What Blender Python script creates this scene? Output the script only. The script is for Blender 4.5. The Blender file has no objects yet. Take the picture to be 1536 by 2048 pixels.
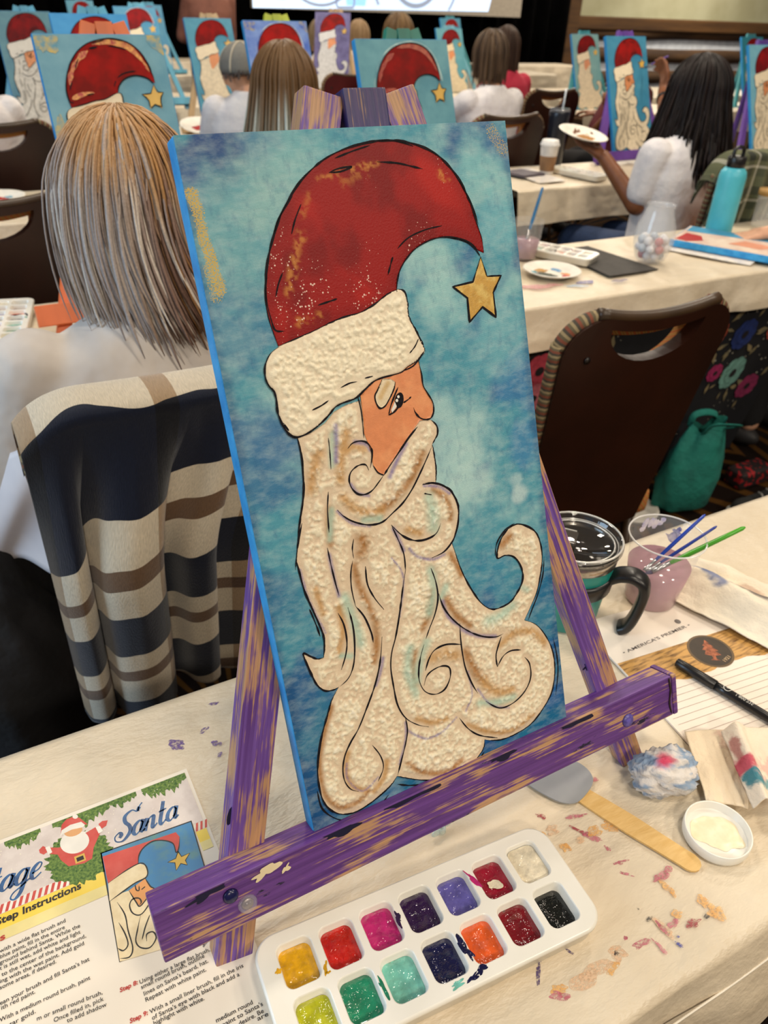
import bpy, bmesh, math, random
import numpy as np
from mathutils import Vector, Matrix
from mathutils.geometry import delaunay_2d_cdt
from mathutils.kdtree import KDTree
random.seed(7); RNG = np.random.default_rng(11)
SC = bpy.context.scene
COL = SC.collection
PI = math.pi
TZ = 0.74            # table top height
CZ = TZ + 0.635      # camera height

# ------------------------------------------------------------------ camera
FPX = 1539.0
_p, _r, _a = math.radians(33.7), 0.045, math.radians(30.0767)
_up = np.array([math.sin(_r)*math.cos(_p), -math.cos(_r)*math.cos(_p), -math.sin(_p)])
_fw = np.array([0, 0, 1.0]); _Y = _fw - _up*(_fw@_up); _Y /= np.linalg.norm(_Y); _X = np.cross(_Y, _up)
CAMR = np.array([_X*math.cos(_a)+_Y*math.sin(_a), -_X*math.sin(_a)+_Y*math.cos(_a), _up])
CAMO = np.array([0, 0, CZ])
cam_data = bpy.data.cameras.new('camera'); cam = bpy.data.objects.new('camera', cam_data); COL.objects.link(cam)
m4 = np.eye(4); m4[:3, 0] = CAMR[:, 0]; m4[:3, 1] = -CAMR[:, 1]; m4[:3, 2] = -CAMR[:, 2]; m4[:3, 3] = CAMO
cam.matrix_world = Matrix(m4.tolist())
cam_data.sensor_fit = 'VERTICAL'; cam_data.sensor_height = 36.0; cam_data.lens = FPX/2048*36.0
cam_data.clip_start = 0.02; cam_data.clip_end = 100
cam_data.dof.use_dof = True; cam_data.dof.focus_distance = 0.62; cam_data.dof.aperture_fstop = 10.0
SC.camera = cam

# ------------------------------------------------------------------ world, lights, exposure
def lin(c):
    return tuple(((x/255)/12.92 if x/255 <= .04045 else ((x/255+.055)/1.055)**2.4) for x in c[:3]) + (1.0,)
w = bpy.data.worlds.new('world'); SC.world = w; w.use_nodes = True
w.node_tree.nodes['Background'].inputs[0].default_value = lin((255, 240, 222)); w.node_tree.nodes['Background'].inputs[1].default_value = 0.13
def area(name, loc, target, size, power, color, size_y=None):
    d = bpy.data.lights.new(name, 'AREA'); d.energy = power; d.color = color; d.size = size
    if size_y: d.shape = 'RECTANGLE'; d.size_y = size_y
    o = bpy.data.objects.new(name, d); COL.objects.link(o); o.location = loc
    o.rotation_euler = (Vector(target)-Vector(loc)).to_track_quat('-Z', 'Y').to_euler()
    return o
WARM = (1.0, .88, .72)
# ceiling lamps over the hall (warm), some added to brighten the canvas and log wall, a tall window on the left-hand wall (cool daylight)
for i, (x, y, pw) in enumerate([(-.5, -2.6, 74), (1.9, -2.4, 74), (.6, -.4, 24), (2.9, .4, 34), (.2, 2.2, 34), (3.0, 2.6, 44), (1.6, 5.0, 60), (4.8, 5.4, 64), (3.2, 8.0, 70), (8.0, 8.0, 100), (11.5, 9.2, 130)]):
    area('ceiling_and_fill_light', (x, y, 3.4), (x, y, 0), .4, pw, WARM)
area('window_light', (-3.6, 1.6, 2.1), (0.2, 1.0, .9), 2.2, 125, (.55, .77, 1.0), 2.2)
SC.view_settings.view_transform = 'Standard'; SC.view_settings.look = 'None'
SC.view_settings.exposure = 0.0; SC.view_settings.gamma = 1.0; SC.view_settings.use_curve_mapping = False

# ------------------------------------------------------------------ helpers
def ray(px, py): return CAMR @ np.array([(px-768)/FPX, (py-1024)/FPX, 1.0])
def P(px, py, z=TZ):
    d = ray(px, py); return CAMO + d*((z-CZ)/d[2])
def PY(px, py, y):
    d = ray(px, py); return CAMO + d*(y/d[1])

PM = {}
def thing(name, label, cat, loc=(0, 0, 0), rotz=0.0, group=None):
    o = bpy.data.objects.new(name, None); COL.objects.link(o); o.empty_display_size = .05
    o.location = loc; o.rotation_euler = (0, 0, rotz); o['label'] = label; o['category'] = cat
    if group: o['group'] = group
    PM[o.name] = Matrix.Translation(loc) @ Matrix.Rotation(rotz, 4, 'Z')
    return o
def tag(o, label, cat, group=None):
    o['label'] = label; o['category'] = cat
    if group: o['group'] = group
    return o
def struct(o): o['kind'] = 'structure'; return o
def mk(name, verts, faces, mat=None, parent=None, local=False, smooth=False, col=None, attrs=None, base=None, uv=None, mats=None, mi=None):
    """one mesh object. verts are world coordinates unless local; base = object origin for top-level ones"""
    V = np.asarray(verts, float).reshape(-1, 3)
    if parent is not None and not local:
        mi_ = np.array(PM[parent.name].inverted()); V = V@mi_[:3, :3].T + mi_[:3, 3]
    loc = None
    if parent is None and base is not None:
        loc = np.array(base, float)
        if not local: V = V - loc
    me = bpy.data.meshes.new(name); me.from_pydata(V.tolist(), [], [tuple(int(i) for i in f) for f in faces]); me.update()
    if smooth: me.polygons.foreach_set('use_smooth', [True]*len(me.polygons))
    if mats:
        for m in mats: me.materials.append(m)
        if mi is not None: me.polygons.foreach_set('material_index', [int(i) for i in mi])
    elif mat: me.materials.append(mat)
    if col is not None:
        a = me.color_attributes.new('Col', 'FLOAT_COLOR', 'POINT'); c = np.ones((len(V), 4), np.float32); c[:, :3] = np.asarray(col)[:, :3]
        a.data.foreach_set('color', c.ravel())
    for k, v in (attrs or {}).items():
        v = np.asarray(v, np.float32)
        if v.ndim == 1:
            a = me.attributes.new(k, 'FLOAT', 'POINT'); a.data.foreach_set('value', v)
        else:
            a = me.attributes.new(k, 'FLOAT_VECTOR', 'POINT'); a.data.foreach_set('vector', v.ravel())
    o = bpy.data.objects.new(name, me); COL.objects.link(o)
    if parent is not None: o.parent = parent; PM[o.name] = PM[parent.name]
    else: PM[o.name] = Matrix.Identity(4)
    if loc is not None: o.location = loc; PM[o.name] = Matrix.Translation(loc)
    return o
class B:
    """collects shapes into one mesh"""
    def __init__(s): s.v = []; s.f = []; s.n = 0; s.bc = []
    def add(s, v, f, bc=None):
        v = np.asarray(v, float).reshape(-1, 3); s.v.append(v); s.f += [tuple(i+s.n for i in q) for q in f]; s.n += len(v)
        s.bc.append(np.asarray(bc, float) if bc is not None else v.copy()); return s
    def V(s): return np.concatenate(s.v)
    def build(s, name, mat=None, parent=None, bca=False, **k):
        at = dict(k.pop('attrs', None) or {})
        if bca: at['bc'] = np.concatenate(s.bc)
        return mk(name, s.V(), s.f, mat, parent, attrs=at, **k)
def bbox(sx, sy, sz, bev=0.0, seg=2):
    bm = bmesh.new(); bmesh.ops.create_cube(bm, size=1)
    bmesh.ops.scale(bm, vec=(sx, sy, sz), verts=bm.verts)
    if bev > 0: bmesh.ops.bevel(bm, geom=bm.edges[:], offset=bev, segments=seg, affect='EDGES', profile=.6)
    v = np.array([q.co for q in bm.verts]); f = [[q.index for q in g.verts] for g in bm.faces]; bm.free(); return v, f
def box(x0, x1, y0, y1, z0, z1, bev=0.0, seg=2):
    v, f = bbox(x1-x0, y1-y0, z1-z0, bev, seg); return v+np.array([(x0+x1)/2, (y0+y1)/2, (z0+z1)/2]), f
def bar(p0, p1, wdt, thk, nrm, bev=.0015):
    """rectangular bar from p0 to p1; nrm = direction of thickness"""
    p0, p1, n = map(lambda q: np.array(q, float), (p0, p1, nrm)); L = np.linalg.norm(p1-p0); d = (p1-p0)/L
    n = n - d*(n@d); n /= np.linalg.norm(n); s = np.cross(d, n)
    v, f = bbox(L, wdt, thk, bev, 2)
    bc = v.copy(); W = (p0+p1)/2 + v[:, :1]*d + v[:, 1:2]*s + v[:, 2:]*n
    return W, f, bc
def lathe(prof, seg=40, cap0=True, cap1=True, c=(0, 0, 0), ax=None):
    v = []; f = []; n = len(prof)
    for r, z in prof:
        for k in range(seg):
            a = 2*PI*k/seg; v.append((r*math.cos(a), r*math.sin(a), z))
    for i in range(n-1):
        for k in range(seg):
            f.append((i*seg+k, i*seg+(k+1) % seg, (i+1)*seg+(k+1) % seg, (i+1)*seg+k))
    if cap0: f.append(tuple(range(seg))[::-1])
    if cap1: f.append(tuple((n-1)*seg+k for k in range(seg)))
    v = np.array(v)
    if ax is not None:
        a = np.array(ax, float); a /= np.linalg.norm(a); t = np.array([1, 0, 0]) if abs(a[0]) < .8 else np.array([0, 1, 0])
        u = np.cross(t, a); u /= np.linalg.norm(u); w_ = np.cross(a, u); v = v[:, :1]*u + v[:, 1:2]*w_ + v[:, 2:]*a
    return v+np.array(c, float), f
def catmull(pts, n=6, closed=False):
    p = np.asarray(pts, float); out = []; N = len(p)
    rng = range(N) if closed else range(N-1)
    for i in rng:
        if closed: a, b, c_, d = p[(i-1) % N], p[i], p[(i+1) % N], p[(i+2) % N]
        else: a, b, c_, d = p[max(i-1, 0)], p[i], p[i+1], p[min(i+2, N-1)]
        for k in range(n):
            t = k/n; out.append(.5*((2*b)+(-a+c_)*t+(2*a-5*b+4*c_-d)*t*t+(-a+3*b-3*c_+d)*t**3))
    if not closed: out.append(p[-1])
    return np.array(out)
def tube(path, rad, seg=8, flat=1.0, cap=True, upv=(0, 0, 1), sq=None):
    """tube along path, radius scalar or list; flat scales one axis; sq = superellipse power"""
    p = np.asarray(path, float); n = len(p); rad = np.broadcast_to(np.asarray(rad, float), (n,))
    d = np.gradient(p, axis=0); d /= np.linalg.norm(d, axis=1, keepdims=True)+1e-12
    u0 = np.array(upv, float); v = []; pu = None
    for i in range(n):
        u = u0 if pu is None else pu
        s = u-d[i]*(u@d[i])
        if np.linalg.norm(s) < 1e-4: s = np.cross(d[i], [1, 0, 0.3])
        s /= np.linalg.norm(s); pu = s; t = np.cross(d[i], s)
        for k in range(seg):
            a = 2*PI*k/seg; ca, sa = math.cos(a), math.sin(a)
            if sq: ca, sa = math.copysign(abs(ca)**sq, ca), math.copysign(abs(sa)**sq, sa)
            v.append(p[i]+rad[i]*(ca*s*flat+sa*t))
    f = []
    for i in range(n-1):
        for k in range(seg):
            f.append((i*seg+k, i*seg+(k+1) % seg, (i+1)*seg+(k+1) % seg, (i+1)*seg+k))
    if cap: f.append(tuple(range(seg))[::-1]); f.append(tuple((n-1)*seg+k for k in range(seg)))
    return np.array(v), f
def ellipsoid(c, r, seg=20, rings=12):
    v = []; f = []
    for i in range(rings+1):
        th = PI*i/rings
        for k in range(seg):
            a = 2*PI*k/seg; v.append((c[0]+r[0]*math.sin(th)*math.cos(a), c[1]+r[1]*math.sin(th)*math.sin(a), c[2]+r[2]*math.cos(th)))
    for i in range(rings):
        for k in range(seg): f.append((i*seg+k, (i+1)*seg+k, (i+1)*seg+(k+1) % seg, i*seg+(k+1) % seg))
    return np.array(v), f
def grid(nu, nv):
    return [(j*nu+i, j*nu+i+1, (j+1)*nu+i+1, (j+1)*nu+i) for j in range(nv-1) for i in range(nu-1)]
_h = RNG.random((512, 512))
def vnoise(x, y):
    xi = np.floor(x).astype(int); yi = np.floor(y).astype(int); fx = x-xi; fy = y-yi
    fx = fx*fx*(3-2*fx); fy = fy*fy*(3-2*fy); g = lambda a, b: _h[a % 512, b % 512]
    return (g(xi, yi)*(1-fx)+g(xi+1, yi)*fx)*(1-fy)+(g(xi, yi+1)*(1-fx)+g(xi+1, yi+1)*fx)*fy
def fbm(x, y, o=4):
    s = 0; a = .5
    for i in range(o): s = s+a*vnoise(x*2**i+17.3*i, y*2**i+9.1*i); a *= .5
    return s/(1-.5**o)
def sst(a, b, x): t = np.clip((x-a)/(b-a), 0, 1); return t*t*(3-2*t)
def inpoly(p, poly):
    x, y = p[:, 0], p[:, 1]; r = np.zeros(len(p), bool); n = len(poly); j = n-1
    for i in range(n):
        xi, yi = poly[i]; xj, yj = poly[j]
        c_ = ((yi > y) != (yj > y)) & (x < (xj-xi)*(y-yi)/(yj-yi+1e-15)+xi); r ^= c_; j = i
    return r
def dens(poly, s, closed=True):
    p = np.asarray(poly, float); out = []; N = len(p)
    for i in range(N if closed else N-1):
        a, b = p[i], p[(i+1) % N]; k = max(1, int(np.linalg.norm(b-a)/s)); out += [a+(b-a)*t/k for t in range(k)]
    if not closed: out.append(p[-1])
    return np.array(out)
def dist(p, q):
    """nearest distance and index from each 2d point of p to the points q"""
    kd = KDTree(len(q))
    for i, a in enumerate(np.asarray(q).tolist()): kd.insert((a[0], a[1], 0), i)
    kd.balance(); r = [kd.find((a[0], a[1], 0)) for a in np.asarray(p).tolist()]
    return np.array([a[2] for a in r]), np.array([a[1] for a in r], int)
def region(poly, sp, holes=()):
    """triangulated polygon with interior points about sp apart -> (pts2d, tris, boundary count)"""
    bd = dens(poly, sp); hb = [dens(h, sp) for h in holes]
    lo, hi = bd.min(0), bd.max(0)
    gx, gy = np.meshgrid(np.arange(lo[0], hi[0], sp), np.arange(lo[1], hi[1], sp*.87)); gx[1::2] += sp/2
    g = np.stack([gx.ravel(), gy.ravel()], 1)+RNG.uniform(-.15, .15, (gx.size, 2))*sp
    k = inpoly(g, bd)
    for h in hb: k &= ~inpoly(g, h)
    g = g[k]; allb = np.concatenate([bd]+hb)
    if len(g): g = g[dist(g, allb)[0] > .55*sp]
    pts = np.concatenate([allb, g]) if len(g) else allb
    ed = []; s = 0
    for q in [bd]+hb: n = len(q); ed += [(s+i, s+(i+1) % n) for i in range(n)]; s += n
    r = delaunay_2d_cdt([Vector(q) for q in pts], ed, [], 0, 1e-7)
    vo = np.array([tuple(q) for q in r[0]]); tr = [t for t in r[2]]
    cen = np.array([vo[list(t)].mean(0) for t in tr]); ok = inpoly(cen, bd)
    for h in hb: ok &= ~inpoly(cen, h)
    tr = [t for t, o in zip(tr, ok) if o]
    return vo, tr, len(bd)
def ribbon2(pts, wd, taper=True, wob=.15, seed=0):
    """flat stroke in 2d -> (verts2d, faces)"""
    p = np.asarray(pts, float); n = len(p); d = np.gradient(p, axis=0); d /= np.linalg.norm(d, axis=1, keepdims=True)+1e-12
    nn = np.stack([-d[:, 1], d[:, 0]], 1); t = np.linspace(0, 1, n)
    wv = wd*(np.clip(np.minimum(t, 1-t)*8, .25, 1) if taper else np.ones(n))
    wv = wv*(1+wob*(vnoise(t*n*.35+seed*7.7, np.full(n, seed*3.1))*2-1)*2)
    v = np.concatenate([p+nn*wv[:, None]/2, p-nn*wv[:, None]/2]); f = [(i, i+1, n+i+1, n+i) for i in range(n-1)]
    return v, f

# ------------------------------------------------------------------ materials
MATS = {}
def nodes(name):
    m = bpy.data.materials.new(name); m.use_nodes = True; nt = m.node_tree; bs = nt.nodes['Principled BSDF']; MATS[name] = m
    return m, nt, bs
def N(nt, t, **k):
    n = nt.nodes.new(t)
    for a, b in k.items():
        if a.startswith('i_'): n.inputs[int(a[2:])].default_value = b
        else: setattr(n, a, b)
    return n
def coordn(nt, attr=None, scale=(1, 1, 1), rot=(0, 0, 0)):
    if attr: s = N(nt, 'ShaderNodeAttribute', attribute_name=attr).outputs['Vector']
    else: s = N(nt, 'ShaderNodeTexCoord').outputs['Object']
    mp = N(nt, 'ShaderNodeMapping'); mp.inputs['Scale'].default_value = scale; mp.inputs['Rotation'].default_value = rot
    nt.links.new(s, mp.inputs['Vector']); return mp.outputs[0]
def noise(nt, vec, scale, detail=4, rough=.55):
    n = N(nt, 'ShaderNodeTexNoise'); n.inputs['Scale'].default_value = scale; n.inputs['Detail'].default_value = detail; n.inputs['Roughness'].default_value = rough
    if vec is not None: nt.links.new(vec, n.inputs['Vector'])
    return n.outputs['Fac']
def ramp(nt, fac, stops, interp='LINEAR'):
    r = N(nt, 'ShaderNodeValToRGB'); e = r.color_ramp.elements; r.color_ramp.interpolation = interp
    while len(e) < len(stops): e.new(.5)
    for q, (p, c) in zip(e, stops): q.position = p; q.color = c if len(c) == 4 else lin(c)
    nt.links.new(fac, r.inputs[0]); return r.outputs[0]
def mixc(nt, fac, a, b, mode='MIX'):
    n = N(nt, 'ShaderNodeMix', data_type='RGBA', blend_type=mode)
    for s, v in ((0, fac), (6, a), (7, b)):
        if hasattr(v, 'links') or isinstance(v, bpy.types.NodeSocket): nt.links.new(v, n.inputs[s])
        else: n.inputs[s].default_value = v if s == 0 else lin(v)
    return n.outputs[2]
def bump(nt, bs, h, strength=.3, distn=.002):
    b = N(nt, 'ShaderNodeBump'); b.inputs['Strength'].default_value = strength; b.inputs['Distance'].default_value = distn
    nt.links.new(h, b.inputs['Height']); nt.links.new(b.outputs[0], bs.inputs['Normal'])
def M(name, c, rough=.6, c2=None, sc=30, detail=3, bmp=0, bsc=200, metal=0, spec=None, attr=None, scl=(1, 1, 1), lo=.35, hi=.65, bd=.002, coat=0, sheen=0):
    """plain procedural material: colour c varied towards c2 by noise, optional bump"""
    if name in MATS: return MATS[name]
    m, nt, bs = nodes(name); bs.inputs['Roughness'].default_value = rough; bs.inputs['Metallic'].default_value = metal
    if spec is not None: bs.inputs['Specular IOR Level'].default_value = spec
    if coat: bs.inputs['Coat Weight'].default_value = coat; bs.inputs['Coat Roughness'].default_value = .08
    if sheen: bs.inputs['Sheen Weight'].default_value = sheen
    v = coordn(nt, attr, scl)
    c2 = c2 or tuple(max(0, x*.93) for x in c)
    nt.links.new(ramp(nt, noise(nt, v, sc, detail), [(lo, c), (hi, c2)]), bs.inputs['Base Color'])
    if bmp: bump(nt, bs, noise(nt, v, bsc, 3), bmp, bd)
    return m
def Mvc(name, rough=.6, bmp=0, bsc=400, bd=.001, var=.06, vsc=60, spec=None, attr=None, scl=(1, 1, 1), sheen=0, coat=0):
    """material coloured by the mesh's own paint attribute"""
    if name in MATS: return MATS[name]
    m, nt, bs = nodes(name); bs.inputs['Roughness'].default_value = rough
    if spec is not None: bs.inputs['Specular IOR Level'].default_value = spec
    if sheen: bs.inputs['Sheen Weight'].default_value = sheen
    if coat: bs.inputs['Coat Weight'].default_value = coat; bs.inputs['Coat Roughness'].default_value = .1
    a = N(nt, 'ShaderNodeAttribute', attribute_name='Col'); v = coordn(nt, attr, scl)
    g = ramp(nt, noise(nt, v, vsc, 4), [(.3, (255*(1-var),)*3), (.7, (255,)*3)])
    nt.links.new(mixc(nt, 1.0, a.outputs['Color'], g, 'MULTIPLY'), bs.inputs['Base Color'])
    if bmp: bump(nt, bs, noise(nt, v, bsc, 3), bmp, bd)
    return m
def Mglass(name, c=(255, 255, 255), rough=.02, ior=1.45, alpha=.25):
    """thin clear plastic or glass: mostly see-through, glossy"""
    if name in MATS: return MATS[name]
    m, nt, bs = nodes(name); bs.inputs['Base Color'].default_value = lin(c); bs.inputs['Roughness'].default_value = rough
    bs.inputs['Alpha'].default_value = alpha; bs.inputs['IOR'].default_value = ior; bs.inputs['Specular IOR Level'].default_value = .9
    bs.inputs['Coat Weight'].default_value = 1; bs.inputs['Coat Roughness'].default_value = .02
    return m
def Memit(name, c, s):
    m, nt, bs = nodes(name); bs.inputs['Base Color'].default_value = lin(c); bs.inputs['Emission Color'].default_value = lin(c); bs.inputs['Emission Strength'].default_value = s; return m
def txt(items, z=0.0, scalex=1.0):
    """flat lettering: items = (string, x, y, size, shear, bold offset, align) -> verts, faces in the xy plane"""
    V = []; F = []; n = 0
    for s, x, y, size, shear, off, al in items:
        cu = bpy.data.curves.new('lettering', 'FONT'); cu.body = s; cu.size = size; cu.shear = shear; cu.offset = off; cu.align_x = al
        cu.resolution_u = 3; cu.fill_mode = 'FRONT'
        o = bpy.data.objects.new('lettering', cu); COL.objects.link(o)
        dg = bpy.context.evaluated_depsgraph_get(); me = bpy.data.meshes.new_from_object(o.evaluated_get(dg))
        for q in me.vertices: V.append((x+q.co.x*scalex, y+q.co.y, z))
        F += [tuple(i+n for i in q.vertices) for q in me.polygons]; n += len(me.vertices)
        bpy.data.objects.remove(o); bpy.data.curves.remove(cu); bpy.data.meshes.remove(me)
    return np.array(V), F
# ------------------------------------------------------------------ room
# carpet: dark brown with gold leaf-like rays
m, nt, bs = nodes('carpet'); bs.inputs['Roughness'].default_value = .95; bs.inputs['Specular IOR Level'].default_value = .1
v = coordn(nt)
vo = N(nt, 'ShaderNodeTexVoronoi', feature='F1'); vo.inputs['Scale'].default_value = 1.25; nt.links.new(v, vo.inputs['Vector'])
df = N(nt, 'ShaderNodeVectorMath', operation='SUBTRACT'); nt.links.new(v, df.inputs[0])
sc_ = N(nt, 'ShaderNodeVectorMath', operation='SCALE'); sc_.inputs['Scale'].default_value = 1.0; nt.links.new(vo.outputs['Position'], sc_.inputs[0]); nt.links.new(sc_.outputs[0], df.inputs[1])
sx = N(nt, 'ShaderNodeSeparateXYZ'); nt.links.new(df.outputs[0], sx.inputs[0])
at = N(nt, 'ShaderNodeMath', operation='ARCTAN2'); nt.links.new(sx.outputs[1], at.inputs[0]); nt.links.new(sx.outputs[0], at.inputs[1])
mu = N(nt, 'ShaderNodeMath', operation='MULTIPLY'); mu.inputs[1].default_value = 34; nt.links.new(at.outputs[0], mu.inputs[0])
sn = N(nt, 'ShaderNodeMath', operation='SINE'); nt.links.new(mu.outputs[0], sn.inputs[0])
ad = N(nt, 'ShaderNodeMath', operation='MULTIPLY_ADD'); ad.inputs[1].default_value = .9; nt.links.new(noise(nt, v, 4.0, 3), ad.inputs[0]); nt.links.new(sn.outputs[0], ad.inputs[2])
ray_c = ramp(nt, ad.outputs[0], [(.0, (20, 11, 7)), (.93, (23, 12, 8)), (1.0, (74, 48, 16))])
nt.links.new(ray_c, bs.inputs['Base Color']); bump(nt, bs, noise(nt, v, 500, 2), .5, .003)
v, f = box(-7, 15, -4, 14, -.1, 0); struct(mk('floor', v, f, MATS['carpet']))

plaster = M('plaster', (187, 186, 155), .9, (168, 165, 132), 1.6, 4, .2, 12, bd=.01)
v, f = box(-7, 15, 10.9, 11.1, 0, 5); struct(mk('wall_back', v, f, plaster))
# log courses with white chinking at the foot of the plaster wall (to the right of the black drape)
log = M('log_wood', (96, 68, 38), .8, (58, 38, 20), 3, 5, .5, 30, scl=(.35, 3, 3))
trimw = M('timber_trim', (98, 66, 30), .75, (66, 42, 18), 3, 4, .4, 30, scl=(.3, 3, 3))
chink = M('chinking', (222, 230, 240), .9, (200, 208, 220), 8)
b = B(); b.add(*box(8.9, 15, 10.61, 10.92, 0, 1.18)); struct(b.build('wall_log_backing', chink))
def log_row(z, r):
    xs = np.linspace(8.95, 15, 30); pth = np.stack([xs, 10.63+.006*np.sin(xs*2+z*9), z+.012*np.sin(xs*1.1+z*30)], 1)
    v, f = tube(pth, r*(1+.05*np.sin(xs*3+z*20)), 12); return mk('log', v, f, log, LOGS, smooth=True)
LOGS = bpy.data.objects['wall_log_backing']
for z, r in ((.125, .095), (.455, .105), (.765, .105), (1.075, .10)): log_row(z, r)
v, f = box(8.9, 15, 10.5, 10.75, 1.10, 1.27, .02); struct(mk('trim_1', v, f, trimw))
v, f = box(8.72, 9.02, 10.45, 10.9, 0, 5, .02); struct(mk('trim_2', v, f, trimw))

# black pleated stage drape
xs = np.linspace(-7, 8.75, 900); yy = 10.35+.05*np.sin(xs*21)+.03*np.sin(xs*9.3)
v = np.concatenate([np.stack([xs, yy, np.zeros_like(xs)], 1), np.stack([xs, yy, np.full_like(xs, 5.)], 1)]); n = len(xs)
black = M('black_velvet', (10, 9, 10), .95, (4, 4, 4), 5, spec=.05)
o = mk('stage_drape', v, [(i, i+1, n+i+1, n+i) for i in range(n-1)], black, smooth=True, base=(0.9, 10.35, 0))
sol = o.modifiers.new('thickness', 'SOLIDIFY'); sol.thickness = .01
tag(o, 'black pleated drape hanging behind the projection screen', 'drape')

# projection screen in front of the drape: pale slide with curling grey lines
xl, zl = PY(505, 12, 9.9)[0], PY(505, 12, 9.9)[2]; xr = PY(1040, 38, 9.9)[0]
zb = (PY(505, 12, 9.9)[2]+PY(1040, 38, 9.9)[2])/2
scr = thing('projection_screen', 'wide projection screen glowing pale blue in front of the black drape', 'screen', ((xl+xr)/2, 9.9, zb))
v, f = box(xl, xr, 9.9, 9.96, zb, zb+2.4); mk('border', v, f, M('screen_border', (175, 165, 150), .8), scr)
scr_m = Memit('slide_pale', (205, 226, 255), .95); scr_w = Memit('slide_white', (236, 244, 255), 1.0); scr_l = Memit('slide_line', (140, 150, 168), .8); scr_b = Memit('slide_blue', (150, 205, 255), .9)
qx = PY(975, 30, 9.9)[0]
v = [(xl, 9.893, zb), (qx, 9.893, zb+.05), (qx+.55, 9.893, zb+2.4), (xl, 9.893, zb+2.4)]; mk('slide', v, [(0, 1, 2, 3)], scr_m, scr)
b = B(); cx0 = PY(830, 0, 9.9)[0]
for cx_, cz_, rr, w_ in ((cx0, zb+.42, .34, .05), (cx0, zb+.42, .62, .03), (PY(640, 0, 9.9)[0], zb+.55, .5, .03), (PY(690, 0, 9.9)[0], zb+.1, .12, .025), (PY(560, 0, 9.9)[0], zb+.7, .6, .025)):
    a = np.linspace(0, 2*PI, 60); p = np.stack([cx_+rr*np.cos(a), cz_+rr*np.sin(a)], 1); p = p[(p[:, 1] > zb+.03) & (p[:, 0] > xl+.03) & (p[:, 0] < qx)]
    k_ = np.where(np.linalg.norm(np.diff(p, axis=0), axis=1) > .3)[0] if len(p) > 3 else []
    if len(k_): p = np.roll(p, -(k_[0]+1), axis=0)
    if len(p) > 3:
        v2, f2 = ribbon2(p, w_, False, 0)
        b.add(np.stack([v2[:, 0], np.full(len(v2), 9.889), v2[:, 1]], 1), f2)
b.build('slide_swirls', scr_l, scr)
v = [(cx0-.95, 9.891, zb+.06), (cx0-.7, 9.891, zb+.06), (cx0-.3, 9.891, zb+2.3), (cx0-1.4, 9.891, zb+2.3)]; mk('slide_patch', v, [(0, 1, 2, 3)], scr_b, scr)

# ------------------------------------------------------------------ tables with covers
cover_m, nt, bs = nodes('table_cover'); bs.inputs['Roughness'].default_value = .42
v = coordn(nt); w1 = noise(nt, v, 9, 5, .6)
nt.links.new(ramp(nt, w1, [(.3, (206, 190, 164)), (.7, (220, 206, 182))]), bs.inputs['Base Color']); bump(nt, bs, noise(nt, coordn(nt, None, (1, 2.2, 1), (0, 0, .6)), 7, 6, .62), .3, .03)
tbl_leg = M('table_leg_steel', (70, 68, 66), .4, metal=.8)
tbl_top = M('table_laminate', (120, 96, 70), .5)
def cover(name, x0, x1, y0, y1, dropf, dropb, seed, label, nx=220, ridge=.004):
    """plastic cover: flat over the top, wrinkled skirts front and back, uneven hem"""
    s0 = np.concatenate([np.linspace(-dropf, -.012, 22), np.linspace(-.008, .008, 5), np.linspace(.016, y1-y0-.012, 60), np.linspace(y1-y0-.006, y1-y0+.008, 4), np.linspace(y1-y0+.012, y1-y0+dropb, 14)])
    xs = np.linspace(x0, x1, nx); S, Xg = np.meshgrid(s0, xs, indexing='ij'); Wd = y1-y0
    top = (S >= 0) & (S <= Wd)
    n1 = fbm(Xg*5+seed, S*7+seed*3, 4)-.5; cre = np.abs(fbm(Xg*6+seed*2, S*3+9, 3)-.5)
    Yg = np.where(S < 0, y0-.006, np.where(S > Wd, y1+.006, y0+S)); Zg = np.full_like(S, TZ)
    dn = np.where(S < 0, -S, np.where(S > Wd, S-Wd, 0)); hem = 1+.10*(fbm(Xg*2.2+seed*5, Xg*0+3, 3)-.5)
    Zg = Zg-dn*hem
    k = np.clip(dn/.08, 0, 1); out = k*(.010*np.sin(Xg*15+seed+n1*4)+.012*n1+.006)
    Yg = Yg-np.where(S < 0, 1, -1)*np.where(dn > 0, np.abs(out)+dn*.12, 0)
    Zg = Zg+np.where(top, ridge*sst(.10, 0, cre)*sst(0, .03, np.minimum(S, Wd-S)) + .0008*n1, 0)
    Zg += np.where(top, .0006, 0)
    V = np.stack([Xg.ravel(), Yg.ravel(), Zg.ravel()], 1)
    o = mk(name, V, grid(nx, len(s0)), cover_m, smooth=True, base=((x0+x1)/2, (y0+y1)/2, TZ)); tag(o, label, 'tablecloth')
    return o
def table(x0, x1, y0, y1, label):
    t = thing('folding_table', label, 'table', ((x0+x1)/2, (y0+y1)/2, 0))
    v, f = box(x0+.004, x1-.004, y0+.004, y1-.004, TZ-.03, TZ-.004, .004); mk('tabletop', v, f, tbl_top, t)
    for xx in (x0+.16, x1-.16):
        for yy in (y0+.05, y1-.05):
            v, f = tube([(xx, yy, 0), (xx, yy, TZ-.03)], .013, 10); mk('leg', v, f, tbl_leg, t, smooth=True)
    return t
N1, N2, N3, N4, N5, N6 = .143, 1.50, 2.78, 4.18, 5.55, 6.9
W = .457
COVERS = {}
table(-.75, 1.08, N1, N1+W, 'nearest covered table, carrying the purple easel')
COVERS[1] = cover('tablecloth', -.76, 1.09, N1, N1+W, .13, .12, 1.0, 'cream plastic cover with paint smears on the nearest table', 300, .0015)
table(-1.1, .62, N2, N2+W, 'covered table in front of the blonde painter')
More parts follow.
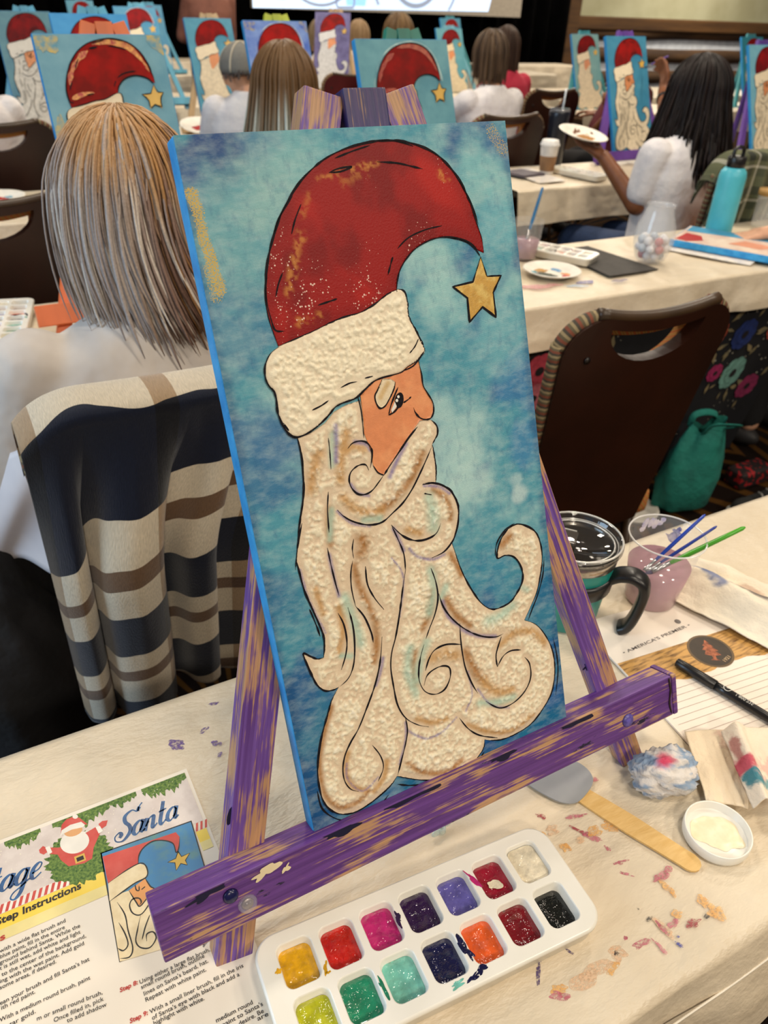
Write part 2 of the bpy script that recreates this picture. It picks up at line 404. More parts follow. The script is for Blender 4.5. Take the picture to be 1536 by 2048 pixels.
cover('tablecloth', -1.11, .63, N2, N2+W, .14, .14, 4.0, 'cream cover on the table in front of the blonde painter')
table(.72, 3.1, N2-.02, N2+W-.02, 'covered table with the turquoise bottle and glass jar')
COVERS[2] = cover('tablecloth', .70, 3.12, N2-.02, N2+W-.02, .105, .14, 7.0, 'cream cover under the turquoise bottle and glass jar')
table(-1.0, 1.6, N3, N3+W, 'covered table in the third row, left of the aisle')
cover('tablecloth', -1.02, 1.62, N3, N3+W, .14, .14, 2.5, 'cream cover on the third-row table with the lime and sky-blue easels')
table(2.12, 4.9, N3-.12, N3+W-.12, 'covered table with the paper coffee cup and purple easel')
cover('tablecloth', 2.10, 4.92, N3-.12, N3+W-.12, .13, .14, 5.5, 'cream cover under the paper coffee cup')
# ------------------------------------------------------------------ frame of the big canvas (u right, v up, w out of the picture)
CTL = np.array([0.1394, 0.523, CZ-.075]); CU = np.array([.99997, 0, .008]); CU /= np.linalg.norm(CU)
CN = np.array([-.003, -.928, .373]); CN -= CU*(CN@CU); CN /= np.linalg.norm(CN); CV = np.cross(CN, CU)
def cw(uv, w=0.0):
    uv = np.asarray(uv, float).reshape(-1, 2); w = np.broadcast_to(np.asarray(w, float), (len(uv),))
    return CTL+uv[:, :1]*CU+uv[:, 1:2]*CV+w[:, None]*CN
def px2uv(px, py):
    d = ray(px, py); t = ((CTL-CAMO)@CN)/(d@CN); q = CAMO+d*t-CTL; return (q@CU, q@CV)
def px2w(px, py, w):
    d = ray(px, py); o_ = CTL+CN*w; t = ((o_-CAMO)@CN)/(d@CN); q = CAMO+d*t-o_; return (q@CU, q@CV)
CW_, CH_ = .254, .512

# dry-brushed purple over raw wood
def brushed(name, paint, paint2, wood, cover_=.5, dark=None):
    m, nt, bs = nodes(name); bs.inputs['Roughness'].default_value = .45
    v = coordn(nt, 'bc', (9, 420, 420)); v2 = coordn(nt, 'bc', (22, 60, 60), (0, 0, .5))
    a = noise(nt, v, 1.0, 5, .65); b_ = noise(nt, v2, 1.0, 3)
    s = N(nt, 'ShaderNodeMath', operation='ADD'); nt.links.new(a, s.inputs[0]); nt.links.new(b_, s.inputs[1])
    h = N(nt, 'ShaderNodeMath', operation='MULTIPLY'); h.inputs[1].default_value = .5; nt.links.new(s.outputs[0], h.inputs[0])
    pc = ramp(nt, noise(nt, v, .7, 3), [(.35, paint), (.65, paint2)])
    wc = ramp(nt, noise(nt, v, 1.7, 4), [(.3, wood), (.7, tuple(x*.86 for x in wood))])
    k = ramp(nt, h.outputs[0], [(cover_-.035, (0, 0, 0)), (cover_+.035, (255, 255, 255))])
    c_ = mixc(nt, k, pc, wc)
    if dark:
        dk = noise(nt, coordn(nt, 'bc', (16, 60, 60)), 1.0, 6, .7); c_ = mixc(nt, ramp(nt, dk, [(.64, (0, 0, 0)), (.67, (255, 255, 255))]), c_, dark)
    nt.links.new(c_, bs.inputs['Base Color']); bump(nt, bs, a, .35, .0012); return m
pur_front = brushed('purple_drybrush', (82, 44, 112), (104, 62, 138), (196, 152, 110), .55, (18, 16, 44))
pur_leg = brushed('purple_drybrush_worn', (86, 50, 120), (112, 78, 156), (190, 144, 104), .505)
pur_solid = brushed('purple_brushed_solid', (104, 74, 168), (138, 112, 208), (188, 150, 120), .60)
easel = thing('table_easel', 'purple dry-brushed wooden easel on the nearest table', 'easel', tuple(cw([(.127, -.6)], -.03)[0]*[1, 1, 0]+[0, 0, TZ]))
FH = -.6045
def ebar(name, a, b_, wd, th, wmid, mat, parent=easel, bev=.0015):
    p0, p1 = cw([a], wmid)[0], cw([b_], wmid)[0]; v, f, bc = bar(p0, p1, wd, th, CN, bev)
    q = B(); q.add(v, f, bc); return q.build(name, mat, parent, bca=True)
def leg_cut(o):
    """feet are sawn level with the table"""
    me = o.data; off = PM[easel.name].translation.z
    for q in me.vertices:
        if q.co.z+off < TZ+.0012: q.co.z = TZ+.0012-off
# two front legs, side faces show the more solid purple
for a, b_ in (((-.0795, -.606), (.1165, .028)), ((.3435, -.606), (.1745, .028))):
    o = ebar('leg', a, b_, .030, .020, -.028, pur_leg); leg_cut(o)
# hinge block between the leg tops and the rear strut
ebar('hinge_block', (.1455, -.03), (.1455, .0285), .034, .034, -.030, brushed('hinge_paint', (58, 40, 92), (36, 30, 84), (170, 130, 96), .58, (16, 16, 40)))
p0 = cw([(.146, .005)], -.045)[0]; p1 = np.array([p0[0], N1+W-.05, TZ+.012])
q = B(); q.add(*bar(p0, p1, .028, .016, CN)); q.build('rear_strut', pur_leg, easel, bca=True)
# crossbar ledge, left end and right end, cracked end cap
ebar('crossbar', (-.1285, -.527), (.376, -.527), .042, .028, -.004, pur_front)
ebar('crossbar_end_cap', (.3765, -.527), (.3825, -.527), .043, .0285, -.0042, pur_front)
q = B(); q.add(*tube(cw(catmull([(.3725, -.507), (.374, -.52), (.3715, -.533), (.3735, -.545)], 4), .0103), [.0008, .0016, .0018, .0016, .0017, .002, .0016, .0015, .0017, .0016, .0014, .0012, .0006][:13], 6, .3)); q.build('crack', M('dark_crack', (38, 18, 10), .9), easel)
# bolt heads: clear glue dome on the left, painted screw on the right
bolt_m = M('bolt_paint', (104, 92, 176), .35, (70, 60, 130), 200); clearg = Mglass('clear_resin', (205, 200, 215), .03, 1.5, .22)
v, f = lathe([(.0001, .0058), (.003, .0055), (.0058, .004), (.0072, .0015), (.0075, 0)], 20, False, True, cw([(-.063, -.5315)], .0102)[0], CN); o = mk('bolt_dome', v, f, clearg, easel, smooth=True); o['label'] = 'clear glossy dome over the bolt'
v, f = lathe([(.0001, .0016), (.0035, .0014), (.0045, .0008), (.0048, 0)], 18, False, True, cw([(-.063, -.5315)], .0103)[0], CN); mk('bolt_head', v, f, M('bolt_plate', (150, 140, 130), .3, metal=.7), easel, smooth=True)
v, f = lathe([(.0001, .003), (.004, .0028), (.0055, .0015), (.006, 0)], 18, False, True, cw([(-.0735, -.519)], .0102)[0], CN); o = mk('paint_blob', v, f, M('navy_blob', (20, 22, 70), .25), easel, smooth=True)
v, f = lathe([(.0001, .0025), (.004, .0022), (.0062, .001), (.0068, 0)], 20, False, True, cw([(.317, -.5305)], .0102)[0], CN); mk('bolt_head', v, f, bolt_m, easel, smooth=True)
# dark and cream paint drips along the ledge
drip_d = M('drip_navy', (22, 20, 52), .4); drip_w = M('drip_cream', (232, 214, 176), .5)
def blob2(c, r, n=18, j=.3, el=1.0, ang=0.0, seed=0):
    a = np.linspace(0, 2*PI, n, endpoint=False); rr = r*(1+j*(vnoise(np.cos(a)*1.7+seed*3.3+5, np.sin(a)*1.7+seed*1.9+5)*2-1)*1.6)
    x, y = rr*np.cos(a)*el, rr*np.sin(a); return np.stack([c[0]+x*math.cos(ang)-y*math.sin(ang), c[1]+x*math.sin(ang)+y*math.cos(ang)], 1)
for i, (c_, r, el, an, mt) in enumerate([((.02, -.5065), .004, 4, 0, drip_d), ((.09, -.5068), .0045, 5, 0, drip_d), ((.17, -.507), .0042, 5, 0, drip_d), ((.25, -.507), .004, 5, 0, drip_d), ((-.045, -.5125), .004, 2.6, .15, drip_w), ((-.03, -.517), .003, 1.8, .3, drip_w), ((-.088, -.508), .003, 4, .1, drip_d)]):
    bl = blob2(c_, r, 40, .45, el, an, i); bl[:, 1] = np.minimum(bl[:, 1], -.5063); pts, tr, _ = region(bl, .003); mk('paint_drip', cw(pts, .0104+.00012*i), tr, mt, easel)
# navy smears on the legs
for i, (c_, r, el, an) in enumerate([((474, 1622), .0055, 2.0, 1.1), ((520, 1602), .0014, 5, .4), ((1186, 1322), .0035, 2.6, .18), ((1176, 1328), .0035, 1.6, .3)]):
    bl = blob2(px2w(*c_, -.018), r, 30, .45, el, an, i+3); pts, tr, _ = region(bl, .003); mk('paint_drip', cw(pts, -.0176+.0001*i), tr, drip_d, easel)
# ------------------------------------------------------------------ the big painting
def tr7(l): return [px2uv(320+x/2.0757, 160+y/2.0757) for x, y in l]
def tr8(l): return [px2uv(500+x/3.339, 660+y/3.339) for x, y in l]
def trb(l): return [px2uv(560+x/2.56, 960+y/2.56) for x, y in l]
paint = thing('painting', 'large canvas of a bearded man in a red hat on the purple easel', 'painting', tuple(cw([(CW_/2, -CH_)])[0]))
TH = .018
# stretched body of the canvas: rounded corners, blue wrapped sides
v, f = bbox(CW_, CH_, TH-.0008, .0022, 3); uvw = v+np.array([CW_/2, -CH_/2, -TH/2-.0006])
side_m = M('canvas_side_blue', (32, 140, 208), .5, (64, 172, 232), 40, 5, .5, 900, bd=.001)
mk('canvas_body', cw(uvw[:, :2], uvw[:, 2]), f, side_m, paint)

# --- painted background: colour mixed by hand-placed patches of blue, teal, pale and gold
nu, nv = 171, 341
U, Vv = np.meshgrid(np.linspace(.0004, CW_-.0004, nu), np.linspace(-.0004, -CH_+.0004, nv))
uv = np.stack([U.ravel(), Vv.ravel()], 1); x, y = uv[:, 0], uv[:, 1]; t = -y/CH_
L = lambda c: np.array(lin(c)[:3])
def lerp(a, b, k): return a+(b-a)*np.clip(k, 0, 1)[:, None]
c = lerp(np.tile(L((80, 152, 172)), (len(uv), 1)), L((24, 104, 146)), sst(.55, .95, t))
nb = fbm(x*22+y*9, y*26-x*8+4, 5); c = lerp(c, L((140, 190, 194)), sst(.52, .75, nb)*(1-.75*sst(.5, .85, t))*.85)
nb2 = fbm(x*30+40-y*12, y*30+11, 5); c = lerp(c, L((44, 92, 148)), sst(.55, .78, nb2)*.75)
def patch(cx, cy, r, col, k, el=1.0):
    global c
    q = px2uv(cx, cy); d = np.hypot((x-q[0])/el, y-q[1])/r+(fbm(x*55+cx, y*55+cy, 4)-.5)*1.1
    c = lerp(c, L(col), k*sst(1.0, .35, d))
for a in [(420, 310, .032, (44, 66, 128), .9), (365, 370, .022, (52, 84, 142), .8), (520, 300, .02, (60, 96, 150), .6), (950, 268, .03, (40, 74, 138), .7), (1000, 300, .018, (52, 92, 150), .7), (470, 660, .04, (64, 118, 158), .6), (520, 930, .05, (48, 100, 152), .7), (560, 880, .03, (60, 112, 160), .6), (1040, 760, .035, (50, 108, 170), .65), (1060, 880, .03, (58, 120, 176), .6), (990, 660, .04, (120, 180, 192), .6), (900, 900, .05, (168, 206, 206), .8), (930, 960, .04, (176, 212, 210), .75), (1040, 985, .010, (205, 224, 222), .6), (1035, 960, .008, (190, 214, 214), .5), (890, 590, .03, (152, 200, 202), .8), (860, 530, .03, (160, 206, 205), .8), (480, 470, .06, (118, 172, 180), .7), (560, 380, .04, (150, 192, 190), .6), (1000, 450, .03, (120, 184, 196), .7), (960, 330, .03, (130, 190, 196), .7), (620, 320, .03, (130, 186, 190), .6), (980, 1140, .03, (60, 140, 170), .6), (1085, 1180, .03, (26, 104, 150), .8), (620, 1560, .03, (22, 78, 134), .8), (640, 1640, .02, (20, 70, 128), .8), (590, 1400, .03, (20, 84, 140), .7), (1000, 1520, .03, (24, 70, 140), .85), (1110, 1380, .025, (24, 86, 156), .8), (1060, 1490, .02, (36, 120, 150), .7), (700, 1650, .02, (28, 120, 138), .7), (560, 1200, .03, (46, 110, 150), .6), (1090, 1300, .02, (30, 92, 158), .8)]: patch(*a)
edge = np.minimum(np.minimum(x, CW_-x), np.minimum(-y, CH_+y)); c = lerp(c, L((26, 70, 120)), .55*sst(.008, 0, edge+(fbm(x*60, y*60, 3)-.5)*.012)*sst(0, .12, t))
# gold scumble weights
gold = np.zeros(len(uv))
for pts_, r, k in [(catmull([(383, 390), (400, 450), (420, 520), (440, 580)], 6), .0085, 1.0), ([(415, 540), (435, 590)], .009, .9), ([(390, 420), (432, 580)], .014, .55), ([(985, 262), (1005, 300)], .011, .85), ([(955, 258), (1000, 262)], .006, .6), ([(355, 290), (362, 380)], .004, .6), ([(400, 262), (460, 256)], .004, .8), ([(980, 780), (985, 785)], .006, .5), ([(1010, 700), (1018, 760)], .005, .6), ([(1035, 580), (1040, 630)], .005, .6), ([(470, 350), (500, 330)], .012, .35), ([(500, 440), (480, 480)], .014, .3), ([(1060, 1470), (1075, 1475)], .004, .5)]:
    q = dens([px2uv(*p_) for p_ in pts_], .002, False); d, _ = dist(uv, q); gold = np.maximum(gold, k*sst(r, r*.35, d+(fbm(x*90, y*90, 3)-.5)*.006))
m, nt, bs = nodes('painted_background'); bs.inputs['Roughness'].default_value = .5; bs.inputs['Specular IOR Level'].default_value = .25
vc = coordn(nt); at = N(nt, 'ShaderNodeAttribute', attribute_name='Col'); ga = N(nt, 'ShaderNodeAttribute', attribute_name='gold'); cv_ = coordn(nt, 'cuv', (1, 1, 1))
br = noise(nt, coordn(nt, 'cuv', (60, 130, 1), (0, 0, .7)), 1.0, 5, .65)
col1 = mixc(nt, ramp(nt, br, [(.42, (0, 0, 0)), (.74, (150, 150, 150))]), at.outputs['Color'], (205, 226, 220))
col1 = mixc(nt, ramp(nt, noise(nt, coordn(nt, 'cuv', (150, 70, 1), (0, 0, -.5)), 1.0, 5, .7), [(.5, (0, 0, 0)), (.76, (175, 175, 175))]), col1, (34, 88, 138))
sp = noise(nt, cv_, 1100, 3, .6); gs = N(nt, 'ShaderNodeMath', operation='MULTIPLY_ADD'); gs.inputs[1].default_value = .55; gs.inputs[2].default_value = -.02
nt.links.new(ga.outputs['Fac'], gs.inputs[0]); g2 = N(nt, 'ShaderNodeMath', operation='GREATER_THAN'); nt.links.new(gs.outputs[0], g2.inputs[0]); nt.links.new(sp, g2.inputs[1])
col1 = mixc(nt, g2.outputs[0], col1, (205, 172, 84)); nt.links.new(col1, bs.inputs['Base Color'])
wv = N(nt, 'ShaderNodeTexWave', wave_type='BANDS', bands_direction='X'); wv.inputs['Scale'].default_value = 420; nt.links.new(cv_, wv.inputs['Vector'])
wv2 = N(nt, 'ShaderNodeTexWave', wave_type='BANDS', bands_direction='Y'); wv2.inputs['Scale'].default_value = 420; nt.links.new(cv_, wv2.inputs['Vector'])
ws = N(nt, 'ShaderNodeMath', operation='ADD'); nt.links.new(wv.outputs['Fac'], ws.inputs[0]); nt.links.new(wv2.outputs['Fac'], ws.inputs[1])
ws2 = N(nt, 'ShaderNodeMath', operation='MULTIPLY_ADD'); ws2.inputs[1].default_value = .12; nt.links.new(ws.outputs[0], ws2.inputs[0]); nt.links.new(br, ws2.inputs[2]); bump(nt, bs, ws2.outputs[0], .4, .0012)
mk('painted_background', cw(uv, .0), grid(nu, nv)[::1], m, paint, col=c, attrs={'gold': gold, 'cuv': np.concatenate([uv, np.zeros((len(uv), 1))], 1)}, smooth=True)

# --- traced outlines
HAT_TOP = tr7([(490, 1105), (470, 1050), (448, 980), (437, 900), (438, 820), (450, 730), (470, 650), (500, 560), (545, 475), (600, 400), (680, 330), (770, 285), (870, 258), (960, 250), (1060, 268), (1140, 305), (1200, 360), (1250, 430), (1290, 520), (1315, 600), (1335, 660), (1343, 718)])
HAT_IN = tr7([(1322, 712), (1290, 680), (1240, 660), (1180, 652), (1120, 665), (1060, 700), (1020, 745), (995, 790), (985, 830), (980, 880)])
TRIM_TOP = tr7([(490, 1105), (560, 1075), (640, 1040), (700, 1010), (760, 985), (830, 965), (890, 930), (940, 890), (985, 868)])
TRIM_R = tr7([(985, 868), (1012, 878), (1025, 920), (1030, 980), (1060, 1040), (1080, 1080), (1100, 1128)])
TRIM_B = tr8([(1160, 155), (1110, 205), (1050, 245), (1010, 280), (950, 300), (880, 318), (820, 345), (760, 400), (700, 455), (620, 485), (565, 515), (520, 570), (460, 630), (380, 690), (310, 715), (265, 700), (230, 660), (200, 600), (180, 540), (172, 460), (155, 410), (125, 375), (103, 330), (95, 260), (110, 200), (140, 150), (190, 112)])
FACE = tr8([(735, 440), (745, 520), (755, 600), (760, 690), (785, 755), (812, 830), (815, 880), (822, 908), (850, 945), (890, 968), (930, 900), (980, 830), (1040, 740), (1085, 670), (1130, 605), (1170, 597), (1203, 588), (1222, 540), (1215, 480), (1180, 420), (1150, 370), (1140, 290), (1122, 205), (1050, 235), (1000, 270), (900, 302), (820, 335)])
BL1 = tr8([(312, 712), (325, 760), (345, 860), (352, 960), (357, 1050), (350, 1150), (335, 1250), (322, 1350), (315, 1450)])
BL2 = trb([(82, 410), (100, 480), (125, 570), (160, 650), (200, 740), (222, 800), (226, 860), (222, 908)])
HOOK = trb([(222, 908), (190, 915), (155, 902), (118, 888), (140, 950), (165, 1005), (190, 1050), (230, 1078), (275, 1072), (300, 1058)])
BL3 = trb([(285, 1085), (262, 1130), (245, 1190), (225, 1260), (208, 1330), (195, 1420), (192, 1500), (200, 1570), (220, 1640), (255, 1685), (310, 1708), (380, 1700), (450, 1660), (520, 1605), (570, 1555), (598, 1515)])
BB = trb([(600, 1515), (640, 1522), (700, 1532), (780, 1535), (860, 1520), (930, 1485), (1000, 1430), (1040, 1370), (1046, 1328)])
BR1 = trb([(1046, 1328), (1080, 1331), (1140, 1325), (1220, 1290), (1290, 1240), (1350, 1160), (1390, 1080), (1405, 980), (1395, 880), (1360, 800), (1310, 740), (1250, 716)])
TAIL = trb([(1250, 716), (1280, 650), (1310, 580), (1328, 500), (1340, 400), (1330, 320), (1305, 265), (1260, 235), (1210, 225), (1165, 250), (1130, 300), (1110, 370), (1114, 400), (1150, 385), (1190, 390), (1220, 420), (1240, 470), (1238, 520), (1215, 570), (1180, 620), (1130, 650), (1080, 660), (1030, 630), (985, 570), (945, 500), (915, 430), (895, 370), (880, 325)])
CURL = trb([(880, 325), (900, 260), (912, 180), (905, 110), (870, 50), (820, 25), (770, 15), (728, 24)])
CHIN = tr8([(1238, 1015), (1240, 930), (1230, 850), (1216, 765)])
MUS_T = tr8([(1216, 760), (1235, 725), (1250, 690), (1245, 640), (1210, 602), (1170, 600), (1130, 608)])
sm = lambda l, n=4: catmull(l, n)
HAT = np.concatenate([sm(HAT_TOP), sm(HAT_IN)[1:], np.array(TRIM_TOP[::-1])-[0, .002]])
TRIM = np.concatenate([sm(TRIM_TOP)[:-1], sm(TRIM_R)[:-1], sm(TRIM_B)])
FACE_ = np.array(FACE)
BEARD = np.concatenate([np.array(tr8([(735, 470), (640, 500), (560, 545), (500, 620), (400, 690)])), sm(BL1), sm(BL2), sm(HOOK)[1:], sm(BL3), sm(BB)[1:], sm(BR1)[1:], sm(TAIL)[1:], sm(CURL)[1:], sm(CHIN)[::1], sm(MUS_T), np.array(FACE[13:4:-1]), np.array(FACE[4:0:-1])])
STAR = np.array([px2uv(320+a/2.0757, 160+b_/2.0757) for a, b_ in [(1330, 735), (1356, 815), (1414, 812), (1382, 882), (1394, 985), (1338, 942), (1284, 1005), (1275, 905), (1214, 858), (1298, 838)]])

# --- strokes drawn inside (black ink, lavender, ochre, mint); width in mm
K, LV, OC, BW, MT = 'ink', 'lav', 'ochre', 'brown', 'mint'
ST = []
def s8(col, wd, l): ST.append((col, wd, sm(tr8(l), 6)))
def sb(col, wd, l): ST.append((col, wd, sm(trb(l), 6)))
def s7(col, wd, l): ST.append((col, wd, sm(tr7(l), 6)))
for q, wd in ((HAT_TOP, 1.6), (HAT_IN, 1.4), (TRIM_TOP, 1.1), (TRIM_R, 1.5), (TRIM_B, 1.5), (BL1, 1.5), (BL2, 1.5), (HOOK, 1.6), (BL3, 1.5), (BB, 1.4), (BR1, 1.4), (TAIL, 1.5), (CURL, 1.6), (CHIN, 1.3), (MUS_T[:5], 1.4)): ST.append((K, wd, sm(q, 6)))
ST.append((K, 1.7, np.concatenate([dens(STAR, .003), STAR[:1]])))
s7(K, 1.0, [(1180, 652), (1260, 668), (1305, 700), (1330, 735)])
# second, sketchier pass of ink on the silhouette
sb(K, 1.2, [(78, 460), (90, 330), (110, 220)]); sb(K, 1.3, [(150, 660), (180, 730), (205, 800)]); sb(K, 1.3, [(190, 1590), (215, 1680), (280, 1730), (350, 1745)])
sb(K, 1.2, [(350, 1735), (440, 1720), (500, 1680), (555, 1610)]); sb(K, 1.4, [(600, 1556), (660, 1562), (740, 1556), (800, 1540)]); sb(K, 1.3, [(955, 1480), (1010, 1440), (1045, 1390)])
sb(K, 1.1, [(1395, 800), (1415, 890), (1422, 980), (1410, 1100)]); sb(K, 1.2, [(1350, 390), (1345, 480), (1320, 580), (1290, 660), (1270, 715)]); sb(K, 1.1, [(1100, 385), (1110, 320), (1150, 255), (1200, 220)])
s8(K, 1.2, [(130, 380), (165, 425), (178, 500)]); s8(K, 1.2, [(215, 620), (255, 672)]); s8(K, 1.2, [(410, 535), (470, 505), (520, 470)]); s8(K, 1.0, [(600, 385), (660, 355), (710, 345)]); s8(K, 1.0, [(760, 322), (815, 308)]); s8(K, 1.3, [(1060, 155), (1095, 110), (1118, 60)]); s8(K, 1.1, [(1010, 275), (1090, 235), (1165, 130)])
s7(K, 1.2, [(700, 385), (750, 380), (795, 360), (740, 368), (700, 385)]); s7(K, 1.2, [(900, 340), (980, 345), (1040, 358), (1090, 370)]); s7(K, 1.1, [(725, 325), (800, 295), (870, 272)]); s7(K, 1.3, [(585, 515), (560, 580), (545, 640)]); s7(K, 1.2, [(508, 800), (490, 850), (480, 900)]); s7(K, 1.2, [(445, 780), (440, 900), (462, 1000), (480, 1040), (520, 1042)]); s7(K, 1.1, [(655, 935), (700, 920), (735, 908)]); s7(K, 1.2, [(945, 810), (958, 760), (965, 735)]); s7(K, 1.2, [(985, 700), (1030, 655), (1100, 622), (1170, 605)]); s7(K, 1.3, [(900, 255), (980, 255), (1050, 275)]); s7(K, 1.2, [(1240, 420), (1290, 510), (1320, 600)]); s7(K, 1.2, [(550, 480), (500, 560), (470, 640)])
# face
s8(K, 1.5, [(720, 450), (740, 540), (750, 630), (758, 720)]); s8(K, 1.5, [(890, 968), (930, 905), (1000, 800), (1060, 712), (1115, 645)]); s8(K, 1.4, [(1120, 205), (1140, 290), (1152, 370), (1180, 420), (1215, 480), (1222, 540), (1205, 585), (1170, 597), (1130, 585), (1100, 550), (1088, 518)])
s8(K, 1.3, [(880, 325), (850, 400), (830, 440), (840, 490), (865, 522), (900, 505), (930, 450), (960, 380), (965, 345)]); s8(K, 1.2, [(1020, 485), (1050, 465), (1072, 445)]); s8(K, 1.2, [(985, 380), (960, 440), (935, 510), (922, 568)]); s8(K, 1.4, [(922, 568), (960, 545), (990, 510), (1015, 485)])
# moustache and curls
s8(K, 1.4, [(580, 1200), (620, 1240), (680, 1275), (760, 1297), (830, 1297), (890, 1275), (950, 1220), (1020, 1150), (1080, 1060), (1130, 960), (1180, 850), (1215, 765)]); s8(K, 1.5, [(888, 970), (860, 1010), (815, 1068), (770, 1095), (720, 1095), (680, 1060), (660, 1010), (665, 960), (690, 925), (730, 900), (770, 900), (790, 935)]); s8(K, 1.5, [(650, 790), (680, 755), (730, 740), (775, 750), (805, 790), (812, 840), (800, 918)]); s8(K, 1.2, [(820, 905), (850, 950), (890, 968)])
s8(K, .9, [(520, 720), (530, 810), (538, 930)]); s8(K, 1.0, [(520, 1080), (515, 1200), (525, 1350)])
s8(K, 1.4, [(1150, 1030), (1210, 1020), (1280, 1035), (1340, 1080), (1380, 1160), (1392, 1260), (1378, 1340), (1348, 1410), (1290, 1480), (1210, 1520)]); s8(K, 1.5, [(1270, 1290), (1245, 1350), (1200, 1385), (1130, 1405), (1060, 1395), (1000, 1360), (940, 1300)]); s8(K, 1.2, [(1160, 1090), (1210, 1100)])
sb(K, 1.2, [(570, 235), (605, 310), (632, 380), (640, 460)]); sb(K, 1.4, [(345, 650), (370, 740), (380, 840), (375, 940), (350, 1010), (305, 1055)]); sb(K, 1.3, [(295, 680), (325, 740), (340, 820), (335, 890), (312, 970)]); sb(K, 1.3, [(385, 645), (430, 700), (465, 780), (475, 830)])
sb(K, 1.3, [(520, 800), (515, 880), (505, 960), (480, 1060), (440, 1170), (400, 1270), (360, 1340), (330, 1410), (320, 1480), (330, 1540), (360, 1580), (400, 1592)]); sb(K, 1.0, [(500, 1540), (527, 1470), (512, 1410), (470, 1355)])
sb(K, 1.4, [(640, 460), (625, 560), (610, 680), (590, 800), (570, 880), (565, 960), (580, 1060), (600, 1150), (640, 1215), (700, 1250), (760, 1262)]); sb(K, 1.2, [(640, 1215), (650, 1280), (640, 1350), (620, 1430), (600, 1510)])
sb(K, 1.3, [(770, 450), (795, 520), (806, 600), (792, 680), (762, 760), (745, 810)]); sb(K, 1.4, [(735, 840), (718, 900), (708, 970), (712, 1030), (740, 1080), (790, 1095), (840, 1070), (868, 1010), (865, 960), (830, 950), (785, 968), (750, 1000), (735, 1050)]); sb(K, 1.4, [(742, 975), (760, 915), (790, 868), (850, 840), (925, 840)])
sb(K, 1.4, [(810, 580), (835, 650), (885, 715), (955, 768), (1030, 798), (1100, 802), (1140, 785)]); sb(K, 1.2, [(918, 730), (922, 810), (932, 890), (948, 965), (980, 1040), (1010, 1090)]); sb(K, 1.4, [(1050, 1130), (1120, 1165), (1190, 1140), (1250, 1080), (1280, 1010), (1275, 940), (1250, 905)]); sb(K, 1.4, [(1110, 955), (1140, 900), (1180, 872), (1230, 868)]); sb(K, 1.4, [(1110, 955), (1104, 890), (1130, 800)]); sb(K, 1.5, [(915, 1215), (960, 1270), (1020, 1305), (1110, 1318)])
sb(K, 1.0, [(370, 410), (360, 480), (365, 560), (385, 645)]); sb(K, 1.2, [(435, 440), (445, 530), (480, 600), (530, 662)]); sb(K, 1.0, [(375, 300), (368, 350), (375, 400)]); sb(K, 1.2, [(240, 345), (258, 430), (280, 520), (300, 590)])
# lavender
s8(LV, 4.5, [(565, 640), (572, 760), (570, 880)]); s8(LV, 4, [(700, 748), (770, 760), (800, 800)]); s8(LV, 4, [(1040, 760), (980, 870), (930, 980)]); s8(LV, 3, [(1160, 1040), (1260, 1045), (1330, 1090)]); s8(LV, 3, [(670, 1030), (720, 1090), (790, 1105)]); s8(LV, 2.5, [(580, 1210), (680, 1290), (800, 1310)]); sb(LV, 4, [(580, 250), (605, 300), (630, 360)]); sb(LV, 3, [(660, 350), (700, 390), (780, 405), (840, 380)]); sb(LV, 4, [(250, 380), (270, 480), (300, 590)]); sb(LV, 4, [(830, 620), (860, 700), (920, 750)]); sb(LV, 5, [(930, 765), (1010, 795), (1100, 800)]); sb(LV, 3.5, [(525, 910), (510, 990), (490, 1050)]); sb(LV, 2.5, [(650, 1280), (740, 1320), (820, 1290), (900, 1215)]); sb(LV, 2.5, [(640, 1240), (640, 1330), (610, 1450)]); sb(LV, 2, [(570, 400), (630, 500), (610, 700)]); sb(LV, 2.5, [(1180, 400), (1220, 430), (1232, 490)]); sb(LV, 2.5, [(100, 460), (150, 620), (230, 780)]); sb(LV, 2.5, [(1010, 1070), (1080, 1150), (1170, 1165)]); sb(LV, 2.5, [(950, 1180), (980, 1090), (960, 980)]); sb(LV, 2, [(340, 1450), (345, 1530), (420, 1590), (500, 1520)])
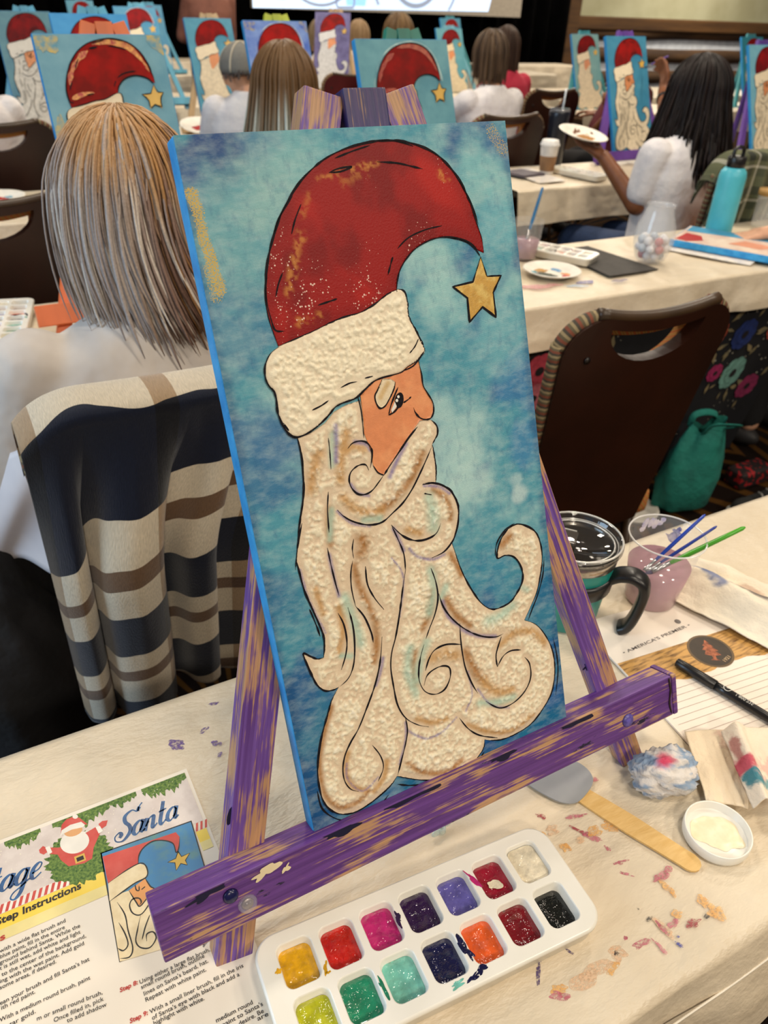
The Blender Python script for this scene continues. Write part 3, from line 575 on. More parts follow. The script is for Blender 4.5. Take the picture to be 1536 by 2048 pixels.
# ochre and brown
s8(OC, 9, [(450, 830), (415, 960), (405, 1060)]); s8(OC, 8, [(640, 690), (605, 860), (600, 1000)]); s8(BW, 6.5, [(1150, 820), (1100, 940), (1050, 1030), (960, 1130), (880, 1195)]); s8(OC, 7, [(620, 1120), (700, 1190), (800, 1225), (870, 1205)]); s8(BW, 5, [(1220, 1065), (1300, 1120), (1340, 1210), (1335, 1260)]); s8(BW, 5, [(920, 350), (890, 400), (870, 450)]); s8(OC, 6, [(650, 800), (700, 780), (760, 800)]); s8(OC, 6, [(1050, 1330), (1130, 1355)])
sb(BW, 5.5, [(250, 150), (247, 240), (258, 330)]); sb(BW, 11, [(415, 300), (425, 330), (415, 370)]); sb(BW, 6, [(380, 440), (405, 540), (450, 640), (488, 740), (492, 850), (480, 930)]); sb(BW, 6, [(772, 570), (765, 670), (725, 760)]); sb(OC, 10, [(780, 910), (840, 885), (900, 895)]); sb(BW, 6, [(850, 610), (900, 690), (970, 740)]); sb(BW, 6, [(870, 380), (900, 430), (925, 480)]); sb(BW, 9, [(950, 880), (985, 960), (1030, 1020)]); sb(OC, 9, [(1040, 1030), (1100, 1080), (1180, 1075)]); sb(BW, 8, [(1135, 330), (1175, 285)]); sb(OC, 7, [(1130, 840), (1200, 780), (1290, 775), (1350, 830)]); sb(BW, 4.5, [(262, 1160), (225, 1290), (203, 1420), (207, 1530), (240, 1625), (310, 1672), (390, 1650), (450, 1590)]); sb(OC, 5, [(345, 1400), (335, 1480), (365, 1560), (430, 1585)]); sb(OC, 4.5, [(545, 1440), (530, 1520), (480, 1590)]); sb(BW, 5, [(650, 1445), (720, 1490), (830, 1495), (930, 1435)]); sb(OC, 5, [(960, 1250), (1060, 1285), (1180, 1280), (1290, 1200)]); sb(BW, 5, [(690, 880), (678, 960), (690, 1050)]); sb(OC, 6, [(300, 650), (320, 760), (300, 880)]); sb(OC, 5, [(700, 1220), (780, 1240), (850, 1220)]); sb(OC, 5, [(180, 560), (220, 680)])
# mint
s8(MT, 10, [(1190, 1120), (1215, 1220), (1225, 1320)]); s8(MT, 5, [(545, 700), (545, 900)]); s8(MT, 5, [(540, 1200), (530, 1400)]); s8(MT, 6, [(860, 1260), (760, 1270)]); sb(MT, 8, [(330, 600), (375, 720), (410, 830)]); sb(MT, 8, [(770, 460), (785, 560), (760, 680)]); sb(MT, 8, [(745, 830), (715, 930), (700, 1020)]); sb(MT, 8, [(660, 860), (650, 980), (690, 1090)]); sb(MT, 7, [(1020, 1140), (1110, 1135), (1190, 1110)]); sb(MT, 9, [(1190, 640), (1130, 690), (1060, 720)]); sb(MT, 6, [(1220, 540), (1260, 560)]); sb(MT, 6, [(820, 600), (850, 540)]); sb(MT, 5, [(310, 900), (360, 900)])

SCOL = {K: (26, 22, 30), LV: (122, 112, 168), OC: (198, 152, 92), BW: (170, 116, 54), MT: (172, 208, 190)}
ink_pts = np.concatenate([dens(q, .0012, False) for cl, wd, q in ST if cl == K])

def relief(p, bd, base, amp, edge_, gap=True):
    """height of modelling paste: flat near the ink lines, lumpy between them"""
    dI, _ = dist(p, ink_pts); dB, _ = dist(p, bd)
    k = sst(.0016, .0075, dI) if gap else 1.0
    n_ = .65*fbm(p[:, 0]*430, p[:, 1]*430+3, 3)+.35*fbm(p[:, 0]*110+7, p[:, 1]*130, 3)
    rid = 1-np.abs(2*fbm(p[:, 0]*230+30, p[:, 1]*280, 3)-1)
    return base*sst(0, edge_, dB)+amp*k*sst(.0005, .004, dB)*np.clip((n_-.36)*2.0+(rid-.75)*.8, 0, 1.3)
def paint_region(name, poly, sp, mat, base, amp, colf, parent=paint, edge_=.0015, lift=.0002):
    pts, tr, nb_ = region(poly, sp)
    h = relief(pts, dens(poly, .0015), base, amp, edge_) if (amp or base) else np.zeros(len(pts))
    cc = colf(pts, h)
    vw = cw(pts, h+lift)
    # outer rim dropped just into the canvas so that the layer has a real edge
    n0 = len(vw); rim = cw(pts[:nb_], -.0002); V2 = np.concatenate([vw, rim]); F2 = list(tr)+[(i, (i+1) % nb_, n0+(i+1) % nb_, n0+i) for i in range(nb_)]
    C2 = np.concatenate([cc, cc[:nb_]])
    o = mk(name, V2, F2, mat, parent, smooth=True, col=C2); return pts, h
def strokes_on(cc, p, kinds, soft=1.0, k0=.85):
    for cl, wd, q in ST:
        if cl not in kinds: continue
        r = wd*.0005*soft; lo, hi = q.min(0)-r*2, q.max(0)+r*2
        sel = np.where((p[:, 0] > lo[0]) & (p[:, 0] < hi[0]) & (p[:, 1] > lo[1]) & (p[:, 1] < hi[1]))[0]
        if not len(sel): continue
        d, ar = dist(p[sel], dens(q, .0012, False)); ps = p[sel]
        kk = k0*sst(r*1.45, r*.0, d+(fbm(ps[:, 0]*160, ps[:, 1]*160, 3)-.5)*r*.5)*(.72+.4*fbm(ps[:, 0]*500, ps[:, 1]*500+8, 3))
        cc[sel] = lerp(cc[sel], L(SCOL[cl]), kk)
    return cc
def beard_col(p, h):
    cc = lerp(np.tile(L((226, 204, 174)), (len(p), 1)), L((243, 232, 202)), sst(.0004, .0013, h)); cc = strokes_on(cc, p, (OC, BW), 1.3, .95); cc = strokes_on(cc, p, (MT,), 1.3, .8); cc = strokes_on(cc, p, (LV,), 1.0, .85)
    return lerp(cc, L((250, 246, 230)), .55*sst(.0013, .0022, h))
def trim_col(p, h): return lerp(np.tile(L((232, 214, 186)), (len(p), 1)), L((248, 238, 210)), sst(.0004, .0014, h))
def hat_col(p, h):
    cc = np.tile(L((150, 22, 20)), (len(p), 1)); n_ = fbm(p[:, 0]*26+p[:, 1]*20, p[:, 1]*22+5, 4); cc = lerp(cc, L((172, 30, 24)), sst(.45, .7, n_)); cc = lerp(cc, L((112, 14, 16)), sst(.55, .75, fbm(p[:, 0]*30+90, p[:, 1]*24, 4))*.7)
    dE, _ = dist(p, dens(HAT, .002)); cc = lerp(cc, L((120, 14, 16)), .5*sst(.012, .002, dE))
    for l, r, k in [([(585, 640), (560, 740), (545, 830), (535, 880)], .0035, .65), ([(660, 410), (740, 385), (830, 360), (900, 345)], .0026, .65), ([(770, 420), (850, 380)], .004, .35), ([(1160, 390), (1190, 415)], .003, .7), ([(580, 1005), (660, 975)], .0035, .6), ([(590, 560), (620, 480)], .003, .35)]:
        d, _ = dist(p, dens(tr7(l), .0015, False)); kk = k*sst(r*1.5, r*.2, d+(fbm(p[:, 0]*200, p[:, 1]*200, 3)-.5)*r)*sst(.42, .62, fbm(p[:, 0]*330+p[:, 1]*90, p[:, 1]*330, 3)); cc = lerp(cc, L((206, 140, 66)), kk)
    return cc
def face_col(p, h): return lerp(np.tile(L((226, 142, 92)), (len(p), 1)), L((236, 158, 106)), sst(.4, .7, fbm(p[:, 0]*70, p[:, 1]*70, 4)))
def star_col(p, h): return lerp(np.tile(L((206, 160, 70)), (len(p), 1)), L((224, 190, 104)), sst(.4, .65, fbm(p[:, 0]*160, p[:, 1]*160, 4)))
paste_m = Mvc('modelling_paste', .55, .35, 1400, .0008, .05, 300)
mh, nt, bs = nodes('red_paint_glitter'); bs.inputs['Roughness'].default_value = .45; bs.inputs['Specular IOR Level'].default_value = .2; a = N(nt, 'ShaderNodeAttribute', attribute_name='Col'); vv = coordn(nt)
vo = N(nt, 'ShaderNodeTexVoronoi', feature='F1'); vo.inputs['Scale'].default_value = 760; nt.links.new(vv, vo.inputs['Vector'])
gl = N(nt, 'ShaderNodeMath', operation='LESS_THAN'); nt.links.new(vo.outputs['Distance'], gl.inputs[0])
dn = noise(nt, vv, 22, 3); th = N(nt, 'ShaderNodeMath', operation='MULTIPLY_ADD'); th.inputs[1].default_value = 1.3; th.inputs[2].default_value = -.66; nt.links.new(dn, th.inputs[0])
wn = N(nt, 'ShaderNodeSeparateColor'); nt.links.new(vo.outputs['Color'], wn.inputs[0]); pk = N(nt, 'ShaderNodeMath', operation='MULTIPLY'); nt.links.new(th.outputs[0], pk.inputs[0]); pw = N(nt, 'ShaderNodeMath', operation='POWER'); pw.inputs[1].default_value = 5; nt.links.new(wn.outputs[0], pw.inputs[0]); nt.links.new(pw.outputs[0], pk.inputs[1]); pk2 = N(nt, 'ShaderNodeMath', operation='MULTIPLY'); pk2.inputs[1].default_value = 3.0; nt.links.new(pk.outputs[0], pk2.inputs[0]); nt.links.new(pk2.outputs[0], gl.inputs[1])
nt.links.new(mixc(nt, gl.outputs[0], a.outputs['Color'], (235, 205, 190)), bs.inputs['Base Color']); bump(nt, bs, noise(nt, vv, 700, 3), .3, .0008)
flat_m = Mvc('flat_acrylic', .45, .25, 900, .0006, .06, 200); gold_m = Mvc('gold_paint', .38, .3, 900, .0006, .1, 300)
paint_region('hat', HAT, .0012, mh, 0, 0, hat_col, lift=.0003)
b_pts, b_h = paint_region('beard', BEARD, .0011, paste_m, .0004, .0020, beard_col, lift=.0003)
paint_region('face', FACE_, .0016, flat_m, 0, 0, face_col, lift=.0008)
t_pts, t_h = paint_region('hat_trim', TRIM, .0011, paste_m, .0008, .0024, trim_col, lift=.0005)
paint_region('star', STAR, .0012, gold_m, 0, 0, star_col, lift=.0004)
# eyebrow and eye
eb = sm(tr8([(880, 325), (850, 400), (832, 440), (842, 488), (866, 518), (898, 500), (930, 450), (958, 380), (962, 345), (930, 325)]), 4)
paint_region('eyebrow', eb, .0012, paste_m, .0003, .0006, lambda p, h: lerp(np.tile(L((234, 216, 182)), (len(p), 1)), L((206, 170, 110)), .8*sst(.003, .0008, dist(p, dens(tr8([(915, 355), (885, 410), (866, 450)]), .001, False))[0])), lift=.0011)
ink_m = M('ink_black', (16, 13, 17), .7, (28, 23, 30), 300, spec=.15)
ey = blob2(px2uv(500+992/3.339, 660+468/3.339), .0039, 24, 0.04, 1.5, 1.25, 1)
pts, tr, _ = region(ey, .0015); eye = mk('eye', cw(pts, .0012), tr, ink_m, paint)
wt = M('eye_white', (244, 240, 230), .4)
b = B()
for cc_, r in (((985, 445), .0011), ((975, 470), .0012)):
    bl = blob2(px2uv(500+cc_[0]/3.339, 660+cc_[1]/3.339), r, 12, .05); b.add(cw(bl, .0014), [tuple(range(12))])
b.add(cw(tr8([(962, 478), (975, 510), (945, 552), (938, 535)]), .00125), [(0, 1, 2, 3)]); b.build('highlight', wt, eye)
# ink lines follow the relief
allp = np.concatenate([b_pts, t_pts]); allh = np.concatenate([b_h+.0003, t_h+.0005])
def hsurf(p):
    d, a_ = dist(p, allp); return np.where(d < .0022, allh[a_], .0003)
b = B()
for i, (cl, wd, q) in enumerate(ST):
    if cl != K: continue
    q = dens(q, .0014, False); v2, f2 = ribbon2(q, wd*.00088, True, .28, i); hh = np.minimum(hsurf(v2), .0013); hh = np.maximum(hh, .0009 if inpoly(v2, FACE_).any() else 0)
    b.add(cw(v2, hh+.00028), f2)
b.build('ink_outline', ink_m, paint)
# ------------------------------------------------------------------ things on the nearest table
ZT = TZ+.0022
def flat(name, poly, z, mat, parent=None, sp=.01, **k):
    pts, tr, _ = region(np.asarray(poly)[:, :2], sp); return mk(name, np.concatenate([pts, np.full((len(pts), 1), z)], 1), tr, mat, parent, **k)
def sheet_grid(name, x0, x1, y0, y1, z, mat, parent=None, nx=24, ny=24, h=None, thick=.0004, rot=0.0, pivot=None, **k):
    X, Y_ = np.meshgrid(np.linspace(x0, x1, nx), np.linspace(y0, y1, ny)); Z = np.full_like(X, z)
    if h is not None: Z = Z+h(X, Y_)
    V = np.stack([X.ravel(), Y_.ravel(), Z.ravel()], 1)
    if rot:
        c_, s_ = math.cos(rot), math.sin(rot); pv = np.array(pivot); d = V[:, :2]-pv; V[:, :2] = pv+np.stack([d[:, 0]*c_-d[:, 1]*s_, d[:, 0]*s_+d[:, 1]*c_], 1)
    n = len(V); top = grid(nx, ny); V2 = np.concatenate([V, V-[0, 0, thick]])
    edge_ = [j*nx for j in range(ny)]+[(ny-1)*nx+i for i in range(1, nx)]+[j*nx+nx-1 for j in range(ny-2, -1, -1)]+[i for i in range(nx-2, 0, -1)]
    F = top+[tuple(q+n for q in f_[::-1]) for f_ in top]+[(edge_[i], edge_[(i+1) % len(edge_)], edge_[(i+1) % len(edge_)]+n, edge_[i]+n) for i in range(len(edge_))]
    return mk(name, V2, F, mat, parent, smooth=False, **k)

# --- printed instruction sheet
SX, SY = .0843, .508
c2 = lambda x, y: (lambda q: (q[0], q[1]))(P(x/3.2, 1480+y/3.2, ZT))
sheet = thing('instruction_sheet', 'printed step-by-step painting instruction sheet with blue script title', 'paper', (SX-.108, SY-.14, TZ))
paper_m = M('paper_white', (236, 226, 210), .55, (230, 219, 202), 8)
sheet_grid('page', SX-.216, SX, SY-.279, SY, ZT, paper_m, sheet, 20, 24)
LZ = ZT+.0002
def layer(name, poly, k, mat, sp=.02): return flat(name, poly, LZ+k*.00006, mat, sheet, sp)
hdr = M('print_header', (206, 192, 184), .5, (222, 210, 202), 60)
layer('header_print', [(SX-.213, SY-.004), (SX-.003, SY-.004), (SX-.003, SY-.0625), (SX-.213, SY-.0625)], 0, hdr)
pine = M('print_pine', (44, 84, 34), .6, (120, 146, 66), 420, 4); yel = M('print_yellow', (240, 204, 62), .5, (246, 216, 96), 20); redp = M('print_red', (196, 62, 54), .5, (206, 84, 74), 60); wht = M('print_white', (240, 234, 222), .5); blk = M('print_black', (24, 22, 24), .5); blu = M('print_blue', (44, 98, 152), .45, (30, 66, 112), 160); skin_p = M('print_skin', (226, 166, 108), .5); orn = M('print_face_orange', (228, 158, 92), .5)
cream_p = M('print_cream', (238, 220, 180), .5, (226, 204, 160), 120); skyp = M('print_sky', (58, 128, 176), .5, (110, 150, 110), 55, lo=.45, hi=.85)
for i, (x0, x1, d0) in enumerate([(-.045, -.003, .016), (-.075, -.05, .01), (-.125, -.075, .014), (-.165, -.135, .011), (-.213, -.175, .014)]):
    xs = np.linspace(x0, x1, 26); lo = -.004-d0*(.35+.65*np.sin(np.linspace(.05, PI-.05, 26)))*(.6+.8*RNG.random(26)); poly = [(SX+a, SY-.004) for a in xs[::-1]]+[(SX+a, SY+b_) for a, b_ in zip(xs, lo)]
    layer('pine_print', poly[::-1], 1+i*.1, pine, .01)
b = B()
for i in range(150):
    q = (SX-.008-.2*random.random(), SY-.008-.05*random.random()); v, f = lathe([(.00028+.0003*random.random()**3, 0)], 6, False, True, (q[0], q[1], LZ+.00012)); b.add(v, f)
b.build('glitter_print', M('print_glitter', (252, 244, 220), .5), sheet)['kind'] = 'stuff'
# candy stripe and yellow band
layer('stripe_ground', [(SX-.213, SY-.0625), (SX-.118, SY-.0625), (SX-.118, SY-.071), (SX-.213, SY-.071)], 1, wht)
b = B()
for i in range(19):
    x = SX-.212+i*.005; b.add([(x, SY-.0708, LZ+.0001), (x+.0025, SY-.0708, LZ+.0001), (x+.0055, SY-.0628, LZ+.0001), (x+.003, SY-.0628, LZ+.0001)], [(0, 1, 2, 3)])
for i in range(3):
    x = SX-.0125+i*.0042; b.add([(x, SY-.0708, LZ+.0001), (x+.002, SY-.0708, LZ+.0001), (x+.0046, SY-.0628, LZ+.0001), (x+.0026, SY-.0628, LZ+.0001)], [(0, 1, 2, 3)])
b.build('stripe_print', redp, sheet)['kind'] = 'stuff'
layer('band_print', [(SX-.213, SY-.0712), (SX-.094, SY-.0712), (SX-.094, SY-.0845), (SX-.213, SY-.0845)], 1, yel)
layer('band_fade', [(SX-.213, SY-.0845), (SX-.094, SY-.0845), (SX-.094, SY-.094), (SX-.213, SY-.094)], 1, M('print_yellow_pale', (240, 222, 150), .5))
layer('band_print', [(SX-.0125, SY-.0712), (SX-.003, SY-.0712), (SX-.003, SY-.083), (SX-.0125, SY-.083)], 1, yel)
layer('band_fade', [(SX-.0125, SY-.083), (SX-.003, SY-.083), (SX-.003, SY-.092), (SX-.0125, SY-.092)], 1, M('print_yellow_pale', (240, 222, 150), .5))
# script title: brush-pen strokes, thick on the down-strokes
def script(strokes, ox, oy, s, sl=.38, thick=.0021, thin=.0007):
    b_ = B()
    for st in strokes:
        p = catmull(st, 7); p = np.stack([ox+(p[:, 0]+p[:, 1]*sl)*s, oy+p[:, 1]*s], 1)
        d = np.gradient(p, axis=0); d /= np.linalg.norm(d, axis=1, keepdims=True)+1e-9; k = np.clip(-d[:, 1]*1.1, 0, 1)
        wd = thin+(thick-thin)*np.convolve(np.pad(k, 2, mode='edge'), np.ones(5)/5, 'valid'); nn = np.stack([-d[:, 1], d[:, 0]], 1); n = len(p)
        v2 = np.concatenate([p+nn*wd[:, None]/2, p-nn*wd[:, None]/2]); b_.add(np.concatenate([v2, np.full((2*n, 1), LZ+.00022)], 1), [(i, i+1, n+i+1, n+i) for i in range(n-1)])
    return b_
_a = [[(.62, .75), (.4, .95), (.12, .7), (.08, .25), (.3, .02), (.55, .3), (.64, .8)], [(.64, .95), (.6, .4), (.66, .05), (.85, .2)]]
_n = [[(.05, .9), (.05, .5), (.03, .0)], [(.03, .3), (.25, .85), (.48, .9), (.5, .5), (.5, .12), (.62, .02), (.8, .25)]]
_t = [[(.22, 1.7), (.2, .9), (.18, .25), (.32, .0), (.55, .25)], [(.0, 1.0), (.25, 1.02), (.5, 1.06)]]
_g = [[(.62, .75), (.4, .95), (.12, .7), (.08, .25), (.3, .02), (.55, .3), (.64, .8)], [(.64, .95), (.6, .2), (.55, -.5), (.3, -.85), (.02, -.7), (.1, -.4), (.5, -.15), (.9, .15)]]
_e = [[(.08, .4), (.45, .55), (.55, .85), (.35, .98), (.1, .7), (.08, .25), (.3, .0), (.65, .25)]]
_i = [[(.1, .95), (.08, .4), (.14, .05), (.35, .2)], [(.14, 1.3), (.17, 1.42)]]
_S = [[(1.25, 2.0), (1.1, 1.75), (.75, 1.95), (.35, 1.7), (.42, 1.25), (.75, .85), (.85, .4), (.5, -.05), (.05, .05), (-.12, .4), (.12, .62), (.3, .42), (.2, .25)], [(1.2, 1.7), (1.22, 2.0), (1.4, 2.25)]]
_V = [[(-.1, 1.7), (.2, 1.95), (.35, 1.4), (.4, .05)], [(.4, .05), (.9, 1.0), (1.3, 1.95)]]
def word(ls, adv, ox, oy, s, **k):
    st = []; x = 0
    for l, a in zip(ls, adv): st += [[(px_+x, py_) for px_, py_ in q] for q in l]; x += a
    return script(st, ox, oy, s, **k)
for nm, mt, dz, kk in (('title_edge', wht, -.00008, dict(thick=.0044, thin=.0024)), ('title_print', blu, 0, dict(thick=.0036, thin=.0014))):
    bb = word([_S, _a, _n, _t, _a], [1.02, .84, .82, .58, .84], SX-.0785, SY-.0495, .0137, **kk); bv = bb.V(); mk(nm, bv+[0, 0, dz], bb.f, mt, sheet)
    bb = word([_V, _i, _n, _t, _a, _g, _e], [1.0, .4, .82, .58, .84, .9, .8], SX-.213, SY-.0515, .0137, **kk); bv = bb.V(); mk(nm, bv+[0, 0, dz], bb.f, mt, sheet)
def fit(items, mat, name, parent, z):
    V = []; F = []; n = 0
    for s, p0, p1, hgt, sh, off in items:
        v, f = txt([(s, 0, 0, 1.0, sh, off, 'LEFT')]); wd = v[:, 0].max(); p0 = np.array(p0); p1 = np.array(p1); L_ = np.linalg.norm(p1-p0); d = (p1-p0)/L_; nrm = np.array([-d[1], d[0]])
        xy = p0+v[:, :1]*(L_/wd)*d+v[:, 1:2]*hgt*nrm; V.append(np.concatenate([xy, np.full((len(v), 1), z)], 1)); F += [tuple(i+n for i in q) for q in f]; n += len(v)
    return mk(name, np.concatenate(V), F, mat, parent)
h_ = .0046
fit([('Step-by-Step Instructions', (SX-.2125, SY-.0805), (SX-.113, SY-.0785), .0088, .12, .03)], blk, 'heading_print', sheet, LZ+.0003)
lines = [('with a wide flat brush and', (0, 1365), (422, 1165)), ('blue paint, fill in the entire', (0, 1402), (417, 1208)), ('ground behind Santa. While the', (0, 1440), (515, 1198)), ('t is still wet, add white and light', (0, 1476), (517, 1238)), ('to the center of the background,', (12, 1515), (552, 1264)), ('ing with the wet paint. Add gold', (0, 1560), (540, 1312)), ('some areas, if desired.', (0, 1600), (362, 1428)), ("ean your brush and fill Santa's hat", (0, 1700), (575, 1412)), ('ith red paint.', (8, 1730), (227, 1622)), ('With a medium round brush, paint', (0, 1808), (580, 1532)), ('star gold.', (45, 1845), (230, 1748)),
         ('m or small round brush,', (235, 1800), (657, 1628)), ('Once filled in, pick', (345, 1810), (665, 1668)), ('to add shadow', (430, 1812), (685, 1704)),
         ('Using either a large flat brush,', (895, 1565), (1345, 1352)), ('small round brush, outline', (905, 1598), (1310, 1392)), ("lines on Santa's beard, hat.", (922, 1640), (1335, 1424)), ('Repeat with white paint.', (932, 1680), (1322, 1480)),
         ('With a small liner brush, fill in the iris', (962, 1755), (1560, 1455)), ("of Santa's eye with black and add a", (975, 1795), (1535, 1510)), ('highlight with white.', (985, 1830), (1310, 1665)), ('medium round', (1385, 1812), (1620, 1690)), ("paint to Santa's", (1425, 1840), (1685, 1700)), ('u desire. Be', (1500, 1850), (1690, 1745)), ('are', (1650, 1800), (1720, 1765))]
fit([(s, c2(*a), c2(*b_), h_, .0, .008) for s, a, b_ in lines], M('print_grey_black', (52, 46, 42), .5), 'body_text', sheet, LZ+.0003)['kind'] = 'stuff'
fit([('Step 8:', c2(768, 1618), c2(885, 1562), h_, .15, .03), ('Step 9:', c2(832, 1816), c2(950, 1757), h_, .15, .03), ('s', c2(2, 1290), c2(38, 1270), .0075, .1, .03)], M('print_step_red', (190, 52, 44), .5), 'step_number_print', sheet, LZ+.0003)['kind'] = 'stuff'
# inset picture
PT = lambda l: [c2(*q) for q in l]
layer('inset_frame', [(SX-.0925, SY-.053), (SX-.0125, SY-.058), (SX-.0185, SY-.1585), (SX-.099, SY-.1535)], 2, blk)
layer('inset_sky', [(SX-.0915, SY-.0542), (SX-.0136, SY-.0592), (SX-.0194, SY-.1575), (SX-.0978, SY-.1525)], 3, skyp)
layer('inset_beard', PT([(705, 1035), (770, 985), (825, 965), (872, 1040), (897, 1070), (990, 962), (1002, 968), (985, 1040), (1045, 1040), (1058, 1085), (1010, 1110), (1100, 1180), (1200, 1010), (1215, 960), (1260, 935), (1300, 960), (1320, 1040), (1260, 1180), (1150, 1270), (1030, 1342), (768, 1420)]), 4, cream_p)
layer('inset_hat', PT([(657, 748), (1125, 592), (1150, 622), (1145, 690), (1128, 722), (1108, 665), (1050, 645), (980, 650), (920, 690), (890, 740), (885, 800), (800, 842), (692, 920)]), 4.2, redp)
layer('inset_trim', PT([(692, 920), (800, 842), (892, 792), (930, 803), (946, 850), (930, 885), (860, 920), (770, 985), (702, 1035)]), 4.6, cream_p)
layer('inset_face', PT([(825, 965), (930, 888), (962, 938), (992, 962), (897, 1066), (872, 1040)]), 4.4, orn)
layer('inset_star', PT([(1140, 715), (1162, 748), (1215, 725), (1187, 772), (1200, 802), (1157, 792), (1128, 838), (1120, 787), (1073, 785), (1125, 760)]), 4.6, M('print_star', (226, 184, 78), .5))
b = B()
for st in [[(692, 920), (800, 842), (892, 792), (930, 803), (946, 850), (930, 885), (860, 920), (770, 985), (702, 1035)], [(1150, 622), (1145, 690), (1128, 722), (1108, 665), (1050, 645), (980, 650), (920, 690), (890, 740), (885, 795)], [(825, 965), (872, 1040), (897, 1066), (950, 1005), (1000, 955)], [(930, 888), (962, 938), (992, 962), (985, 1040)], [(1000, 960), (950, 1060), (900, 1120), (850, 1110), (830, 1060), (850, 1020), (890, 1015), (905, 1040), (890, 1060)], [(985, 1040), (1040, 1030), (1058, 1075), (1020, 1100), (990, 1075)], [(750, 1040), (800, 1120), (820, 1220), (850, 1330), (830, 1390), (770, 1400)], [(760, 1170), (800, 1240), (820, 1310), (790, 1350), (755, 1335)], [(900, 1125), (880, 1220), (870, 1290), (900, 1330), (960, 1330), (1000, 1270), (980, 1230), (940, 1245), (940, 1290)], [(960, 1120), (930, 1200), (910, 1280)], [(1185, 995), (1215, 950), (1260, 932), (1300, 960)], [(1185, 995), (1220, 975), (1250, 985)], [(865, 925), (872, 960), (890, 965), (890, 935)], [(905, 960), (930, 940)]]:
    v2, f2 = ribbon2(catmull(PT(st), 5), .0011, True, .1); b.add(np.concatenate([v2, np.full((len(v2), 1), LZ+.00034)], 1), f2)
st = PT([(1140, 715), (1162, 748), (1215, 725), (1187, 772), (1200, 802), (1157, 792), (1128, 838), (1120, 787), (1073, 785), (1125, 760), (1140, 715)]); v2, f2 = ribbon2(np.array(st), .0008, False, 0); b.add(np.concatenate([v2, np.full((len(v2), 1), LZ+.00034)], 1), f2)
b.build('inset_outline', blk, sheet)
# wreath figure: red coat, white beard, green fir ring
def ell(c_, rx, ry, n=28, j=0.0, rot=0.0):
    a = np.linspace(0, 2*PI, n, endpoint=False); k = 1+j*(RNG.random(n)*2-1); return [(c_[0]+(rx*k[i]*math.cos(a[i])*math.cos(rot)-ry*k[i]*math.sin(a[i])*math.sin(rot)), c_[1]+(rx*k[i]*math.cos(a[i])*math.sin(rot)+ry*k[i]*math.sin(a[i])*math.cos(rot))) for i in range(n)]
layer('wreath_print', PT(ell((505, 755), 215, 160, 90, .1, -.35)), 2, pine, .01)
layer('coat_print', PT([(300, 690), (380, 690), (560, 590), (610, 560), (650, 560), (640, 600), (600, 690), (590, 760), (540, 790), (440, 810), (390, 770), (370, 735), (310, 730)]), 3, redp)
for q in ([(250, 705), (275, 680), (300, 690), (310, 715), (280, 735), (255, 725)], [(630, 540), (655, 520), (690, 515), (680, 550), (650, 570)]): layer('mitten_print', PT(q), 3.2, redp)
layer('beard_print', PT(ell((478, 655), 95, 72, 28, 0, -.3)), 3.6, wht); layer('hat_print', PT([(388, 600), (395, 545), (425, 510), (470, 492), (510, 500), (535, 520), (560, 540), (470, 560)]), 3.4, redp); layer('face_print', PT(ell((470, 585), 60, 32, 20, 0, -.3)), 3.8, skin_p); layer('hat_band_print', PT([(385, 620), (395, 580), (450, 545), (520, 525), (545, 545), (530, 560), (460, 575), (410, 600)]), 4, wht); layer('moustache_print', PT([(385, 660), (440, 625), (475, 620), (520, 595), (572, 578), (530, 610), (475, 640), (430, 650)]), 4.1, wht); layer('pompom_print', PT(ell((482, 492), 18, 14, 14)), 4.2, wht)
layer('buckle_print', PT([(475, 750), (540, 725), (552, 770), (485, 795)]), 4, M('print_gold', (214, 170, 60), .4)); layer('buckle_hole', PT([(488, 757), (532, 740), (540, 764), (495, 782)]), 4.2, blk)
for q in ([(290, 690), (318, 680), (335, 720), (310, 735)], [(612, 560), (640, 552), (660, 585), (632, 600)]): layer('cuff_print', PT(q), 3.6, wht)

# --- paint palette: 14 rounded wells in two rows
PC = np.array([.208, .2535]); PR = -.072
pal = thing('paint_palette', 'white plastic palette with fourteen wells of wet paint', 'palette', (PC[0], PC[1], TZ), PR)
plas = M('white_plastic', (236, 232, 222), .28, (230, 226, 214), 20)
def rrect(cx_, cy_, hx, hy, r, n=5):
    out = []
    for sx_, sy_, a0 in ((1, 1, 0), (-1, 1, PI/2), (-1, -1, PI), (1, -1, 1.5*PI)):
        for k in range(n+1): a = a0+PI/2*k/n; out.append((cx_+sx_*(hx-r)+r*math.cos(a), cy_+sy_*(hy-r)+r*math.sin(a)))
    return np.array(out)
PHT = .022; cent = [(-.104+.0347*i, sy_) for sy_ in (.0206, -.0206) for i in range(7)]
b = B(); outer = rrect(0, 0, .1325, .0475, .017, 8); holes = [rrect(x, y, .0147, .0178, .0065) for x, y in cent]
pts, tr, _ = region(outer, .007, holes); b.add(np.concatenate([pts, np.full((len(pts), 1), PHT)], 1), tr)
def loft(loops, close=False):
    n = len(loops[0]); V = np.concatenate(loops); F = [(i*n+k, i*n+(k+1) % n, (i+1)*n+(k+1) % n, (i+1)*n+k) for i in range(len(loops)-1) for k in range(n)]
    if close: F.append(tuple((len(loops)-1)*n+k for k in range(n)))
    return V, F
z3 = lambda l, z: np.concatenate([l, np.full((len(l), 1), z)], 1)
b.add(*loft([z3(rrect(0, 0, .1325+d, .0475+d, .017+d, 8), z) for d, z in ((0, PHT), (.0012, PHT-.0005), (.002, PHT-.002), (.002, PHT-.005), (.0005, PHT-.006), (-.001, .001), (-.002, .0003))], True))
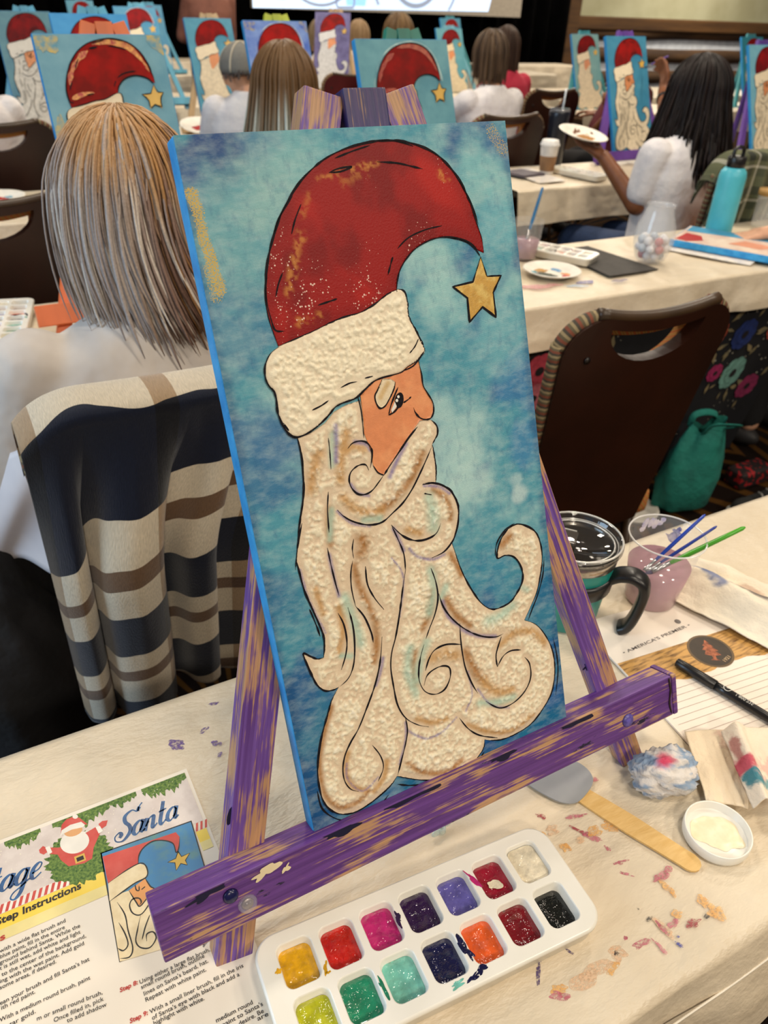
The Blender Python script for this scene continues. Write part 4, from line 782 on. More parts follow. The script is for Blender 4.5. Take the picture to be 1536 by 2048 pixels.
for x, y in cent:
    b.add(*loft([z3(rrect(x, y, .0147-d, .0178-d, .0065-d*.3), z) for d, z in ((0, PHT), (.0005, PHT-.0004), (.0009, PHT-.0015), (.0028, .0065), (.004, .0045), (.0065, .0036))], True))
o = b.build('tray', plas, pal, local=True, smooth=True)
try: o.data.shade_auto_smooth if False else None
except Exception: pass
def wet(name, c_, c_2=None): return M(name, c_, .06, c_2 or tuple(x*.8 for x in c_), 90, 4, .7, 140, bd=.003, coat=.8)
PCOL = [('yellow', (236, 176, 22)), ('red', (206, 34, 24)), ('magenta', (196, 38, 116)), ('violet', (44, 14, 66)), ('lavender', (98, 92, 172)), ('crimson', (150, 16, 44)), ('cream', (240, 228, 200)), ('lime', (186, 188, 34)), ('green', (36, 140, 104)), ('aqua', (122, 200, 184)), ('navy', (16, 18, 66)), ('orange', (228, 92, 36)), ('maroon', (122, 12, 26)), ('black', (16, 18, 16))]
for i, ((x, y), (nm, cc)) in enumerate(zip(cent, PCOL)):
    lv = [.0150, .0150, .0155, .0150, .0150, .0150, .0185, .0150, .0150, .0155, .0150, .0150, .0150, .0125][i]
    bl = rrect(x, y-.0004, .0132, .0163, .0062, 6); bl += (np.stack([fbm(bl[:, 0]*200+i, bl[:, 1]*200, 2), fbm(bl[:, 0]*200+9, bl[:, 1]*200+i, 2)], 1)-.5)*.0006
    pts, tr, nb_ = region(bl, .0022); d, _ = dist(pts, dens(bl, .002)); zz = lv-.0006*sst(.003, 0, d)+.0026*(fbm(pts[:, 0]*110+i*9, pts[:, 1]*110, 3)-.5)*sst(0, .003, d); zz[:nb_] = lv-.0008
    o = mk('paint', z3(pts, 0)+np.stack([zz*0, zz*0, zz], 1), tr, wet('wet_'+nm, cc), pal, local=True, smooth=True); o['label'] = nm+' paint in its well'
def smear(cx_, cy_, r, el, an, nm, z=PHT+.0002, seed=0):
    bl = blob2((cx_, cy_), r, 26, .5, el, an, seed); pts, tr, _ = region(bl, .0025); mk('paint_smear', z3(pts, z), tr, MATS['wet_'+nm], pal, local=True)
for i, a in enumerate([(-.1205, .0205, .0018, 1.6, .5, 'yellow'), (-.0865, .009, .002, 2.4, 1.2, 'yellow'), (-.02, .02, .0022, 3.6, 1.7, 'violet'), (-.0865, .004, .0012, 1.5, .4, 'yellow'), (.018, -.022, .0032, 3.0, 1.7, 'navy'), (.012, -.0425, .0026, 3.0, .1, 'navy'), (.022, -.0405, .002, 2.4, .2, 'navy'), (.052, .026, .0016, 4.5, 1.9, 'magenta'), (.0, -.0425, .002, 2.5, .1, 'aqua'), (-.053, -.02, .0015, 5, 1.7, 'green')]): smear(*a, seed=i)
pts, tr, _ = region(blob2((.069, .0165), .0042, 24, .2, 1.5, -.5, 4), .002); mk('white_swirl', z3(pts, .0163), tr, MATS['wet_cream'], pal, local=True)

# --- short steel mug with clear lid and black clip-on handle
MC = np.array([.568, .524]); MH = .12
mug = thing('travel_mug', 'teal steel mug with clear lid and black clip-on handle', 'mug', (MC[0], MC[1], ZT))
teal = M('teal_powder_coat', (24, 140, 130), .35, (20, 126, 118), 30, bmp=.15, bsc=900, bd=.0005); steel = M('brushed_steel', (196, 188, 178), .25, (170, 162, 150), 200, metal=.95); blackp = M('black_plastic', (16, 15, 16), .35, (24, 22, 23), 20)
v, f = lathe([(.030, 0), (.0375, .001), (.040, .004), (.047, .088), (.0475, .094)], 48, True, False); mk('body', v, f, teal, mug, True, True)
v, f = lathe([(.0475, .0935), (.0487, .0945), (.0495, .1085), (.0480, .1095), (.0455, .09)], 48, False, False); mk('steel_band', v, f, steel, mug, True, True)
lidm = Mglass('lid_plastic', (60, 56, 52), .03, 1.5, .45)
v, f = lathe([(.0455, .100), (.0480, .1095), (.0520, .110), (.0528, .112), (.0528, .117), (.0515, .119), (.0490, .119), (.0475, .1165), (.0465, .1115), (.0440, .1105), (.0432, .1125), (.0415, .1128), (.0408, .110), (.0400, .1085), (.0001, .1085)], 56, False, False); lid = mk('lid', v, f, lidm, mug, True, True)
for rr, zz, tk in ((.0510, .1188, .0013), (.0425, .1130, .0009), (.0468, .1125, .0006)):
    v, f = tube(catmull([(rr*math.cos(a), rr*math.sin(a), zz) for a in np.linspace(0, 2*PI, 40)], 1), tk, 8, cap=False); mk('lid_rim', v, f, Mglass('lid_rim_plastic', (235, 230, 220), .03, 1.5, .6), lid, True, True)
v, f = lathe([(.0001, .1035), (.044, .1035), (.0445, .098)], 48, False, False); mk('drink', v, f, M('black_coffee', (12, 8, 6), .08), mug, True, True)
Rs = np.array([[.77, .64, 0], [-.64, .77, 0], [0, 0, 1]])
v, f = bbox(.028, .026, .009, .003, 3); sl_ = mk('lid_slider', v@Rs+[-.010, .010, .1125], f, Mglass('slider_plastic', (70, 64, 58), .04, 1.5, .75), lid, True, True)
v, f = tube(np.array([(-.013, -.010, .0045), (-.013, .012, .0045), (.013, .012, .0045), (.013, -.010, .0045)])@Rs+[-.010, .010, .1128], .0008, 6); mk('slider_edge', v, f, MATS['lid_rim_plastic'], sl_, True, True)
v, f = lathe([(.0445, .056), (.0475, .055), (.0490, .057), (.0500, .072), (.0490, .0765), (.0462, .077)], 48, False, False); mk('handle_band', v, f, blackp, mug, True, True)
hd = np.array([math.cos(math.radians(-52)), math.sin(math.radians(-52)), 0])
pth = catmull([hd*.046+[0, 0, .074], hd*.056+[0, 0, .0815], hd*.07+[0, 0, .0845], hd*.082+[0, 0, .079], hd*.0865+[0, 0, .066], hd*.0855+[0, 0, .045], hd*.082+[0, 0, .024], hd*.0775+[0, 0, .011], hd*.070+[0, 0, .0045]], 6)
v, f = tube(pth, .0130, 14, .5, upv=hd+np.array([0, 0, .3]), sq=.7); mk('handle', v, f, blackp, mug, True, True)

# --- clear plastic cup of rinse water with three brushes
CC = np.array([.690, .497])
cup = thing('rinse_cup', 'clear plastic cup of cloudy pink rinse water', 'cup', (CC[0], CC[1], ZT))
cupm = Mglass('clear_cup', (240, 238, 236), .04, 1.45, .16)
v, f = lathe([(.0001, .002), (.030, .002), (.033, .004), (.0355, .03), (.0405, .07), (.0445, .096), (.0462, .0975), (.0466, .0995), (.0452, .1005)], 48, False, False); mk('cup_wall', v, f, cupm, cup, True, True)
mw, nt, bs = nodes('pink_water'); bs.inputs['Base Color'].default_value = lin((196, 150, 164)); bs.inputs['Roughness'].default_value = .06; bs.inputs['Alpha'].default_value = .86
v, f = lathe([(.0001, .0035), (.0315, .004), (.0345, .03), (.0385, .0575), (.0001, .0575)], 40, False, False); mk('water', v, f, mw, cup, True, True)
v, f = tube(catmull([(.0462*math.cos(a), .0462*math.sin(a), .0995) for a in np.linspace(0, 2*PI, 40)], 1), .0011, 8, cap=False); mk('cup_rim', v, f, Mglass('cup_rim_plastic', (245, 243, 240), .04, 1.45, .55), cup, True, True)
b = B()
for i in range(9):
    a = random.uniform(.2, 1.6); h0 = .072+.022*random.random(); r = .0405+(h0-.07)*.15-.0006
    bl = blob2((a, h0), .006, 14, .5, 1, 0, i); q = np.stack([r*np.cos((bl[:, 0]-a)*24*.9+a), r*np.sin((bl[:, 0]-a)*24*.9+a), bl[:, 1]], 1); b.add(q, [tuple(range(14))])
b.build('paint_splashes', M('white_splash', (232, 228, 232), .4, (120, 120, 190), 60), cup, local=True)
def brush(name, label, p0, p1, r, colr, group=None, ferr=False, bristle=None):
    p0, p1 = np.array(p0, float), np.array(p1, float); L_ = np.linalg.norm(p1-p0); t = thing(name, label, 'paintbrush', tuple(p0)); at_ = lambda k: p0+(p1-p0)*k
    v, f = tube([at_(.30), at_(.34), at_(.5), at_(.8), at_(.97), at_(.995)], [r*.8, r*.9, r*1.15, r, r*.85, r*.35], 10); mk('handle', v, f, M(name+'_'+str(colr[0])+'_handle', colr, .25, tuple(x*.85 for x in colr), 12), t, smooth=True)
    v, f = tube([at_(.14), at_(.15), at_(.31)], [r*1.0, r*1.1, r*.95], 10); mk('ferrule', v, f, M('ferrule_metal', (180, 180, 184), .25, metal=.9), t, smooth=True)
    v, f = tube([at_(.0), at_(.06), at_(.15)], [r*.2, r*.9, r*.9], 10); mk('bristles', v, f, M('bristle_'+name, bristle or (60, 50, 90), .7), t, smooth=True); return t
A0 = np.array([.671, .489, TZ+.068])
def cupbrush(nm, lab, tip, off, r, colr):
    d = tip-A0; d /= np.linalg.norm(d); a_ = A0+off-d*.032; brush(nm, lab, a_, tip+off*.3, r, colr)
cupbrush('paintbrush', 'thin blue brush handle leaning furthest back in the rinse cup', P(1413, 1030, TZ+.126), np.array([.002, .006, 0]), .0022, (24, 66, 176))
cupbrush('paintbrush', 'short thin blue brush between the other two in the rinse cup', P(1433, 1052, TZ+.118), np.array([.004, -.001, 0]), .0019, (20, 52, 150))
cupbrush('paintbrush', 'bright green brush handle leaning out of the rinse cup', P(1487, 1052, TZ+.126), np.array([.004, -.008, .0]), .0030, (78, 170, 40))

# --- notepad, pen
NP = np.array([.567, .436]); NR = math.radians(-6)
pad = thing('notepad', 'lined notepad with a wood-grain strip and round tree emblem', 'notepad', (NP[0]+.1, NP[1]-.1, TZ))
sheet_grid('page', NP[0], NP[0]+.216, NP[1]-.20, NP[1]+.062, ZT+.0022, M('pad_paper', (238, 226, 212), .5, (232, 220, 205), 10), pad, 4, 4, thick=.0024, rot=NR, pivot=NP)
def pr(x, y): c_, s_ = math.cos(NR), math.sin(NR); return (NP[0]+x*c_-y*s_, NP[1]+x*s_+y*c_)
PZ = ZT+.0024
def pflat(name, l, k, mat, sp=.01): return flat(name, [pr(*q) for q in l], PZ+k*.00007, mat, pad, sp)
barkm = M('print_bark', (204, 156, 88), .5, (96, 62, 30), 3, 6, scl=(14, 90, 1), lo=.45, hi=.7)
ww = [(x, -.058+.003*math.sin(x*60)+.0015*math.sin(x*170)) for x in np.linspace(.213, .001, 30)]
pflat('wood_strip_print', [(.001, -.012), (.213, -.010)]+ww, 0, barkm)
b = B()
for i in range(16):
    y = -.068-.0085*i; p0, p1 = pr(.006, y), pr(.21, y); v2, f2 = ribbon2(dens([p0, p1], .02, False), .00045, False, 0); b.add(z3(v2, PZ+.0001), f2)
b.build('ruled_lines', M('print_rule', (176, 156, 146), .6), pad)
mc_ = np.array(pr(.1195, -.034)); mm = [(mc_[0]+.027*math.cos(a), mc_[1]+.027*math.sin(a)) for a in np.linspace(0, 2*PI, 40, endpoint=False)]
flat('emblem_edge', mm, PZ+.0002, M('print_emblem_rim', (104, 82, 54), .5), pad, .01); flat('emblem_ground', [tuple(mc_+(np.array(q)-mc_)*.9) for q in mm], PZ+.00027, M('print_emblem', (52, 42, 32), .5, (62, 50, 38), 60), pad, .01)
cop = M('print_copper', (184, 104, 66), .45, (120, 62, 36), 240)
tree = [(0, .018), (.004, .012), (.002, .012), (.007, .006), (.004, .006), (.010, -.001), (.006, -.001), (.011, -.008), (.003, -.009), (.003, -.014), (.006, -.017), (-.005, -.016), (-.001, -.013), (-.001, -.009), (-.009, -.007), (-.005, 0), (-.009, .001), (-.004, .007), (-.006, .008), (-.002, .013)]
tc_, ts_ = math.cos(-.35+NR), math.sin(-.35+NR)
flat('tree_print', [(mc_[0]+x*tc_-y*ts_, mc_[1]+.001+x*ts_+y*tc_) for x, y in tree], PZ+.00034, cop, pad, .004)
fit([('1921', (mc_[0]+.000, mc_[1]-.0215), (mc_[0]+.0135, mc_[1]-.0185), .006, 0, .02)], M('print_emblem_text', (190, 160, 120), .5), 'emblem_text', pad, PZ+.00034)
fit([("\u2022 AMERICA'S PREMIER \u2022", pr(.018, -.002), pr(.128, .010), .0062, 0, .01)], M('print_grey', (120, 112, 108), .5), 'header_text', pad, PZ+.0002)
b = B(); v, f = lathe([(.0001, 0), (.004, 0)], 14, False, False, (*pr(.118, .022), PZ+.0001)); b.add(v, f); b.build('logo_dot', M('print_grey', (120, 112, 108), .5), pad)
PA, PB = np.array([.6255, .391, ZT+.0085]), np.array([.6600, .252, ZT+.0085])
pen = thing('pen', 'black capped pen with white lettering on the notepad', 'pen', tuple((PA+PB)/2))
pd = (PB-PA)/np.linalg.norm(PB-PA); L_ = np.linalg.norm(PB-PA); pn = np.array([-pd[1], pd[0], 0])
v, f = tube([PA, PA+pd*.001, PA+pd*.012, PA+pd*.048, PA+pd*.0485], [.0042, .0052, .0056, .0058, .0050], 20); mk('cap', v, f, blackp, pen, smooth=True)
v, f = tube([PA+pd*.0485, PA+pd*.06, PB-pd*.004, PB], [.0049, .0051, .0049, .003], 20); mk('barrel', v, f, M('pen_black', (22, 21, 22), .3), pen, smooth=True)
def penprint(items, name):
    V = []; F = []; n = 0
    for s, t0, size, ang0 in items:
        v, f = txt([(s, 0, 0, size, 0, .0, 'LEFT')])
        for q in v:
            a = ang0+q[1]/.0053; V.append(PA+pd*(t0+q[0])+.0053*(math.sin(a)*np.array([0, 0, 1.])+math.cos(a)*pn))
        F += [tuple(i+n for i in q) for q in f]; n += len(v)
    mk(name, V, F, M('print_pen_white', (225, 222, 214), .5), pen)
# reading direction runs along the barrel away from the cap
penprint([('1.800.225.', .0705, .0052, 1.35), ('www.bigcedar', .0705, .0036, .60)], 'lettering')
b = B()
for rr in (.0040, .0036):
    pass
a = np.linspace(0, 2*PI, 26); ring = np.stack([.0605+.0042*np.cos(a), .0042*np.sin(a)], 1); v2, f2 = ribbon2(ring, .0006, False, 0); tri = np.array([(.0575, -.002), (.0605, .0005), (.0635, -.002), (.0605, -.0008)])
def onpen(q): an = 1.35+q[1]/.0053; return PA+pd*q[0]+.00535*(math.sin(an)*np.array([0, 0, 1.])+math.cos(an)*pn)
b.add([onpen(q) for q in v2], f2); b.add([onpen(q) for q in tri], [(0, 1, 3), (1, 2, 3)]); b.build('round_logo', MATS['print_pen_white'], pen)

# --- craft stick, grey scraper, jar lid, wing nut
S0, S1 = np.array([.4120, .3060]), np.array([.4555, .1985]); sd = (S1-S0)/np.linalg.norm(S1-S0); sn_ = np.array([-sd[1], sd[0]]); SL = np.linalg.norm(S1-S0)
prof = [(-.012, .0085), (0, .0092), (.02, .0102), (.05, .0108), (.075, .0098), (.10, .0092), (SL-.009, .0094), (SL-.005, .0082), (SL-.002, .0058), (SL, .0025)]
poly = [S0+sd*t+sn_*w_ for t, w_ in prof]+[S0+sd*t-sn_*w_ for t, w_ in prof[::-1]]
def slab(name, poly, z0, z1, mat, parent=None, sp=.006, bv=.0004, **k):
    pts, tr, nb_ = region(poly, sp); n = len(pts); V = np.concatenate([z3(pts, z1), z3(pts, z0)]); F = list(tr)+[tuple(q+n for q in t[::-1]) for t in tr]+[(i, i+n, (i+1) % nb_+n, (i+1) % nb_) for i in range(nb_)]
    return mk(name, V, F, mat, parent, **k)
o = slab('craft_stick', poly, ZT, ZT+.0022, M('birch_stick', (224, 186, 120), .6, (212, 170, 100), 3, 4, .2, 10, scl=(12, 60, 1)), base=(*((S0+S1)/2), TZ)); tag(o, 'flat pale wooden craft stick beside the upturned lid', 'craft stick')
scr_poly = catmull([P(1050, 1562)[:2], P(1100, 1540)[:2], P(1140, 1528)[:2], P(1172, 1545)[:2], P(1184, 1570)[:2], P(1168, 1598)[:2], P(1145, 1614)[:2], P(1110, 1608)[:2], P(1058, 1578)[:2]], 4, True)
o = slab('scraper', scr_poly, ZT+.0024, ZT+.0038, M('grey_plastic', (140, 142, 146), .3, (150, 152, 154), 20), base=(.40, .32, TZ)); tag(o, 'rounded grey plastic scraper blade under the easel crossbar', 'scraper')
LC = (.4935, .2150, ZT)
jl = thing('jar_lid', 'upturned white jar lid with dried cream paint inside', 'lid', LC)
v, f = lathe([(.0285, 0), (.0298, .001), (.0302, .003), (.0302, .0115), (.0294, .0125), (.0284, .0115), (.0278, .004), (.0265, .0032), (.0001, .003)], 48, True, False); mk('cap', v, f, plas, jl, True, True)
bl = blob2((0.002, 0), .021, 60, .18, 1.05, .3, 2); pts, tr, _ = region(bl, .0025); mk('dried_paint', z3(pts, 0)+np.stack([pts[:, 0]*0, pts[:, 0]*0, .0034+.0014*fbm(pts[:, 0]*160, pts[:, 1]*160, 4)*sst(0, .005, dist(pts, dens(bl, .002))[0])], 1), tr, M('dried_cream', (240, 230, 200), .3, (232, 218, 184), 80), jl, True, True)
wg = thing('wing_nut', 'small clear wing nut lying behind the palette', 'wing nut', (*P(882, 1667)[:2], ZT))
clr = Mglass('clear_nut', (190, 210, 205), .05, 1.5, .5)
v, f = lathe([(.003, 0), (.0042, .001), (.0042, .006), (.003, .007), (.0018, .007), (.0018, 0)], 18, False, False); mk('hub', v, f, clr, wg, True, True)
for s_ in (-1, 1):
    v, f = ellipsoid((s_*.0075, s_*.002, .0055), (.0046, .0016, .0045), 12, 8); mk('wing', v, f, clr, wg, True, True)

# --- paper towels
def towel(name, label, poly_fn, nx, ny, h, mat, col=None, base=None):
    X, Y_ = np.meshgrid(np.linspace(0, 1, nx), np.linspace(0, 1, ny)); V = poly_fn(X.ravel(), Y_.ravel()); V = np.array(V).T
    V[:, 2] = ZT+.003+h(X.ravel(), Y_.ravel()); o = mk(name, V, grid(nx, ny), mat, smooth=True, col=col, base=base if base is not None else tuple(V.mean(0)*[1, 1, 0]+[0, 0, TZ])); s_ = o.modifiers.new('thickness', 'SOLIDIFY'); s_.thickness = .0012; s_.offset = 1; tag(o, label, 'paper towel'); return o
def quad(a, b_, c_, d): # a=(0,0) b=(1,0) c=(1,1) d=(0,1)
    a, b_, c_, d = [np.array(q) for q in (a, b_, c_, d)]
    return lambda x, y: (a[0]*(1-x)*(1-y)+b_[0]*x*(1-y)+c_[0]*x*y+d[0]*(1-x)*y, a[1]*(1-x)*(1-y)+b_[1]*x*(1-y)+c_[1]*x*y+d[1]*(1-x)*y, x*0)
tw_m = Mvc('paper_towel', .9, .5, 320, .002, .05, 40)
def stains(nx, ny, base, lst):
    X, Y_ = np.meshgrid(np.linspace(0, 1, nx), np.linspace(0, 1, ny)); x, y = X.ravel(), Y_.ravel(); c_ = np.tile(L(base), (len(x), 1))
    for cx_, cy_, rx, ry, colr, k in lst:
        d = np.hypot((x-cx_)/rx, (y-cy_)/ry)+(fbm(x*14+cx_*50, y*14+cy_*30, 4)-.5)*1.3; c_ = lerp(c_, L(colr), k*sst(1, .5, d))
    return c_
n_ = 70
towel('paper_towel', 'long rolled paper towel with blue and grey paint marks behind the notepad', quad(P(1305, 1195)[:2], P(1600, 1345)[:2], P(1660, 1230)[:2], P(1385, 1125)[:2]), n_, n_, lambda x, y: .030*np.exp(-((y-.38)/.2)**2)+.014*np.exp(-((y-.8)/.1)**2)+.012*fbm(x*4, y*7, 4), tw_m, stains(n_, n_, (240, 228, 206), [(.16, .50, .16, .15, (100, 112, 150), .95), (.28, .40, .12, .12, (108, 120, 158), .9), (.55, .42, .2, .08, (78, 66, 68), .85), (.64, .48, .1, .07, (50, 46, 50), .9), (.48, .66, .12, .05, (196, 160, 140), .7)]))
towel('paper_towel', 'flat cream paper towel under the rose-stained one', quad(P(1365, 1475)[:2], P(1408, 1615)[:2], P(1490, 1630)[:2], P(1500, 1468)[:2]), 40, 40, lambda x, y: .002+.004*fbm(x*5, y*5, 3), tw_m, stains(40, 40, (232, 214, 186), [(.15, .75, .2, .3, (190, 150, 140), .5), (.3, .9, .1, .15, (160, 60, 70), .5), (.05, .6, .06, .3, (200, 150, 140), .5)]))
towel('paper_towel', 'folded paper towel stained rose, red and teal at the right edge', quad(P(1432, 1490)[:2], P(1494, 1645)[:2], P(1600, 1640)[:2], P(1570, 1495)[:2]), 60, 60, lambda x, y: .010+.010*sst(0, .25, y)+.012*np.exp(-((y-.12)/.1)**2)+.006*fbm(x*4+3, y*5, 3), tw_m, stains(60, 60, (238, 222, 200), [(.52, .08, .16, .16, (196, 70, 92), .95), (.72, .14, .13, .2, (40, 124, 138), .95), (.8, .35, .1, .2, (60, 140, 150), .8), (.3, .06, .2, .05, (160, 40, 50), .7), (.3, .8, .15, .25, (214, 150, 150), .7), (.62, .5, .2, .3, (222, 170, 160), .7)]))
# crumpled towel wad
vv_, ff_ = ellipsoid((0, 0, 0), (1, 1, 1), 64, 40); nn_ = vv_.copy()
rr = 1+.55*(fbm(nn_[:, 0]*2.1+nn_[:, 2]*1.7+5, nn_[:, 1]*2.3+nn_[:, 2]+9, 4)-.5)+.5*(np.abs(fbm(nn_[:, 0]*4+nn_[:, 1]*3+20, nn_[:, 2]*5-nn_[:, 1]*2+20, 3)-.5)-.12); V = nn_*rr[:, None]*np.array([.034, .024, .021]); V[:, 2] = np.maximum(V[:, 2]+.016, .0005)
a_ = math.radians(-18); V[:, :2] = V[:, :2]@np.array([[math.cos(a_), math.sin(a_)], [-math.sin(a_), math.cos(a_)]]); wc = np.array([.492, .281, ZT+.001]); cc = np.tile(L((226, 220, 214)), (len(V), 1)); nz = fbm(nn_[:, 0]*2+3, nn_[:, 1]*2+nn_[:, 2]*2, 4); cc = lerp(cc, L((132, 160, 192)), .9*sst(.5, .66, nz)); cc = lerp(cc, L((208, 52, 92)), .95*sst(.45, .15, np.hypot(nn_[:, 0]+.25, np.hypot(nn_[:, 1]+.1, nn_[:, 2]-1))+(nz-.5)*.6))
o = mk('crumpled_towel', V+wc, ff_, tw_m, smooth=True, col=cc, base=tuple(wc)); tag(o, 'crumpled paper towel wad with pink and blue paint by the easel foot', 'paper towel')

# --- paint smears on the cover
def stn(n, c_, c_2=None):
    """dried paint, dragged thin so that the cover shows through in streaks"""
    m_ = M('stain_'+n, c_, .5, c_2 or tuple(min(255, x*1.06) for x in c_), 200, 4); nt_ = m_.node_tree
    if 'streak' not in nt_.nodes:
        q_ = noise(nt_, coordn(nt_, None, (1, 1.6, 1), (0, 0, .5)), 330, 4, .7); r_ = ramp(nt_, q_, [(.36, (0, 0, 0)), (.56, (235, 235, 235))]); nt_.links.new(r_, nt_.nodes['Principled BSDF'].inputs['Alpha']); q_.node.name = 'streak'
    return m_
PUR, ROSE, PEACH, OCR, DKR, VIO, BLK_, BLU = stn('purple', (92, 62, 138)), stn('rose', (176, 70, 96), (206, 130, 140)), stn('peach', (222, 178, 138), (224, 196, 164)), stn('ochre', (220, 160, 84), (232, 186, 120)), stn('darkred', (150, 40, 56)), stn('violet', (74, 54, 110)), stn('black', (40, 38, 40)), stn('blue', (50, 60, 150))
k6 = lambda x, y: (1040+x/3.097, 1440+y/3.097)
SM = [((355, 1490), .0055, 1.9, -.3, PUR), ((410, 1462), .003, 2.0, .9, PUR), ((428, 1410), .002, 4, .5, PUR), ((432, 1490), .0035, 1.5, .2, PUR), ((440, 1512), .002, 1.6, 1.2, PUR), ((410, 1890), .0015, 3, 1.2, PUR), (k6(130, 605), .0022, 2.2, -.5, DKR), (k6(350, 605), .0018, 7, .2, ROSE), (k6(200, 690), .0045, 1.3, .3, PEACH), (k6(380, 700), .0016, 8, -.5, DKR), (k6(430, 730), .003, 4, -.5, ROSE), (k6(460, 695), .0045, 1.6, .3, OCR), (k6(280, 797), .0038, 1.2, 0, OCR), (k6(550, 670), .006, 1.3, -.6, OCR), (k6(370, 745), .003, 2, .2, PEACH), (k6(465, 380), .0022, 1.8, .6, ROSE), (k6(140, 720), .003, 1.6, .3, OCR), (k6(620, 890), .0016, 6, .3, ROSE), (k6(650, 960), .0014, 6, -.3, ROSE), (k6(540, 805), .0015, 3, -.8, ROSE), (k6(870, 980), .0035, 2.4, .5, ROSE), (k6(915, 935), .003, 1.4, .3, ROSE), (k6(918, 1055), .003, 3.2, -1.0, OCR), (k6(970, 1210), .0032, 1.6, .3, OCR), (k6(1130, 1130), .0042, 1.2, -.5, OCR), (k6(1210, 1195), .0062, 1.2, 0, OCR), (k6(1070, 1265), .003, 2.6, .5, DKR), (k6(950, 1270), .0028, 2.6, .6, ROSE), (k6(885, 1290), .0035, 4.0, -.95, PEACH), (k6(880, 1300), .0022, 4.5, -.95, ROSE), (k6(750, 1390), .003, 3.2, .45, ROSE), (k6(600, 1455), .005, 1.5, .2, PEACH), (k6(590, 1455), .0016, 1.5, .5, BLK_), (k6(570, 1545), .0035, 2.2, .5, OCR), (k6(470, 1560), .0045, 3.4, .5, PEACH), (k6(390, 1610), .0055, 2.2, .5, PEACH), (k6(410, 1590), .004, 2.2, .4, OCR), (k6(240, 1680), .004, 2.0, .1, OCR), (k6(240, 1712), .003, 3.4, -.1, ROSE), (k6(112, 1580), .0016, 8, 1.4, VIO), (k6(128, 1470), .0012, 4, 1.4, VIO), (k6(300, 1440), .0012, 4, -.6, VIO), (k6(870, 1420), .0016, 7, -1.0, ROSE), (k6(800, 1240), .0012, 4, .7, BLK_), (k6(1150, 1225), .0018, 1.3, 0, BLK_), (k6(985, 1400), .0015, 2.5, -.6, BLU), (k6(975, 1350), .0008, 2, 0, BLU), (k6(730, 1178), .0009, 1, 0, BLK_), (k6(650, 1360), .0018, 1.4, .8, ROSE)]
for i, (p_, r, el, an, mt) in enumerate(SM):
    q = P(*p_)[:2]; bl = blob2(q, r*1.05, 30, .3, el**.8, an-.5, i); pts, tr, _ = region(bl, .003); mk('paint_stain', z3(pts, TZ+.0021+.00002*(i % 9)), tr, mt, COVERS[1])

# thin pale hem line along the front drop of the nearest cover
xs_ = np.linspace(-.74, 1.07, 120); v, f = tube(np.stack([xs_, N1-.0165-.003*fbm(xs_*9, xs_*0, 2), TZ-.034+.012*(fbm(xs_*5, xs_*0+3, 3)-.5)], 1), .0011, 6); mk('hem', v, f, M('hem_white', (236, 228, 212), .4), COVERS[1], smooth=True)
# ------------------------------------------------------------------ banquet chairs
chair_m = M('chair_shell', (48, 19, 8), .42, (28, 10, 4), 3, 4, .1, 60); rail_m = M('chair_rail', (70, 50, 30), .4, (54, 38, 22), 10)
fab_m, nt, bs = nodes('chair_fabric'); bs.inputs['Roughness'].default_value = .9
wv = N(nt, 'ShaderNodeTexWave', wave_type='BANDS', bands_direction='DIAGONAL'); wv.inputs['Scale'].default_value = 42; nt.links.new(coordn(nt), wv.inputs['Vector'])
nt.links.new(ramp(nt, wv.outputs['Fac'], [(0, (150, 96, 40)), (.35, (190, 140, 72)), (.55, (126, 116, 62)), (.8, (176, 90, 40))]), bs.inputs['Base Color'])
pip_m, nt, bs = nodes('striped_piping'); bs.inputs['Roughness'].default_value = .8; sx = N(nt, 'ShaderNodeSeparateXYZ'); nt.links.new(coordn(nt, 'bc', (55, 1, 1)), sx.inputs[0]); fr = N(nt, 'ShaderNodeMath', operation='FRACT'); nt.links.new(sx.outputs[0], fr.inputs[0])
nt.links.new(ramp(nt, fr.outputs[0], [(0, (150, 132, 96)), (.25, (70, 62, 50)), (.5, (124, 66, 44)), (.75, (96, 84, 60))], 'CONSTANT'), bs.inputs['Base Color'])
